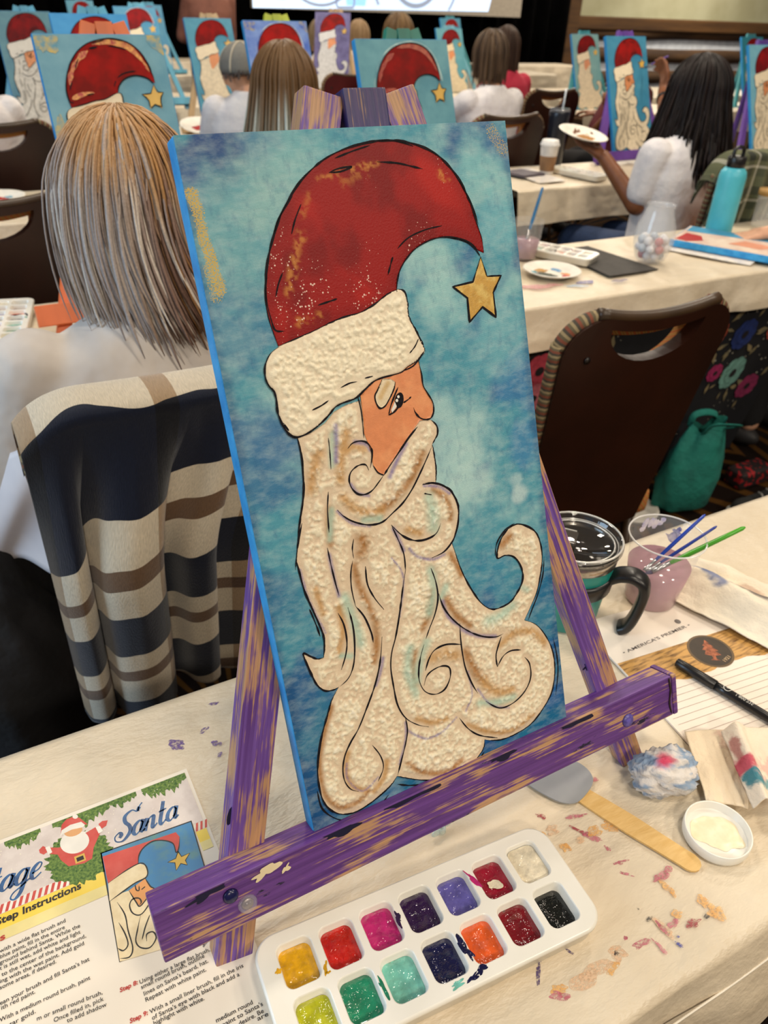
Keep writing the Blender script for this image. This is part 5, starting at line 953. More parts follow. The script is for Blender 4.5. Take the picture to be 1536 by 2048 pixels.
def chair_parts(t, shell=chair_m, w_=.205, H=.945, seat=True, detail=True, slot=True):
    wt, wb, r = w_, w_-.03, .07
    out = [(-wb, .42), (wb, .42), (wt, H-r)]+[(wt-r+r*math.cos(a), H-r+r*math.sin(a)) for a in np.linspace(.2, PI/2, 7)]+[(x, H-.012*(1-(x/(wt-r))**2)) for x in np.linspace(wt-r-.02, -(wt-r-.02), 7)]+[(-wt+r-r*math.sin(a), H-r+r*math.cos(a)) for a in np.linspace(0, PI/2-.2, 7)]+[(-wt, H-r)]
    hole = [(x, H-.020-.012*(1-(x/.11)**2)) for x in np.linspace(-.105, .105, 12)]+[(.105*math.cos(a), H-.022-.070*math.sin(a)) for a in np.linspace(.15, PI-.15, 14)]
    out = np.array(out); hole = np.array(hole)
    curve = lambda x, z: -.20-.17*(z-.42)+.35*x*x-.012
    pts, tr, nb_ = region(out, .03, [hole] if slot else []); b_ = B(); n = len(pts); x, z = pts[:, 0], pts[:, 1]
    yb = curve(x, z); Vb = np.stack([x, yb, z], 1); Vf = np.stack([x*.97, yb+.028, z], 1)
    nh = len(dens(hole, .03)) if slot else 0
    F = [tuple(q) for q in tr]+[tuple(q+n for q in f_[::-1]) for f_ in tr]+[(i, (i+1) % nb_, (i+1) % nb_+n, i+n) for i in range(nb_)]+[(nb_+i, nb_+(i+1) % nh, nb_+(i+1) % nh+n, nb_+i+n) for i in range(nh)]
    mk('back_shell', np.concatenate([Vb, Vf]), F, shell, t, local=True)
    if not detail: return
    pts2 = pts*[.94, 1]; mk('back_cushion', np.concatenate([np.stack([x*.93, yb+.030, .42+(z-.42)*.965], 1), np.stack([x*.90, yb+.052, .42+(z-.42)*.955], 1)]), F, fab_m, t, local=True)
    for s in (-1, 1):
        e = [(s*(wb+.002), .43), (s*(wb+.012), .6), (s*wt, H-r)]+[(s*(wt-r+r*math.cos(a)), H-r+r*math.sin(a)) for a in np.linspace(.2, PI/2-.1, 6)]; e = catmull(e, 4)
        q = np.stack([e[:, 0], curve(e[:, 0], e[:, 1])+.02, e[:, 1]], 1); v, f = tube(q, .013, 8); bb = B(); ln = np.repeat(np.concatenate([[0], np.cumsum(np.linalg.norm(np.diff(q, axis=0), axis=1))]), 8); bb.add(v, f, np.stack([ln, ln*0, ln*0], 1)); bb.build('piping', pip_m, t, bca=True, local=True, smooth=True)
    v, f = lathe([(.0001, .003), (.006, .002), (.007, 0)], 12, False, True, (-wt+.05, float(curve(-wt+.05, H-.075))-.001, H-.075), (0, -1, 0)); mk('bolt', v, f, M('chair_bolt', (20, 12, 8), .4), t, local=True, smooth=True)
    e = np.array([(x_, H+.004-.012*(1-(x_/(wt-r))**2)) for x_ in np.linspace(-(wt-r+.015), wt-r+.015, 16)]); q = np.stack([e[:, 0], curve(e[:, 0], e[:, 1])+.012, e[:, 1]], 1); v, f = tube(q, .011, 8); mk('top_rail', v, f, rail_m, t, local=True, smooth=True)
    if seat:
        v, f = bbox(.42, .43, .07, .025, 3); mk('seat', v+[0, .02, .445], f, fab_m, t, local=True, smooth=True)
        for s in (-1, 1):
            for yy, yl in ((-.16, -.21), (.19, .20)):
                v, f = tube([(s*.18, yy, .42), (s*.19, yl, 0)], [.013, .011], 8); mk('leg', v, f, rail_m, t, local=True, smooth=True)
def chair(label, loc, rotz=0.0, **k):
    t = thing('banquet_chair', label, 'chair', (loc[0], loc[1], 0), rotz, 'banquet chairs of the hall'); chair_parts(t, **k); return t

# ------------------------------------------------------------------ easels and paintings behind
HATc, TRIMc, BEARDc, FACEc, STARc = [dens(q, .012) if len(q) < 30 else q[::3] for q in (HAT, TRIM, BEARD, FACE_, STAR)]
REG = {k: region(q, .03)[:2] for k, q in (('hat', HATc), ('trim', TRIMc), ('beard', BEARDc), ('face', FACEc), ('star', STARc))}
inkl = [(cl, wd, q[::3]) for cl, wd, q in ST if cl == K and len(q) > 12]
def bgpaint(label, xl, y, ztl, sky, sky2, hat=(158, 26, 24), cream=(230, 214, 184), star=True, lines=True, face=(224, 146, 96), halo=None, easel_c=None, elabel=None, sc=1.0, gold=None, side=None, beard=True, mirror=False, yaw=0.0, hide=(), shine=None):
    base_ = cw([(CW_/2, -CH_)])[0]; org = np.array([xl, y, ztl]); z0 = ztl-CTL[2]
    ca_, sa_ = math.cos(yaw), math.sin(yaw)
    def fw_(uv, w_=0.0):
        q = (cw(uv, w_)-CTL)*sc; return np.stack([org[0]+q[:, 0]*ca_-q[:, 1]*sa_, org[1]+q[:, 0]*sa_+q[:, 1]*ca_, org[2]+q[:, 2]], 1)
    n0 = 'p%d' % len(MATS)
    t = thing('painting', label, 'painting', tuple(fw_([(CW_/2, -CH_)])[0]), 0, 'paintings of a bearded man on the easels behind')
    v, f = bbox(CW_, CH_, TH, .002, 2); q = v+np.array([CW_/2, -CH_/2, -TH/2]); mk('canvas_body', fw_(q[:, :2], q[:, 2]), f, M(n0+'side', side or (36, 140, 205), .5), t)
    e = .0015; mk('painted_background', fw_([(e, -CH_+e), (CW_-e, -CH_+e), (CW_-e, -e), (e, -e)], .0006), [(0, 1, 2, 3)], M(n0+'sky', sky, .5, sky2, 14, 4), t)
    L_ = 0.0012
    def lay(nm, key, mat, k):
        if nm in hide: return
        pts, tr = REG[key]; p = pts.copy()
        mk(nm, fw_(p, L_+k*.0005), tr, mat, t)
    if halo:
        c0 = HATc.mean(0); hp = c0+(HATc-c0)*1.09; pts, tr, _ = region(hp, .04); mk('halo', fw_(pts, .0011), tr, M(n0+'halo', halo, .5, sky, 20, 3), t)
    if gold:
        for i, (u_, v_, r, el, an) in enumerate(((.02, -.02, .018, 1.8, .6), (.235, -.015, .014, 1.8, -.6), (.012, -.2, .012, 3.5, 1.5))):
            bl = blob2((u_, v_), r, 30, .4, el, an, i+2); bl[:, 0] = np.clip(bl[:, 0], .002, CW_-.002); bl[:, 1] = np.clip(bl[:, 1], -CH_+.002, -.002); pts, tr, _ = region(bl, .02); mk('gold_scumble', fw_(pts, .0010), tr, M(n0+'gold', gold, .5, sky, 60, 4), t)
    lay('hat', 'hat', M(n0+'hat', tuple(x*(.96, .7, .7)[i] for i, x in enumerate(hat)), .65, tuple(x*.7 for x in hat), 22, 3, spec=.15), 1)
    if shine:
        for i, (l, wd) in enumerate((([(480, 840), (490, 740), (530, 620), (600, 500), (690, 410)], .010), ([(740, 330), (880, 285), (1030, 300), (1150, 370), (1250, 500), (1300, 600)], .009), ([(500, 1000), (620, 930), (740, 900)], .007))):
            v2, f2 = ribbon2(sm(tr7(l), 5), wd, True, .3, i); mk('hat_shine', fw_(v2, L_+.0009), f2, M(n0+'shine', shine, .4, hat, 90, 3), t)
    if beard: lay('beard', 'beard', M(n0+'beard', cream, .7, tuple(x*.9 for x in cream), 60, 3), 0)
    if face: lay('face', 'face', M(n0+'face', face, .5), 1)
    lay('hat_trim', 'trim', M(n0+'trim', cream, .7, tuple(min(255, x*1.04) for x in cream), 60, 3), 2)
    if star: lay('star', 'star', M(n0+'star', (222, 178, 80), .4), 1)
    if lines:
        bb = B()
        for i, (cl, wd, q) in enumerate(inkl if lines is True else inkl[:lines]):
            v2, f2 = ribbon2(q, .0022, True, .1, i); bb.add(fw_(v2, .0034), f2)
        bb.build('ink_outline', ink_m, t)
    if easel_c is not None:
        em = M('easel_%d_%d_%d' % easel_c, easel_c, .45, tuple(x*.86 for x in easel_c), 14, 3, scl=(1, 1, .2))
        et = thing('table_easel', elabel, 'easel', tuple(fw_([(CW_/2, -.6)], -.03)[0]*[1, 1, 0]+[0, 0, TZ]), 0, 'painted wooden table easels behind')
        lo = -CH_-.085/.928-z0/.928 if sc == 1.0 else -CH_/1-.11/sc
        lo = (TZ+.005-org[2])/(CV[2]*sc)
        for a, b_ in (((-.0795, lo), (.1165, .028)), ((.3435, lo), (.1745, .028))):
            p0, p1 = fw_([a], -.028)[0], fw_([b_], -.028)[0]; v, f, bc = bar(p0, p1, .03*sc, .02*sc, CN); v[:, 2] = np.maximum(v[:, 2], TZ+.0025); mk('leg', v, f, em, et)
        p0, p1 = fw_([(.1455, -.03)], -.03)[0], fw_([(.1455, .0285)], -.03)[0]; v, f, bc = bar(p0, p1, .034*sc, .03*sc, CN); mk('hinge_block', v, f, em, et)
        cb = max(-.527, lo+.025)
        p0, p1 = fw_([(-.12, -.527)], -.004)[0], fw_([(.37, -.527)], -.004)[0]; v, f, bc = bar(p0, p1, .042*sc if z0 > -.04 else .03, .028*sc, CN); v[:, 2] = np.maximum(v[:, 2], TZ+.003); mk('crossbar', v, f, em, et)
        p0 = fw_([(.146, .0)], -.05)[0]; p1 = np.array([p0[0], p0[1]+.03, TZ+.008]); v, f, bc = bar(p0, p1, .028*sc, .016*sc, CN); mk('rear_strut', v, f, em, et)
    return t
ORA, SKYB, LIME, GREENe, PURe, TEALe, PALEe, WOODe = (232, 116, 62), (88, 168, 196), (186, 196, 60), (44, 126, 108), (112, 72, 160), (70, 150, 156), (150, 190, 206), (196, 164, 120)
bgpaint('painting with yellow corners and gold-edged red hat behind the blonde painter', .245, 1.88, 1.293, (84, 146, 170), (112, 166, 184), (168, 26, 18), star=True, lines=True, gold=(206, 178, 84), shine=(226, 160, 70), easel_c=ORA, elabel='orange easel in front of the blonde painter')
bgpaint('painting with pale halo round the red hat on the white-topped green easel', .946, 1.87, 1.295, (76, 140, 158), (104, 164, 176), (150, 30, 24), halo=(176, 206, 204), shine=(176, 84, 50), easel_c=GREENe, elabel='green easel right behind the large canvas', lines=30)
bgpaint('sky-blue painting with red hat behind the orange easel top', .484, 3.2, 1.294, (42, 136, 196), (60, 150, 206), easel_c=SKYB, elabel='sky-blue easel behind the orange easel top', lines=20)
bgpaint('royal-blue painting with white hat tuft in front of the long-haired woman', 1.145, 3.17, 1.29, (56, 96, 186), (120, 150, 208), (176, 28, 22), halo=(190, 200, 214), gold=(170, 160, 120), easel_c=LIME, elabel='lime-green easel in front of the long-haired woman', lines=30)
bgpaint('painting with plain cream beard and small orange face beside the grey cap', 1.345, 4.6, 1.255, (56, 136, 164), (74, 150, 176), (160, 24, 22), lines=16, easel_c=WOODe, elabel='bare wooden easel behind the grey cap')
bgpaint('painting with black-and-white curled beard at the far left', .44, 4.56, 1.262, (70, 120, 140), (90, 138, 150), (140, 30, 34), cream=(214, 208, 196), easel_c=SKYB, elabel='sky-blue easel at the far left edge', lines=True)
bgpaint('painting being worked on with a purple-handled brush by the dark-haired woman', 2.95, 3.22, 1.268, (52, 126, 160), (70, 142, 172), (166, 32, 28), easel_c=PURe, elabel='purple easel in front of the dark-haired woman', lines=True)
bgpaint('greyish painting with faint orange face left of the purple easel', 4.34, 5.1, 1.212, (112, 158, 162), (130, 170, 170), (136, 24, 26), halo=(150, 184, 180), cream=(224, 206, 176), easel_c=TEALe, elabel='pale teal easel left of the purple one', lines=14, face=(222, 150, 112))
bgpaint('painting cut off by the right edge on a purple easel', 3.80, 3.1, 1.25, (104, 164, 186), (120, 178, 196), (150, 28, 34), easel_c=(100, 66, 150), elabel='purple easel cut off by the right edge', lines=True)
bgpaint('small teal painting glimpsed behind the right-edge purple easel', 6.02, 5.0, 1.225, (46, 140, 156), (60, 150, 166), easel_c=TEALe, elabel='teal easel glimpsed behind the right-edge painting', lines=10)
bgpaint('narrow painting with long cream beard left of the white-shirted painter', 3.93, 6.3, 1.19, (84, 150, 164), (100, 160, 172), (136, 26, 26), cream=(222, 204, 168), halo=(130, 176, 182), easel_c=(120, 180, 196), elabel='pale blue easel left of the white-shirted painter', lines=20)
bgpaint('small distant painting with a red cap peeping above the narrow one', 5.16, 8.2, 1.225, (64, 140, 170), (80, 150, 176), easel_c=TEALe, elabel='distant teal easel behind the narrow painting', lines=False)
bgpaint('violet-backed painting with white curled beard under the screen', 2.72, 6.0, 1.278, (74, 66, 120), (110, 104, 160), (170, 40, 34), cream=(214, 214, 214), easel_c=WOODe, elabel='bare wooden easel under the screen', lines=20, yaw=-.55, side=(90, 80, 120))
bgpaint('distant painting behind the dark cap at upper left', 1.215, 5.6, 1.276, (60, 140, 180), (80, 150, 184), (160, 34, 40), halo=(214, 180, 180), easel_c=SKYB, elabel='distant blue easel behind the dark cap', lines=10)
bgpaint('farthest small painting at upper left under the dark drape', 1.56, 9.2, 1.25, (80, 156, 190), (100, 166, 190), easel_c=SKYB, elabel='farthest sky-blue easel at upper left', lines=False)
bgpaint('second farthest painting at upper left with red cap', 1.90, 8.0, 1.25, (76, 150, 190), (96, 160, 190), easel_c=SKYB, elabel='second farthest blue easel at upper left', lines=False)
table(.6, 2.35, N4+.06, N4+.06+W, 'covered table in the fourth row beside the grey cap'); cover('tablecloth', .59, 2.36, N4+.06, N4+.06+W, .14, .14, 8.2, 'cream cover on the fourth-row table beside the grey cap', 120)
table(4.15, 6.6, 4.62, 5.12, 'covered table in the fourth row with the greyish painting'); cover('tablecloth', 4.14, 6.61, 4.62, 5.12, .14, .14, 4.4, 'cream cover under the greyish painting', 120)
table(1.0, 7.4, N5, N5+W+.35, 'covered table in the fifth row'); cover('tablecloth', 1.0, 7.42, N5, N5+W+.35, .14, .14, 3.2, 'cream cover on the fifth-row table', 160)
table(1.2, 6.4, 7.7, 8.2, 'covered table in the sixth row'); cover('tablecloth', 1.2, 6.42, 7.7, 8.2, .14, .14, 6.2, 'cream cover on the sixth-row table', 120)
table(6.2, 7.7, 8.85, 9.3, 'empty covered table by the log wall'); cover('tablecloth', 6.2, 7.72, 8.85, 9.3, .30, .2, 9.2, 'greyish cover on the empty table by the log wall', 120)
table(1.3, 4.2, 9.25, 9.75, 'covered table against the black drape'); cover('tablecloth', 1.3, 4.22, 9.25, 9.75, .2, .2, 12.2, 'cream cover on the table against the black drape', 100)

# ------------------------------------------------------------------ people
def caps(p0, p1, r0, r1, seg=12):
    p0, p1 = np.array(p0, float), np.array(p1, float); d = p1-p0; L_ = np.linalg.norm(d); d = d/(L_+1e-9)
    P_ = []; R_ = []
    for a in np.linspace(-PI/2*.96, 0, 4): P_.append(p0+d*r0*math.sin(a)); R_.append(r0*math.cos(a))
    for a in np.linspace(0, PI/2*.96, 4): P_.append(p1+d*r1*math.sin(a)); R_.append(r1*math.cos(a))
    return tube(P_, R_, seg)
def chain(b_, pts, rad, seg=12):
    for i in range(len(pts)-1): b_.add(*caps(pts[i], pts[i+1], rad[i], rad[i+1], seg))
def handmesh(b_, wr, d, nrm, side=1, curl=.5, s=1.0, spread=.12, point=False):
    """palm, four unequal bent fingers and a thumb leaving the side of the palm"""
    wr, d, nrm = [np.array(q, float) for q in (wr, d, nrm)]; d /= np.linalg.norm(d); nrm -= d*(nrm@d); nrm /= np.linalg.norm(nrm); x = np.cross(d, nrm)*side
    b_.add(*caps(wr-d*.01, wr+d*.03*s, .024*s, .024*s)); 
    for k in (-.024, -.008, .008, .024): b_.add(*caps(wr+d*.02*s+x*k*.7*s, wr+d*.085*s+x*k*s, .014*s, .0105*s, 10))
    for k, ln in ((-.029, .058), (-.010, .074), (.010, .080), (.029, .070)):
        p = wr+d*.088*s+x*k*s; a = spread*k/.03; dd = d*math.cos(a)+x*math.sin(a); cu = curl*(.35 if (point and k > .02) else 1); pts = [p]; r = [.0098*s]
        for j in range(3): an = cu*(.35+.75*j); q = dd*math.cos(an)+nrm*math.sin(an); pts.append(pts[-1]+q*ln*s*(.42, .32, .26)[j]); r.append((.0092, .0085, .0070)[j]*s)
        chain(b_, pts, r, 10)
    p = wr+d*.03*s+x*.026*s; q1 = p+(d*.6+x*.7+nrm*.25)*.038*s; q2 = q1+(d*.85+x*.25+nrm*.35)*.034*s; q3 = q2+(d*.95+nrm*.4)*.024*s; chain(b_, [p-d*.012, q1, q2, q3], [.014*s, .0125*s, .0105*s, .0085*s], 10)
def remesh(o, vox, sm_=6):
    m_ = o.modifiers.new('body', 'REMESH'); m_.mode = 'VOXEL'; m_.voxel_size = vox; m_.use_smooth_shade = True
    s_ = o.modifiers.new('soft', 'SMOOTH'); s_.factor = .5; s_.iterations = sm_
def ring_loft(secs, seg=28, pw=.85):
    V = []; n = len(secs)
    for cx_, cy_, z, rx, ry in secs:
        for k in range(seg):
            a = 2*PI*k/seg; ca_, sa_ = math.cos(a), math.sin(a); V.append((cx_+rx*math.copysign(abs(ca_)**pw, ca_), cy_+ry*math.copysign(abs(sa_)**pw, sa_), z))
    F = [(i*seg+k, i*seg+(k+1) % seg, (i+1)*seg+(k+1) % seg, (i+1)*seg+k) for i in range(n-1) for k in range(seg)]; F += [tuple(range(seg))[::-1], tuple((n-1)*seg+k for k in range(seg))]; return np.array(V), F
def hair_mesh(t, hc, r, zend, flare, n, colf, mat, seed=0, wave=0.0, gap=62, sr=.0045, part=0.0, jit=.02, vol=1.06, shift=(0, 0), name='hair', fine=2, stray=.003):
    rg = np.random.default_rng(seed); b_ = B(); C_ = []; hc = np.array(hc)
    def path(phi, e0, off, ze, ph):
        P_ = []
        for e in np.linspace(e0, .0, 7):
            P_.append(hc+np.array([r[0]*off*math.cos(e)*math.sin(phi), -r[1]*off*math.cos(e)*math.cos(phi), r[2]*off*math.sin(e)]))
        p0 = P_[-1]
        for k in np.linspace(.14, 1, 7):
            fl = 1+(flare-1)*k; z = hc[2]+(ze-hc[2])*k; wv_ = wave*math.sin(k*9+ph)*k
            P_.append(np.array([hc[0]+(p0[0]-hc[0])*fl+wv_+shift[0]*k*k, hc[1]+(p0[1]-hc[1])*fl+wv_*.6+shift[1]*k*k, z]))
        return np.array(P_)
    g_ = math.radians(gap); az = np.linspace(-PI+g_, PI-g_, 40); S = np.array([path(a, PI/2-.001, 1.02, zend+.01, 0) for a in az]); V = S.reshape(-1, 3); m_ = S.shape[1]
    b_.add(V, [(i*m_+j, i*m_+j+1, (i+1)*m_+j+1, (i+1)*m_+j) for i in range(39) for j in range(m_-1)]); C_.append(colf(V, np.full(len(V), .5)))
    # inner lining gives the hair body thickness
    V2 = hc+(V-hc)*[.86, .86, .9]; b_.add(V2, [(i*m_+j, (i+1)*m_+j, (i+1)*m_+j+1, i*m_+j+1) for i in range(39) for j in range(m_-1)]); C_.append(colf(V2, np.full(len(V2), .2)))
    for k in range(n):
        phi = rg.uniform(-PI+g_, PI-g_); p = catmull(path(phi, rg.uniform(.9, PI/2-.02) if rg.random() < .75 else rg.uniform(.2, 1.0), rg.uniform(1.0, vol), zend+rg.normal(0, jit), rg.uniform(0, 6)), fine); p = p+np.linspace(0, 1, len(p))[:, None]*rg.normal(0, stray*2, 3)
        rr = sr*rg.uniform(.6, 1.3)*np.concatenate([[.5], np.ones(len(p)-3), [.6, .15]]); out = hc-p; out[:, 2] = 0
        v, f = tube(p, rr, 4, .5, upv=(math.sin(phi), -math.cos(phi), .3)); b_.add(v, f); C_.append(colf(v, np.full(len(v), rg.random())))
    return b_.build(name, mat, t, local=True, smooth=True, col=np.concatenate(C_))
SKINS = {'light': (216, 164, 132), 'brown': (128, 78, 48), 'tan': (206, 150, 116)}
def skin_mat(k): return M('skin_'+k, SKINS[k], .5, tuple(x*.9 for x in SKINS[k]), 25, 3, spec=.4)
hair_m = Mvc('hair_strands', .5, .3, 900, .001, .12, 300, spec=.28)
jean = M('jeans', (44, 62, 96), .85, (36, 52, 82), 60, bmp=.3, bsc=600); blackc = M('black_trousers', (16, 15, 17), .9); shoe_m = M('shoe_dark', (40, 38, 38), .6)
def person(label, loc, rotz, shirt, skin, hair=None, LA=None, RA=None, trousers=blackc, head=(0, .035, 1.128), hs=1.0, sleeve=.75, vox=.009, hands=(True, True), group=None, stand=False, sw=1.0, hd=None):
    t = thing('person', label, 'person', (loc[0], loc[1], 0), rotz, group); dz = .40 if stand else 0.0
    LA = LA or dict(e=(-.23, .06, .70), w=(-.16, .30, .78), d=(.2, 1, .1), n=(0, 0, -1)); RA = RA or dict(e=(.23, .06, .70), w=(.16, .30, .78), d=(-.2, 1, .1), n=(0, 0, -1))
    sk = skin_mat(skin); b_ = B(); hx, hy, hz = head
    up_ = np.array([0, 0, dz])
    def A(q): return np.array(q, float)+up_
    b_.add(*ellipsoid(A((hx, hy+.005, hz+.012)), (.074*hs, .092*hs, .100*hs), 24, 16)); b_.add(*ellipsoid(A((hx, hy+.03, hz-.055)), (.054*hs, .062*hs, .062*hs), 20, 12)); b_.add(*caps(A((hx, hy+.092, hz-.005)), A((hx, hy+.112, hz-.03)), .010, .015, 10))
    for s in (-1, 1): b_.add(*ellipsoid(A((hx+s*.076, hy, hz-.01)), (.012, .024, .034), 12, 8))
    chain(b_, [A((hx*.6, hy-.025, hz-.07)), A((0, -.012, .985)), A((0, -.01, .93))], [.052, .056, .08])
    for z, rx, ry in ((.56, .13, .09), (.70, .125, .085), (.85, .14, .085)): b_.add(*ellipsoid(A((0, 0, z)), (rx, ry, .14), 20, 12))
    for s, ar in ((-1, LA), (1, RA)):
        sh = A((s*.165*sw, -.01, .925)); chain(b_, [sh, A(ar['e']), A(ar['w'])], [.047, .039, .027])
        handmesh(b_, A(ar['w']), ar['d'], ar['n'], ar.get('side', s), ar.get('curl', .55), .98, point=ar.get('point', False))
        if stand: chain(b_, [(s*.09, 0, .9), (s*.1, .01, .5), (s*.1, 0, .09)], [.07, .05, .04])
        else: chain(b_, [(s*.09, .0, .51), (s*.12, .40, .50), (s*.12, .38, .10)], [.07, .052, .036])
    body = b_.build('body', sk, t, local=True); remesh(body, vox)
    # face
    for s in (-1, 1):
        v, f = ellipsoid(A((hx+s*.03, hy+.091, hz+.018)), (.011, .006, .008), 10, 8); mk('eye', v, f, M('eye_dark', (40, 30, 26), .2), t, local=True, smooth=True)
    v, f = ellipsoid(A((hx, hy+.092, hz-.062)), (.022, .006, .006), 12, 6); mk('mouth', v, f, M('lips', (160, 84, 76), .5), t, local=True, smooth=True)
    # shirt with sleeves
    b_ = B(); b_.add(*ring_loft([(0, 0, .50+dz, .165*sw, .125), (0, 0, .60+dz, .165*sw, .122), (0, -.005, .72+dz, .170*sw, .115), (0, -.01, .84+dz, .185*sw, .118), (0, -.012, .91+dz, .178*sw, .100), (0, -.014, .955+dz, .128*sw, .080), (0, -.014, .985+dz, .080, .068), (0, -.012, 1.0+dz, .07, .062)]))
    for s, ar in ((-1, LA), (1, RA)):
        sh = A((s*.155*sw, -.01, .915)); el = A(ar['e']); e2 = sh+(el-sh)*min(sleeve, 1.0); pts = [sh, sh+(e2-sh)*.5, e2]; rd = [.066, .064, .058]
        if sleeve > 1: w2 = el+(A(ar['w'])-el)*(sleeve-1); pts.append(w2); rd = [.066, .058, .052, .042]
        chain(b_, pts, rd, 16)
    s_ = b_.build('shirt', shirt, t, local=True); remesh(s_, vox*.9, 8)
    b_ = B()
    for s in (-1, 1):
        if stand: chain(b_, [(s*.09, 0, .92), (s*.1, .01, .5), (s*.1, 0, .12)], [.095, .075, .06])
        else: chain(b_, [(s*.09, -.02, .525), (s*.12, .40, .505), (s*.12, .39, .12)], [.095, .070, .052])
    p_ = b_.build('trousers', trousers, t, local=True); remesh(p_, .014)
    for s in (-1, 1):
        v, f = ellipsoid((s*(.1 if stand else .12), .05 if stand else .44, .045), (.042, .12, .045), 16, 10); v[:, 2] = np.maximum(v[:, 2], .004); mk('shoe', v, f, shoe_m, t, local=True, smooth=True)
    if hair:
        h = dict(hair); hair_mesh(t, A((hx, hy-.002, hz+.018)), h.pop('r', (.086*hs, .104*hs, .108*hs)), h.pop('z')+dz, h.pop('flare', 1.0), h.pop('n', 220), h.pop('col'), hair_m, **h)
    return t
def two(c1, c2):
    a, b_ = L(c1), L(c2); return lambda v, k: a+(b_-a)*np.clip(k, 0, 1)[:, None]
white_tee = M('white_tee', (226, 222, 222), .85, (206, 202, 206), 9, 4, .5, 14, bd=.02); grey_tee = M('heather_tee', (206, 198, 190), .9, (190, 182, 176), 9, 5, .45, 8, bd=.03)

# blonde painter seen from behind
def blonde(v, k):
    top = sst(1.15, 1.215, v[:, 2]+.02*np.sin(v[:, 0]*90)+(k-.5)*.08); lft = sst(.05, -.06, v[:, 0]+(k-.5)*.09)
    c_ = lerp(np.tile(L((140, 100, 62)), (len(v), 1)), L((196, 188, 182)), lft*.95); c_ = lerp(c_, L((128, 98, 88)), .8*sst(.35, .15, np.abs(k-.3))*(1-lft*.5)); c_ = lerp(c_, L((226, 216, 204)), sst(.72, .86, k)*.85); c_ = lerp(c_, L((190, 142, 86)), top*.85); return c_
chair('chair under the striped blanket behind the blonde painter', (.235, 1.17), 0)
person('person with grey-blonde bob and pale heather top, seen from behind at left', (.236, 1.125), 0, grey_tee, 'light', dict(z=.985, flare=1.12, n=1900, col=blonde, seed=3, sr=.0027, jit=.016, gap=70, vol=1.12, r=(.085, .100, .102), shift=(.035, 0), fine=1, stray=.006), trousers=blackc, vox=.007, sleeve=1.45, head=(0, .03, 1.118), sw=1.08,
       LA=dict(e=(-.25, .02, .70), w=(-.18, .27, .72), d=(.2, 1, .1), n=(0, 0, -1)))
# dark-haired woman holding plate and brush
dk = two((10, 6, 6), (34, 19, 16))
p3 = (2.60, 2.30)
rel = lambda q: (q[0]-p3[0], q[1]-p3[1], q[2])
chair('chair under the green plaid shirt behind the dark-haired woman', (2.70, 2.26), -.08)
person('person with long dark hair and white tee, painting with a purple brush', p3, 0, white_tee, 'brown', dict(z=.86, flare=1.45, n=950, col=dk, seed=5, wave=.012, sr=.0042, jit=.03, gap=60, vol=1.16, r=(.098, .115, .114)), head=(.05, .04, 1.105), trousers=jean, vox=.0065, sleeve=.72,
       LA=dict(e=rel((2.42, 2.31, .735)), w=rel((2.375, 2.49, .885)), d=(-.45, .72, .35), n=(.05, -.2, 1), curl=.35, side=1), RA=dict(e=rel((2.83, 2.62, .93)), w=rel((3.02, 2.86, 1.075)), d=(.3, .5, .75), n=(-.8, .5, .2), curl=.9))
# long-haired woman
lb = lambda v, k: lerp(lerp(np.tile(L((108, 78, 46)), (len(v), 1)), L((176, 178, 160)), sst(1.13, .98, v[:, 2]+(k-.5)*.12)*np.clip(k*1.5, 0, 1)), L((200, 206, 196)), sst(.75, .9, k)*sst(1.16, 1.05, v[:, 2]))
person('person with very long streaked blonde hair, seen from behind', (1.0, 2.40), 0, M('dark_teal_top', (24, 58, 66), .9), 'light', dict(z=.93, flare=1.35, n=420, col=lb, seed=8, sr=.005, jit=.03, gap=66, vol=1.1), head=(0, .035, 1.13))
# man with cap
capman = person('person in a grey mesh cap and white shirt behind the streaked hair', (1.40, 3.83), -.35, white_tee, 'tan', dict(z=1.06, flare=.95, n=120, col=two((70, 62, 60), (120, 104, 96)), seed=9, jit=.01), head=(-.03, .03, 1.055), LA=dict(e=(-.2, .05, .76), w=(-.13, .18, .84), d=(-.2, .8, .3), n=(0, 0, 1), curl=.3, side=1))
def cap_on(t, hx, hy, hz, c1, c2):
    v, f = ellipsoid((hx, hy, hz+.03), (.098, .118, .10), 32, 16); keep = [q for q in f if v[list(q), 2].mean() > hz+.01]
    o = mk('cap', v, keep, M('cap_grey', c1, .9, tuple(x*.9 for x in c1), 200, 2, .5, 500), t, local=True, smooth=True); s_ = o.modifiers.new('thickness', 'SOLIDIFY'); s_.thickness = .004
    b_ = B()
    for k in range(6):
        a = k*PI/3; pth = [(hx+.100*math.cos(e)*math.cos(a), hy+.120*math.cos(e)*math.sin(a), hz+.03+.102*math.sin(e)) for e in np.linspace(-.15, PI/2, 10)]; b_.add(*tube(pth, .004, 6, .5))
    b_.build('seam', M('cap_seam', c2, .9), o, local=True, smooth=True)
    th = np.linspace(-1.1, 1.1, 12); V = [(hx+.096*math.sin(a), hy+.116*math.cos(a), hz+.012) for a in th]+[(hx+.10*math.sin(a), hy+.116*math.cos(a)+.075*math.cos(a*.9), hz-.005) for a in th]; o2 = mk('brim', V, [(i, i+1, 13+i, 12+i) for i in range(11)], M('cap_brim', tuple(x*.9 for x in c1), .9), t, local=True, smooth=True); s_ = o2.modifiers.new('thickness', 'SOLIDIFY'); s_.thickness = .004
cap_on(capman, -.03, .03, 1.06, (120, 118, 112), (196, 186, 166))
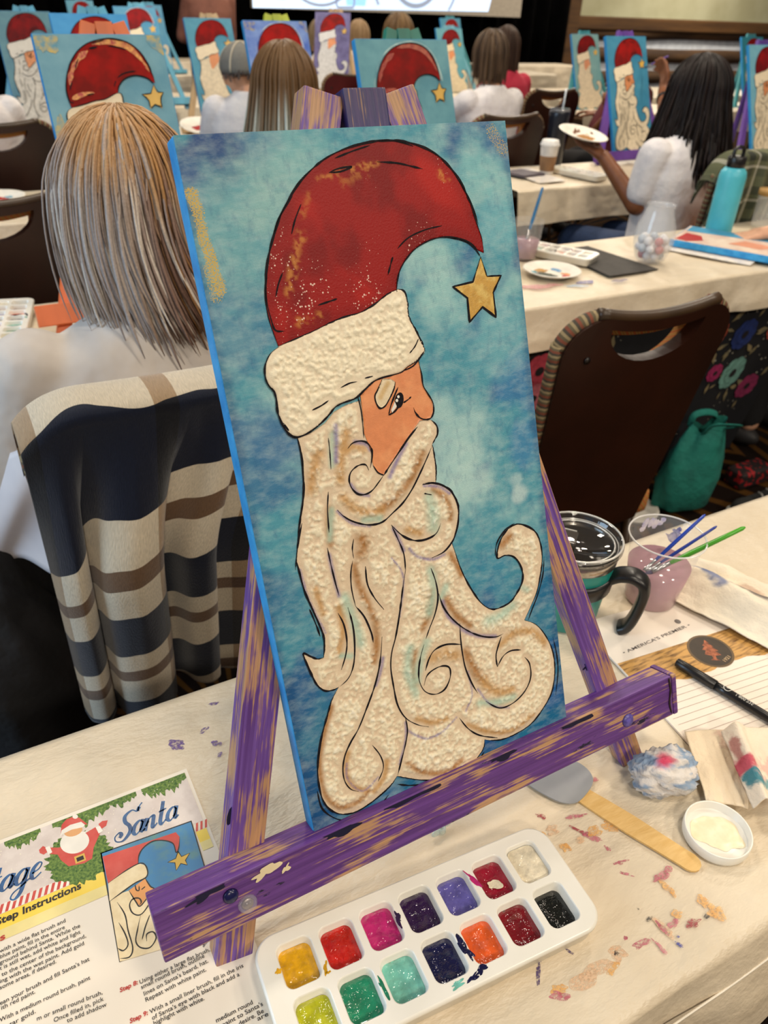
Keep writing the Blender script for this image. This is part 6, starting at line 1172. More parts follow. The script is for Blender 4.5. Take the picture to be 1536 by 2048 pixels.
# white tee with short brown hair, and pink shirt behind
person('person with short brown hair and white shirt holding a hand up', (2.88, 4.0), .15, white_tee, 'tan', dict(z=1.02, flare=.92, n=200, col=two((66, 50, 38), (110, 88, 66)), seed=12, jit=.015, vol=1.1), sw=1.12, sleeve=1.2, LA=dict(e=(-.22, .18, .80), w=(-.17, .27, .98), d=(.1, .1, 1), n=(.5, .6, 0), curl=.9))
person('person in a crimson-pink shirt behind the white-shirted painter', (3.68, 4.95), .1, M('pink_shirt', (190, 46, 70), .85, (170, 36, 60), 9), 'light', dict(z=1.0, flare=1.0, n=160, col=two((50, 34, 26), (78, 56, 42)), seed=14))
person('person with pale blond hair far off beside the green easel', (3.60, 7.0), 0, M('cream_top', (208, 198, 186), .9), 'light', dict(z=1.02, flare=1.0, n=120, col=two((150, 118, 84), (188, 160, 122)), seed=15), head=(0, .035, 1.09))
person('person with long brown hair behind the white-topped easel', (2.72, 4.75), 0, M('brown_top', (70, 50, 40), .9), 'light', dict(z=.98, flare=1.15, n=220, col=two((84, 60, 38), (134, 104, 66)), seed=16), head=(0, .035, 1.18))
person('person in a cream shirt seated under the screen', (2.98, 6.45), .1, M('cream_shirt', (222, 210, 192), .9, (206, 196, 184), 9), 'light', dict(z=1.04, flare=.95, n=120, col=two((120, 100, 80), (160, 140, 110)), seed=17), head=(0, .03, 1.10))
person('person in a white shirt half hidden by the far-left painting', (.20, 3.95), .2, white_tee, 'light', dict(z=1.02, flare=.95, n=120, col=two((90, 70, 50), (130, 104, 78)), seed=18), sw=1.1, sleeve=1.3)
person('person behind the purple easel reaching with a paint-stained hand', (3.98, 4.05), .25, M('maroon_top', (84, 22, 26), .9), 'brown', dict(z=.95, flare=1.1, n=120, col=dk, seed=19), head=(0, .06, 1.0), vox=.0075, sleeve=.8, LA=dict(e=(-.33, .0, .72), w=(-.50, -.20, .86), d=(-.35, -.1, .5), n=(.5, .3, .3), curl=.8))
person('person in a dusty rose-brown jacket standing near the screen', (2.29, 7.1), 0, M('rose_brown_jacket', (142, 92, 76), .8, (112, 70, 58), 7, 4, .4, 10, bd=.02), 'light', dict(z=1.0, n=80, col=two((90, 60, 40), (120, 80, 56)), seed=20), stand=True, sleeve=1.8, LA=dict(e=(-.2, .1, .66), w=(-.06, .17, .62), d=(1, .2, 0), n=(0, -1, 0)), RA=dict(e=(.2, .1, .66), w=(.06, .17, .60), d=(-1, .2, 0), n=(0, -1, 0)))
person('person mostly beyond the right edge pointing at the flat blue-edged picture', (2.62, 1.22), 0, M('grey_knit', (120, 118, 122), .9), 'light', dict(z=1.0, n=100, col=two((90, 70, 50), (120, 96, 70)), seed=21), vox=.0055, sleeve=1.1, LA=dict(e=(-.16, .26, .775), w=(-.265, .42, .795), d=(-.55, .5, -.22), n=(0.1, .1, -1), curl=.45, point=True), RA=dict(e=(.26, .1, .72), w=(.2, .33, .78), d=(-.1, 1, .1), n=(0, 0, -1)))
# empty chairs
chair('empty brown chair with pierced back between the two nearest tables', (1.075, 1.19), -.06, w_=.188)
chair('dark chair back at the left edge above the paint tray', (.10, 2.38), 0); chair('dark chair back at the far left behind the sky-blue easel', (.26, 3.66), 0)
chair('dark chair back beside the black tumbler', (2.42, 3.46), 0); chair('brown chair with handle slot beyond the black tumbler', (3.47, 4.43), 0)
mar = M('maroon_chair', (92, 12, 18), .7, (78, 8, 14), 6)
chair('maroon chair under the screen', (2.66, 5.52), 0, shell=mar, slot=False, w_=.22)
# ------------------------------------------------------------------ striped blanket over the blonde painter's chair
bk_m, nt, bs = nodes('striped_blanket'); bs.inputs['Roughness'].default_value = .95; bs.inputs['Sheen Weight'].default_value = .3; bs.inputs['Specular IOR Level'].default_value = .1
sx = N(nt, 'ShaderNodeSeparateXYZ'); nt.links.new(coordn(nt, 'bc'), sx.inputs[0])
md = N(nt, 'ShaderNodeMath', operation='DIVIDE'); md.inputs[1].default_value = .147; nt.links.new(sx.outputs[1], md.inputs[0]); fr = N(nt, 'ShaderNodeMath', operation='FRACT'); nt.links.new(md.outputs[0], fr.inputs[0])
band = ramp(nt, fr.outputs[0], [(0, (110, 84, 62)), (.10, (214, 200, 176)), (.37, (20, 25, 42)), (.80, (214, 200, 176)), (.98, (110, 84, 62))], 'CONSTANT')
mv = N(nt, 'ShaderNodeMath', operation='DIVIDE'); mv.inputs[1].default_value = .21; nt.links.new(sx.outputs[0], mv.inputs[0]); fv = N(nt, 'ShaderNodeMath', operation='FRACT'); nt.links.new(mv.outputs[0], fv.inputs[0])
vb = ramp(nt, fv.outputs[0], [(0, (255, 255, 255)), (.42, (200, 180, 160)), (.6, (255, 255, 255))], 'CONSTANT')
tw_ = noise(nt, coordn(nt, 'bc', (900, 300, 1), (0, 0, .6)), 1.0, 3)
cb = mixc(nt, 1.0, band, vb, 'MULTIPLY'); cb = mixc(nt, 1.0, cb, ramp(nt, tw_, [(.3, (215, 215, 215)), (.7, (255, 255, 255))]), 'MULTIPLY'); nt.links.new(cb, bs.inputs['Base Color']); bump(nt, bs, tw_, .5, .002)
def draped(name, label, cx0, cy0, x0, x1, Lb, Lf, mat, H=.945, wt=.205, r=.07, nx=150, folds=((-.135, .03, .034), (-.05, .022, .030), (.03, .02, .018), (.11, .03, .016), (.18, .02, .014)), shift=None, hemj=.02, rotz=0.0, cat='blanket', lean=.17):
    xs = np.linspace(x0, x1, nx); s = np.concatenate([np.linspace(-Lf, -.03, 14), np.linspace(-.022, .022, 9), np.linspace(.03, Lb, 90)]); S, X = np.meshgrid(s, xs, indexing='ij')
    ax = np.abs(X); k = np.clip((ax-(wt-r))/(r+.012), 0, 1); ztop = H+.018-(r+.03)*(1-np.sqrt(np.maximum(1-k**2, 0)))
    fn = np.zeros_like(X)
    for c_, w_, h in folds: fn += h*np.exp(-((X-c_-.03*np.clip(S, 0, 1)*math.sin(c_*40))/w_)**2)
    fn += .008*(fbm(X*22+3, S*6, 3)-.5)
    g = sst(.0, .16, np.abs(S)); ang = np.clip(S/.022, -1, 1)*PI/2
    z = np.where(np.abs(S) <= .022, ztop+.014*np.cos(ang), ztop-(np.abs(S)-.022)*np.where(S > 0, 1+hemj*(fbm(X*9, X*0+4, 2)-.5)*4, 1.0)); yb = -.212-lean*(np.minimum(z, ztop)-.42)+.35*X*X
    y = np.where(np.abs(S) <= .022, yb+.02-.046*np.sin(ang), np.where(S > 0, yb-.026-fn*g-.03*np.clip(S, 0, 1), yb+.066))
    side = np.clip((ax-.19)/.04, 0, 1); V = np.stack([X.ravel(), y.ravel(), z.ravel()], 1)
    c_, s_ = math.cos(rotz), math.sin(rotz); V = np.stack([cx0+V[:, 0]*c_-V[:, 1]*s_, cy0+V[:, 0]*s_+V[:, 1]*c_, V[:, 2]], 1)
    sh = shift(X) if shift else 0; bc = np.stack([X.ravel()+.5, (S+.06+sh+.02*(fbm(X*8, S*3+7, 3)-.5)).ravel()+.294, 0*X.ravel()], 1)
    o = mk(name, V, grid(nx, len(s)), mat, smooth=True, attrs={'bc': bc}, base=(cx0, cy0-.3, .5)); m_ = o.modifiers.new('thickness', 'SOLIDIFY'); m_.thickness = .004; m_.offset = 1; tag(o, label, cat); return o
def pleated_blanket():
    PLN = [(-.236, .012), (-.228, .045), (-.205, .062), (-.188, .040), (-.200, .010), (-.186, .030), (-.172, .072), (-.135, .088), (-.098, .066), (-.090, .030), (-.112, .008), (-.078, .022), (-.058, .058), (-.034, .066), (-.016, .050), (-.030, .016), (.004, .026), (.06, .040), (.13, .034), (.20, .030), (.228, .012)]
    SH = [-.13, -.13, -.13, -.125, -.12, -.105, -.10, -.095, -.09, -.085, -.07, -.055, -.045, -.035, -.03, -.015, 0, 0, 0, 0, 0]
    PLN = [(a*(.92 if a < 0 else 1.0), b_) for a, b_ in PLN]; pl = catmull(PLN, 8); sh = catmull([(q, 0) for q in SH], 8)[:, 0]; nx = len(pl); ln = np.concatenate([[0], np.cumsum(np.linalg.norm(np.diff(pl, axis=0), axis=1))]); xt = -.217+.442*ln/ln[-1]
    s = np.concatenate([np.linspace(-.10, -.03, 10), np.linspace(-.022, .022, 9), np.linspace(.03, .52, 90)]); S, I = np.meshgrid(s, np.arange(nx), indexing='ij'); g = sst(.02, .26, S)*.92+.08*sst(0, .1, S)
    X = xt[I]*(1-g)+pl[I, 0]*g; nrm = pl[I, 1]*g; ax = np.abs(X); H, wt, r = .945, .205, .07; k = np.clip((ax-(wt-r))/(r+.03), 0, 1); ztop = H+.018-(r+.03)*(1-np.sqrt(np.maximum(1-k**2, 0)))
    ang = np.clip(S/.022, -1, 1)*PI/2; hem = 1+.10*(fbm(ln[I]*7, ln[I]*0+4, 2)-.5)
    z = np.where(np.abs(S) <= .022, ztop+.014*np.cos(ang), ztop-(np.abs(S)-.022)*np.where(S > 0, hem, 1.0)); yb = -.212-.17*(np.minimum(z, ztop)-.42)+.35*X*X
    y = np.where(np.abs(S) <= .022, yb+.02-.046*np.sin(ang), np.where(S > 0, yb-.026-nrm-.006*(fbm(X*30, S*8, 3)-.5), yb+.066))
    V = np.stack([.235+X.ravel(), 1.17+y.ravel(), z.ravel()], 1)
    bc = np.stack([ln[I].ravel()*.75+.10, (S+.055+sh[I]*g+.015*(fbm(ln[I]*8, S*3+7, 3)-.5)).ravel()*.80+.294+.0, 0*X.ravel()], 1)
    o = mk('blanket', V, grid(nx, len(s)), bk_m, smooth=True, attrs={'bc': bc}, base=(.235, .87, .5)); m_ = o.modifiers.new('thickness', 'SOLIDIFY'); m_.thickness = .004; m_.offset = 1; tag(o, 'cream, navy and brown striped blanket draped over the chair at left', 'blanket')
pleated_blanket()
# green plaid shirt over the chair of the dark-haired woman
pl_m, nt, bs = nodes('green_plaid'); bs.inputs['Roughness'].default_value = .95; sx = N(nt, 'ShaderNodeSeparateXYZ'); nt.links.new(coordn(nt, 'bc', (9, 9, 1)), sx.inputs[0]); cs = []
for i in (0, 1):
    f_ = N(nt, 'ShaderNodeMath', operation='FRACT'); nt.links.new(sx.outputs[i], f_.inputs[0]); cs.append(ramp(nt, f_.outputs[0], [(0, (96, 98, 70)), (.3, (40, 44, 34)), (.55, (96, 98, 70)), (.68, (190, 186, 170)), (.76, (70, 74, 54))], 'CONSTANT'))
nt.links.new(mixc(nt, .5, cs[0], cs[1]), bs.inputs['Base Color'])
draped('plaid_shirt', 'green and white plaid shirt hung over the chair at right', 2.70, 2.26, -.225, .225, .42, .1, pl_m, rotz=-.08, cat='shirt', nx=90)

# ------------------------------------------------------------------ things on the second-row table at right
TZ2 = TZ+.0075
paper_pl = M('paper_plate', (236, 230, 218), .6)
def plate(label, c_, r, blobs, tilt=None, group='paper plates used as palettes'):
    t = thing('paper_plate', label, 'plate', tuple(c_), 0, group); Rm = np.eye(3)
    if tilt is not None:
        n_ = np.array(tilt, float); n_ /= np.linalg.norm(n_); u = np.cross([0, 1, 0], n_); u /= np.linalg.norm(u); Rm = np.stack([u, np.cross(n_, u), n_], 1)
    v, f = lathe([(.0001, 0), (r*.62, 0), (r*.70, .003), (r*.92, .012), (r, .013), (r*.99, .0145), (r*.90, .0135), (r*.69, .0045), (r*.6, .0015), (.0001, .0015)], 40, False, False); mk('dish', v@Rm.T, f, paper_pl, t, True, True)
    for i, (bx, by, br, el, colr) in enumerate(blobs):
        bl = blob2((bx*r, by*r), br*r, 22, .3, el, i*1.3, i); pts, tr, _ = region(bl, .02); z_ = .0022+.0002*i+.010*sst(.65, .95, np.linalg.norm(pts, axis=1)/r); mk('paint', np.stack([pts[:, 0], pts[:, 1], z_], 1)@Rm.T, tr, M('plate_paint_%d_%d_%d' % colr, colr, .2), t, True)
    return t
plate('paper plate with ochre, blue and green paint on the second-row table', (1.478, 1.672, TZ2), .082, [(-.15, .45, .2, 1.3, (190, 140, 60)), (.42, .3, .2, 1.3, (70, 140, 190)), (-.3, -.05, .2, 2.2, (40, 52, 30)), (.2, -.5, .14, 2, (190, 40, 36)), (.38, -.3, .12, 1.5, (226, 140, 60)), (-.6, .4, .2, 1.2, (90, 170, 190))])
def copy_tree(src, name, label, loc, rotz, group):
    r = src.copy(); COL.objects.link(r); r.name = name; r.location = loc; r.rotation_euler = (0, 0, rotz); r['label'] = label; r['group'] = group; PM[r.name] = Matrix.Translation(loc) @ Matrix.Rotation(rotz, 4, 'Z')
    for ch in list(src.children):
        c_ = ch.copy(); COL.objects.link(c_); c_.parent = r
    return r
pal['group'] = 'white paint palettes'
copy_tree(pal, 'paint_palette', 'white paint palette beside the dark grey mat', (1.60, 1.822, TZ2), -1.08, 'white paint palettes')
copy_tree(pal, 'paint_palette', 'white paint palette at the left edge by the orange easel', (.075, 1.80, TZ2), 1.35, 'white paint palettes')
copy_tree(pal, 'paint_palette', 'white paint palette beside the paper coffee cup', (2.555, 2.82, TZ2), -1.35, 'white paint palettes')
o = slab('dark_mat', [(1.641, 1.862), (1.776, 1.862), (1.805, 1.586), (1.618, 1.587)], TZ2, TZ2+.0025, M('dark_grey_card', (58, 54, 50), .8, (66, 62, 58), 30), base=(1.71, 1.72, TZ), sp=.04); tag(o, 'dark grey card lying beside the glass jar', 'card')
def rinse(label, c_, rb, rt, h, liq=None, lh=.5):
    t = thing('rinse_cup', label, 'cup', tuple(c_)); v, f = lathe([(.0001, .002), (rb, .002), (rb+.002, .004), (rt-.001, h-.004), (rt+.0012, h-.002), (rt, h)], 36, False, False); mk('cup_wall', v, f, cupm, t, True, True)
    if liq: v, f = lathe([(.0001, .003), (rb-.001, .004), (rb+(rt-rb)*lh-.002, h*lh), (.0001, h*lh)], 32, False, False); mk('water', v, f, M('rinse_%d' % liq[0], liq, .1), t, True, True)
    return t
rinse('clear cup of mauve rinse water behind the large canvas', (1.505, 1.832, TZ2), .032, .045, .11, (170, 138, 150), .5)
brush('paintbrush', 'wide blue brush handle in the cup behind the large canvas', (1.495, 1.828, TZ2+.03), (1.56, 1.86, TZ2+.19), .0045, (46, 122, 178))
# glass jar with white beads
JC = np.array([1.846, 1.665, TZ2]); jar = thing('glass_jar', 'round clear glass jar holding white and pink beads', 'jar', tuple(JC))
jm = Mglass('jar_glass', (235, 238, 240), .02, 1.5, .17)
v, f = lathe([(.0001, .001), (.036, .001), (.044, .008), (.056, .04), (.060, .07), (.055, .105), (.044, .135), (.040, .15), (.041, .160), (.043, .163), (.039, .163), (.038, .15), (.042, .135), (.053, .105), (.058, .07), (.054, .04), (.042, .01), (.0001, .006)], 44, False, False); mk('vessel', v, f, jm, jar, True, True)
bead_m = [M('bead_white', (236, 232, 232), .3), M('bead_pink', (206, 120, 116), .3), M('bead_grey', (196, 204, 214), .3)]
sv, sf = ellipsoid((0, 0, 0), (.0125, .0125, .0125), 14, 10); k = 0
for z, rr, n_ in ((.02, .026, 7), (.02, 0, 1), (.042, .038, 9), (.042, .014, 3), (.064, .034, 7)):
    for i in range(n_):
        a = 2*PI*i/n_+z*40; p_ = (JC[0]+rr*math.cos(a), JC[1]+rr*math.sin(a), JC[2]+z); k += 1
        o = mk('bead', sv, sf, bead_m[(0, 2, 0, 1, 0)[k % 5]], smooth=True, base=p_, local=True); tag(o, 'bead inside the round clear glass jar', 'bead', 'beads in the glass jar')
# turquoise bottle
bt = thing('water_bottle', 'tall turquoise steel bottle with black lid', 'bottle', (2.318, 1.822, TZ2)); turq = M('turquoise_coat', (84, 190, 206), .4, (76, 180, 196), 20)
v, f = lathe([(.036, 0), (.0415, .002), (.043, .008), (.043, .185), (.040, .200), (.032, .210), (.027, .214)], 40, True, True); mk('body', v, f, turq, bt, True, True)
v, f = lathe([(.026, .212), (.029, .214), (.029, .242), (.026, .246), (.0001, .246)], 32, False, False); ld = mk('lid', v, f, blackp, bt, True, True)
pth = catmull([(-.022, 0, .244), (-.02, 0, .266), (0, 0, .274), (.02, 0, .266), (.022, 0, .244)], 6); v, f = tube(pth, .0065, 10, .8); mk('carry_loop', v, f, blackp, ld, True, True)
# flat blue-edged picture and papers under it
fa = math.radians(-62); fd1 = np.array([math.cos(fa), math.sin(fa)]); fd2 = np.array([-fd1[1], fd1[0]]); FA = np.array([2.030, 1.765])
fl = thing('painting', 'picture lying flat with thick blue edges beside the turquoise bottle', 'painting', (*(FA+fd1*.16+fd2*.115), TZ2+.002), 0, 'paintings of a bearded man on the easels behind')
def fq(a, b_): return FA+fd1*a+fd2*b_
v, f = bbox(.37, .235, .020, .002, 2); W2 = np.array([[*(fq(.185, .1175)+fd1*q[0]+fd2*q[1]), TZ2+.0135+q[2]] for q in v]); mk('canvas_body', W2, f, side_m, fl)
zf = TZ2+.0242
for nm, pl_, mt, dz in (('painted_background', [(.003, .003), (.367, .003), (.367, .232), (.003, .232)], M('flat_pale', (224, 208, 190), .5, (206, 176, 160), 20), 0), ('painted_blue', [(.01, .15), (.2, .17), (.36, .19), (.36, .23), (.01, .23)], M('flat_blue', (70, 150, 190), .5), .0003), ('painted_red', [(.01, .02), (.05, .01), (.09, .05), (.07, .11), (.02, .12)], M('flat_red', (176, 34, 36), .5), .0003), ('painted_orange', [(.16, .07), (.26, .06), (.30, .12), (.2, .14)], M('flat_orange', (220, 150, 120), .5), .0003)):
    mk(nm, [(*fq(*q), zf+dz) for q in pl_], [tuple(range(len(pl_)))], mt, fl)
o = slab('loose_paper', [tuple(fq(-.02, -.045)), tuple(fq(.26, -.05)), tuple(fq(.27, .10)), tuple(fq(.0, .09))], TZ2, TZ2+.0015, M('loose_paper', (234, 224, 208), .6, (200, 196, 196), 60), base=(2.1, 1.6, TZ), sp=.05); tag(o, 'white paper under the flat blue-edged picture', 'paper')
v, f = lathe([(.03, 0), (.036, .004), (.037, .11), (.034, .118), (.0345, .118), (.0355, .11), (.0345, .005), (.0001, .004)], 32, True, False); gj = thing('drinking_jar', 'clear drinking jar with amber lid at the right edge', 'jar', (2.56, 1.84, TZ2)); mk('vessel', v, f, jm, gj, True, True); v, f = lathe([(.038, .108), (.039, .110), (.039, .128), (.0001, .129)], 32, True, False); mk('lid', v, f, M('amber_lid', (180, 140, 80), .5), gj, True, True)
for i, (x, y, r, el, an, mt) in enumerate([(1.36, 1.60, .016, 3, -.3, ROSE), (1.42, 1.59, .012, 2.5, -.2, ROSE), (1.52, 1.575, .014, 2.5, .3, BLU), (1.62, 1.55, .012, 2.2, .2, VIO), (1.47, 1.56, .01, 3, -.4, stn('skyblue', (150, 180, 210)))]):
    bl = blob2((x, y), r, 26, .35, el, an, i); pts, tr, _ = region(bl, .02); mk('paint_stain', z3(pts, TZ+.007), tr, mt, COVERS[2])

# ------------------------------------------------------------------ third row at right
cf = thing('coffee_cup', 'paper coffee cup with white lid and tan sleeve', 'cup', (2.44, 2.90, TZ2)); pc_ = M('paper_cup_white', (232, 226, 218), .6)
v, f = lathe([(.028, 0), (.030, .002), (.040, .118)], 36, True, False); mk('cup_body', v, f, pc_, cf, True, True); v, f = lathe([(.0310, .014), (.0322, .016), (.0372, .074), (.036, .076)], 36, False, False); mk('sleeve', v, f, M('tan_sleeve', (150, 112, 76), .8), cf, True, True); v, f = lathe([(.0405, .114), (.0425, .116), (.0425, .124), (.038, .128), (.037, .138), (.034, .140), (.0001, .138)], 36, True, False); mk('lid', v, f, M('cup_lid_white', (240, 238, 234), .4), cf, True, True)
tm = thing('tumbler', 'tall dark navy tumbler with clear straw by the coffee cup', 'tumbler', (2.60, 3.055, TZ2)); nv_ = M('navy_tumbler', (14, 18, 28), .3, (20, 26, 38), 10)
v, f = lathe([(.036, 0), (.040, .004), (.046, .21), (.047, .225), (.044, .232), (.0001, .232)], 36, True, False); mk('body', v, f, nv_, tm, True, True); v, f = lathe([(.044, .23), (.046, .233), (.044, .242), (.0001, .243)], 36, False, False); mk('lid', v, f, Mglass('tumbler_lid', (120, 120, 124), .05, 1.5, .5), tm, True, True); v, f = tube([(.012, 0, .2), (.018, 0, .32)], .004, 10); mk('straw', v, f, M('clear_straw', (206, 214, 220), .2), tm, True, True)
o = slab('loose_paper', [(2.30, 3.02), (2.46, 3.06), (2.42, 2.74), (2.27, 2.73)], TZ2, TZ2+.002, MATS['loose_paper'], base=(2.37, 2.9, TZ), sp=.06); tag(o, 'white papers beside the paper coffee cup', 'paper')
o = slab('dark_book', [(2.24, 2.96), (2.36, 2.98), (2.40, 2.86), (2.27, 2.84)], TZ2+.003, TZ2+.012, M('grey_violet_cover', (92, 84, 92), .6), base=(2.31, 2.9, TZ), sp=.06); tag(o, 'grey-violet booklet on the papers by the coffee cup', 'book')
plate('paper plate held up by the dark-haired woman', (2.315, 2.565, .950), .100, [(.05, -.1, .28, 1.4, (196, 140, 70)), (.4, .2, .1, 1, (230, 210, 180))], tilt=(.06, -.20, 1))
tip = np.array([3.165, 3.15, 1.142]); tail = PY(1355, 103, 2.86); tail = tip+(tail-tip)/np.linalg.norm(tail-tip)*.24
brush('paintbrush', 'purple-handled brush touching the star on the middle right painting', tip, tail, .0048, (120, 84, 170), bristle=(196, 150, 60))
pw = bpy.data.objects['person.001']
wr0, wr1 = np.array([2.83, 2.62, .93]), np.array([3.02, 2.86, 1.075]); wd_ = wr1-wr0; q0 = wr0+wd_*.80
v, f = lathe([(.030, -.009), (.033, -.007), (.033, .007), (.030, .009)], 24, False, False, q0, wd_); wt_ = thing('wrist_watch', 'black wrist watch on the raised arm of the dark-haired woman', 'watch', tuple(q0)); mk('strap', v, f, blackp, wt_, smooth=True); v, f = ellipsoid(q0+np.array([-.02, -.026, .01]), (.014, .010, .014), 14, 8); mk('dial', v, f, M('watch_dial', (210, 220, 230), .15, metal=.5), wt_, smooth=True)
pcm = PY(403, 256, 4.12); plate('paper plate with red paint beside the grey cap', tuple(pcm), .105, [(0, 0, .3, 1.5, (190, 34, 30))], tilt=(0, -.25, 1))
plate('paper plate with red paint at the left edge of the third row', (.20, 3.10, TZ2), .09, [(-.1, 0, .3, 1.6, (190, 30, 34)), (.4, .2, .2, 1.2, (150, 190, 210))])

# ------------------------------------------------------------------ dark floral under-cloth of the second-row table
xs = np.linspace(.74, 2.42, 160); zs = np.linspace(.01, .70, 24); X, Z = np.meshgrid(xs, zs)
ysk = lambda x, z: 1.470+.13*(1-z/.70)+.012*np.sin(x*17)*(1-z/.72)
fsk = mk('floral_cloth', np.stack([X.ravel(), ysk(X, Z).ravel(), Z.ravel()], 1), grid(160, 24), M('floral_black', (12, 13, 18), .9, (16, 17, 24), 20), smooth=True, base=(1.9, 1.47, 0)); tag(fsk, 'black floral cloth hanging to the floor under the second-row table', 'cloth')
def on_sk(x, z, off=.003): return (x, float(ysk(np.array(x), np.array(z)))-off, z)
def flower(x, z, r, c1, c2, n=9):
    b_ = B()
    for i in range(n):
        a = 2*PI*i/n; pts_ = [on_sk(x+r*(.58*math.cos(a)+.42*math.cos(q)), z+r*(.58*math.sin(a)+.42*math.sin(q)), .003+.0006*(i % 3)) for q in np.linspace(0, 2*PI, 12, endpoint=False)]; b_.add(pts_, [tuple(range(12))])
    b_.add([on_sk(x+r*.6*math.cos(q), z+r*.6*math.sin(q), .0052) for q in np.linspace(0, 2*PI, 14, endpoint=False)], [tuple(range(14))]); o = b_.build('flower', M('petal_%d_%d_%d' % c1, c1, .9, tuple(x*.8 for x in c1), 60), fsk)
    mk('flower_eye', [on_sk(x+r*.26*math.cos(q), z+r*.26*math.sin(q), .0062) for q in np.linspace(0, 2*PI, 12, endpoint=False)], [tuple(range(12))], M('petal_eye_%d' % c2[0], c2, .9), o)
FL = [(2.02, .55, .05, (196, 84, 52)), (2.16, .53, .055, (30, 52, 120)), (1.99, .44, .042, (206, 98, 62)), (2.10, .40, .034, (170, 36, 96)), (2.20, .38, .062, (120, 172, 160)), (1.33, .55, .055, (196, 70, 90)), (1.335, .46, .05, (206, 110, 122)), (1.16, .5, .05, (200, 90, 60)), (2.33, .53, .05, (200, 90, 70)), (2.33, .30, .05, (150, 40, 90)), (1.60, .5, .05, (206, 98, 62)), (1.72, .36, .05, (190, 60, 96)), (.95, .45, .055, (120, 172, 160))]
for x, z, r, c1 in FL: flower(x, z, r, c1, (24, 18, 22))
leafm = M('leaf_print', (150, 132, 92), .9, (110, 104, 78), 40)
for i in range(70):
    fx, fz, fr_, _ = FL[i % len(FL)]; a = random.uniform(0, 2*PI); d0 = fr_*1.15; ln = random.uniform(.03, .07); p0 = (fx+d0*math.cos(a), fz+d0*math.sin(a)); p1 = (min(2.40, p0[0]+ln*math.cos(a)), min(.66, max(.03, p0[1]+ln*math.sin(a)))); nx_, nz_ = -math.sin(a), math.cos(a); mid = ((p0[0]+p1[0])/2, (p0[1]+p1[1])/2); w_ = ln*.16
    mk('leaf', [on_sk(*p0), on_sk(mid[0]+nx_*w_, mid[1]+nz_*w_), on_sk(*p1), on_sk(mid[0]-nx_*w_, mid[1]-nz_*w_)], [(0, 1, 2, 3)], leafm, fsk)
b = B()
for i in range(260):
    x, z = random.uniform(.8, 2.38), random.uniform(.05, .66); r = random.uniform(.0015, .004); b.add([on_sk(x+r*math.cos(q), z+r*math.sin(q), .0015) for q in np.linspace(0, 2*PI, 6, endpoint=False)], [tuple(range(6))])
o = b.build('speckles', M('speckle', (190, 186, 170), .9), fsk); o['kind'] = 'stuff'

# ------------------------------------------------------------------ on the floor
# teal tote bag, slumped
xs = 26; ss = np.linspace(0, 2*PI, 48, endpoint=False); secs = []
for z, rx, ry, dx in ((.004, .10, .05, 0), (.03, .135, .075, 0), (.12, .14, .085, .005), (.22, .125, .075, .01), (.29, .10, .055, .02), (.33, .085, .035, .03), (.345, .08, .03, .035)):
    secs.append([(1.95+dx+.86*(rx+.012*math.sin(a*5+z*20))*math.cos(a), 1.395+.86*(ry+.008*math.sin(a*4+z*30))*math.sin(a), z*.86+.012*math.sin(a*3)*(z > .2)) for a in ss])
V, F = loft([np.array(q) for q in secs]); tb = thing('tote_bag', 'teal cloth tote bag slumped on the carpet by the floral cloth', 'bag', (1.95, 1.395, 0)); F.append(tuple(range(48))[::-1]); mk('bag_body', V, F, M('teal_cloth', (24, 122, 108), .85, (18, 100, 90), 12, 4, .5, 18, bd=.02), tb, smooth=True)
for dy in (-.025, .03):
    v, f = tube(catmull([(1.93, 1.395+dy, .285), (1.93, 1.38+dy*1.4, .325), (1.97, 1.355+dy*1.8, .335), (2.02, 1.36+dy*1.6, .315), (2.03, 1.39+dy, .285)], 6), .011, 8, .25); mk('handle', v, f, MATS['teal_cloth'], tb, smooth=True)
o = mk('white_dish', *lathe([(.045, 0), (.075, .006), (.085, .022), (.083, .023), (.07, .010), (.0001, .006)], 36, True, False, (1.765, 1.43, .0015)), paper_pl, smooth=True, base=(1.765, 1.43, 0)); tag(o, 'small white dish on the carpet beside the teal bag', 'dish')
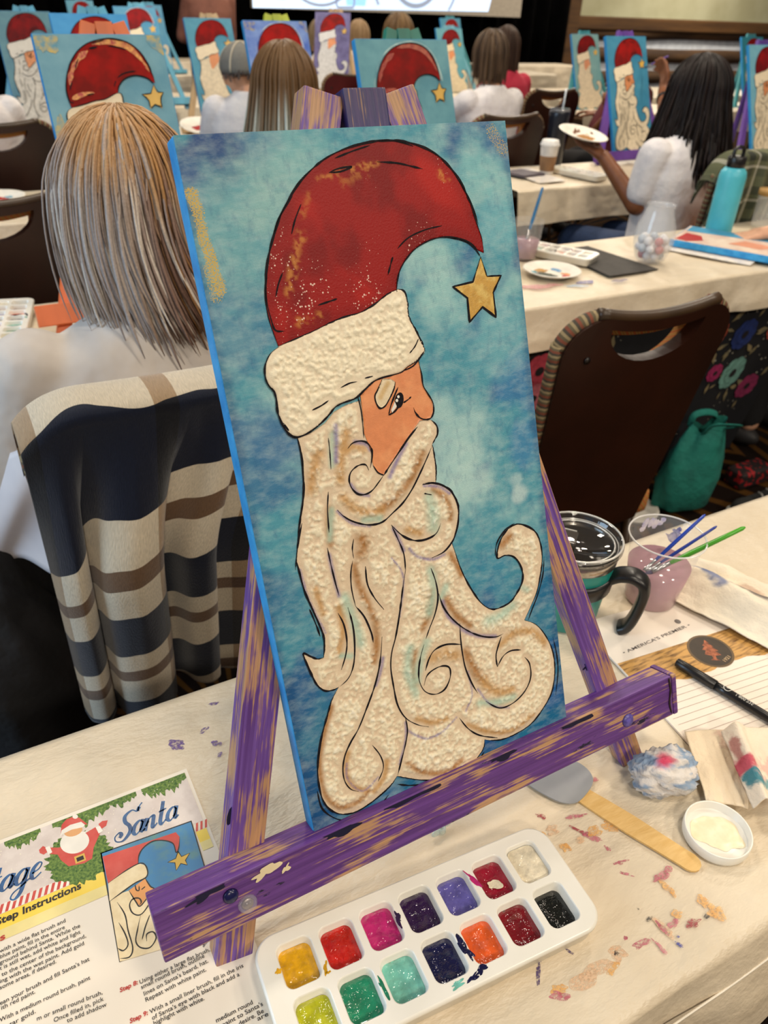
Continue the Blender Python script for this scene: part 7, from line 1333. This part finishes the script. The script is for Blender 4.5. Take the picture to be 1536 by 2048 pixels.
def sneaker(label, c_, rz, up_m, sole_m):
    t = thing('sneaker', label, 'shoe', (c_[0], c_[1], .001), rz); prof = []
    outl = catmull([(0, -.13), (.034, -.115), (.038, -.05), (.036, .03), (.046, .09), (.032, .14), (0, .152), (-.034, .138), (-.046, .09), (-.036, .03), (-.038, -.05), (-.034, -.115)], 4, True)
    V, F = loft([np.concatenate([outl*[k, k], np.full((len(outl), 1), z)], 1) for k, z in ((.96, 0), (1.02, .004), (1.02, .024), (.97, .028))], True); F.append(tuple(range(len(outl)))[::-1]); mk('sole', V, F, sole_m, t, True, True)
    hts = lambda y: np.where(y < .02, .085, .085-.045*sst(.02, .12, y)); L_ = []
    for k, h in ((.97, 0), (.95, .35), (.85, .75), (.62, .97), (.3, 1.0)): L_.append(np.stack([outl[:, 0]*k, outl[:, 1]*(k*.5+.5)-.004, .027+h*hts(outl[:, 1])], 1))
    V, F = loft(L_, True); mk('upper', V, F, up_m, t, True, True)
    b_ = B()
    for i in range(4): y = .0+.022*i; zz = .027+float(hts(np.array(y)))*.99; b_.add(*tube([(-.018, y, zz-.002), (0, y, zz+.003), (.018, y, zz-.002)], .0028, 6))
    b_.build('laces', M('laces_grey', (150, 146, 140), .8), t, local=True)
sneaker('black sneaker with white sole on the carpet at the right edge', (2.17, 1.20), 1.1, M('knit_black', (34, 34, 34), .9), M('sole_white', (226, 222, 214), .6))
q = P(120, 1452, 0.02); sneaker('white sneaker under the striped blanket', (q[0], q[1]), -.9, M('canvas_white', (216, 206, 192), .8), M('sole_white', (226, 222, 214), .6))
o = mk('dotted_pouch', *box(2.20, 2.36, 1.36, 1.44, .002, .07, .02, 3), M('pouch_black_red', (24, 12, 14), .7, (150, 20, 26), 55, 1, lo=.55, hi=.6), base=(2.28, 1.4, 0)); tag(o, 'black pouch with red dots on the carpet beside the teal bag', 'pouch')
# white apron edge over the blonde painter's lap
us = np.linspace(0, 1, 30); vs = np.linspace(0, 1, 24); U_, V_ = np.meshgrid(us, vs); X = -.07+.135*U_; Y_ = 1.02+.14*(1-U_)+.015*np.sin(V_*6+U_*5)-.02*V_; Z_ = .80-.20*V_+.05*U_+.012*np.sin(U_*9+V_*4)
o = mk('apron', np.stack([X.ravel(), Y_.ravel(), Z_.ravel()], 1), grid(30, 24), M('apron_white', (224, 218, 220), .5, (206, 202, 208), 9), smooth=True, base=(0, 1.1, .7)); s_ = o.modifiers.new('thickness', 'SOLIDIFY'); s_.thickness = .003; tag(o, 'white apron hanging at the side of the blonde painter', 'apron')

# black coat bunched beside the chair
v, f = ellipsoid((0, 0, 0), (1, 1, 1), 48, 32); k = 1+.35*(fbm(v[:, 0]*2+v[:, 2]*2+5, v[:, 1]*2+v[:, 2]+5, 3)-.5); V = v*k[:, None]*np.array([.13, .16, .36])+np.array([-.055, 1.13, .30]); V[:, 2] = np.maximum(V[:, 2], .003)
o = mk('black_coat', V, f, M('coat_black', (13, 12, 14), .9, (20, 19, 22), 12, 4, .5, 16, bd=.02), smooth=True, base=(-.055, 1.13, 0)); tag(o, 'black coat bunched on the floor left of the striped blanket', 'coat')
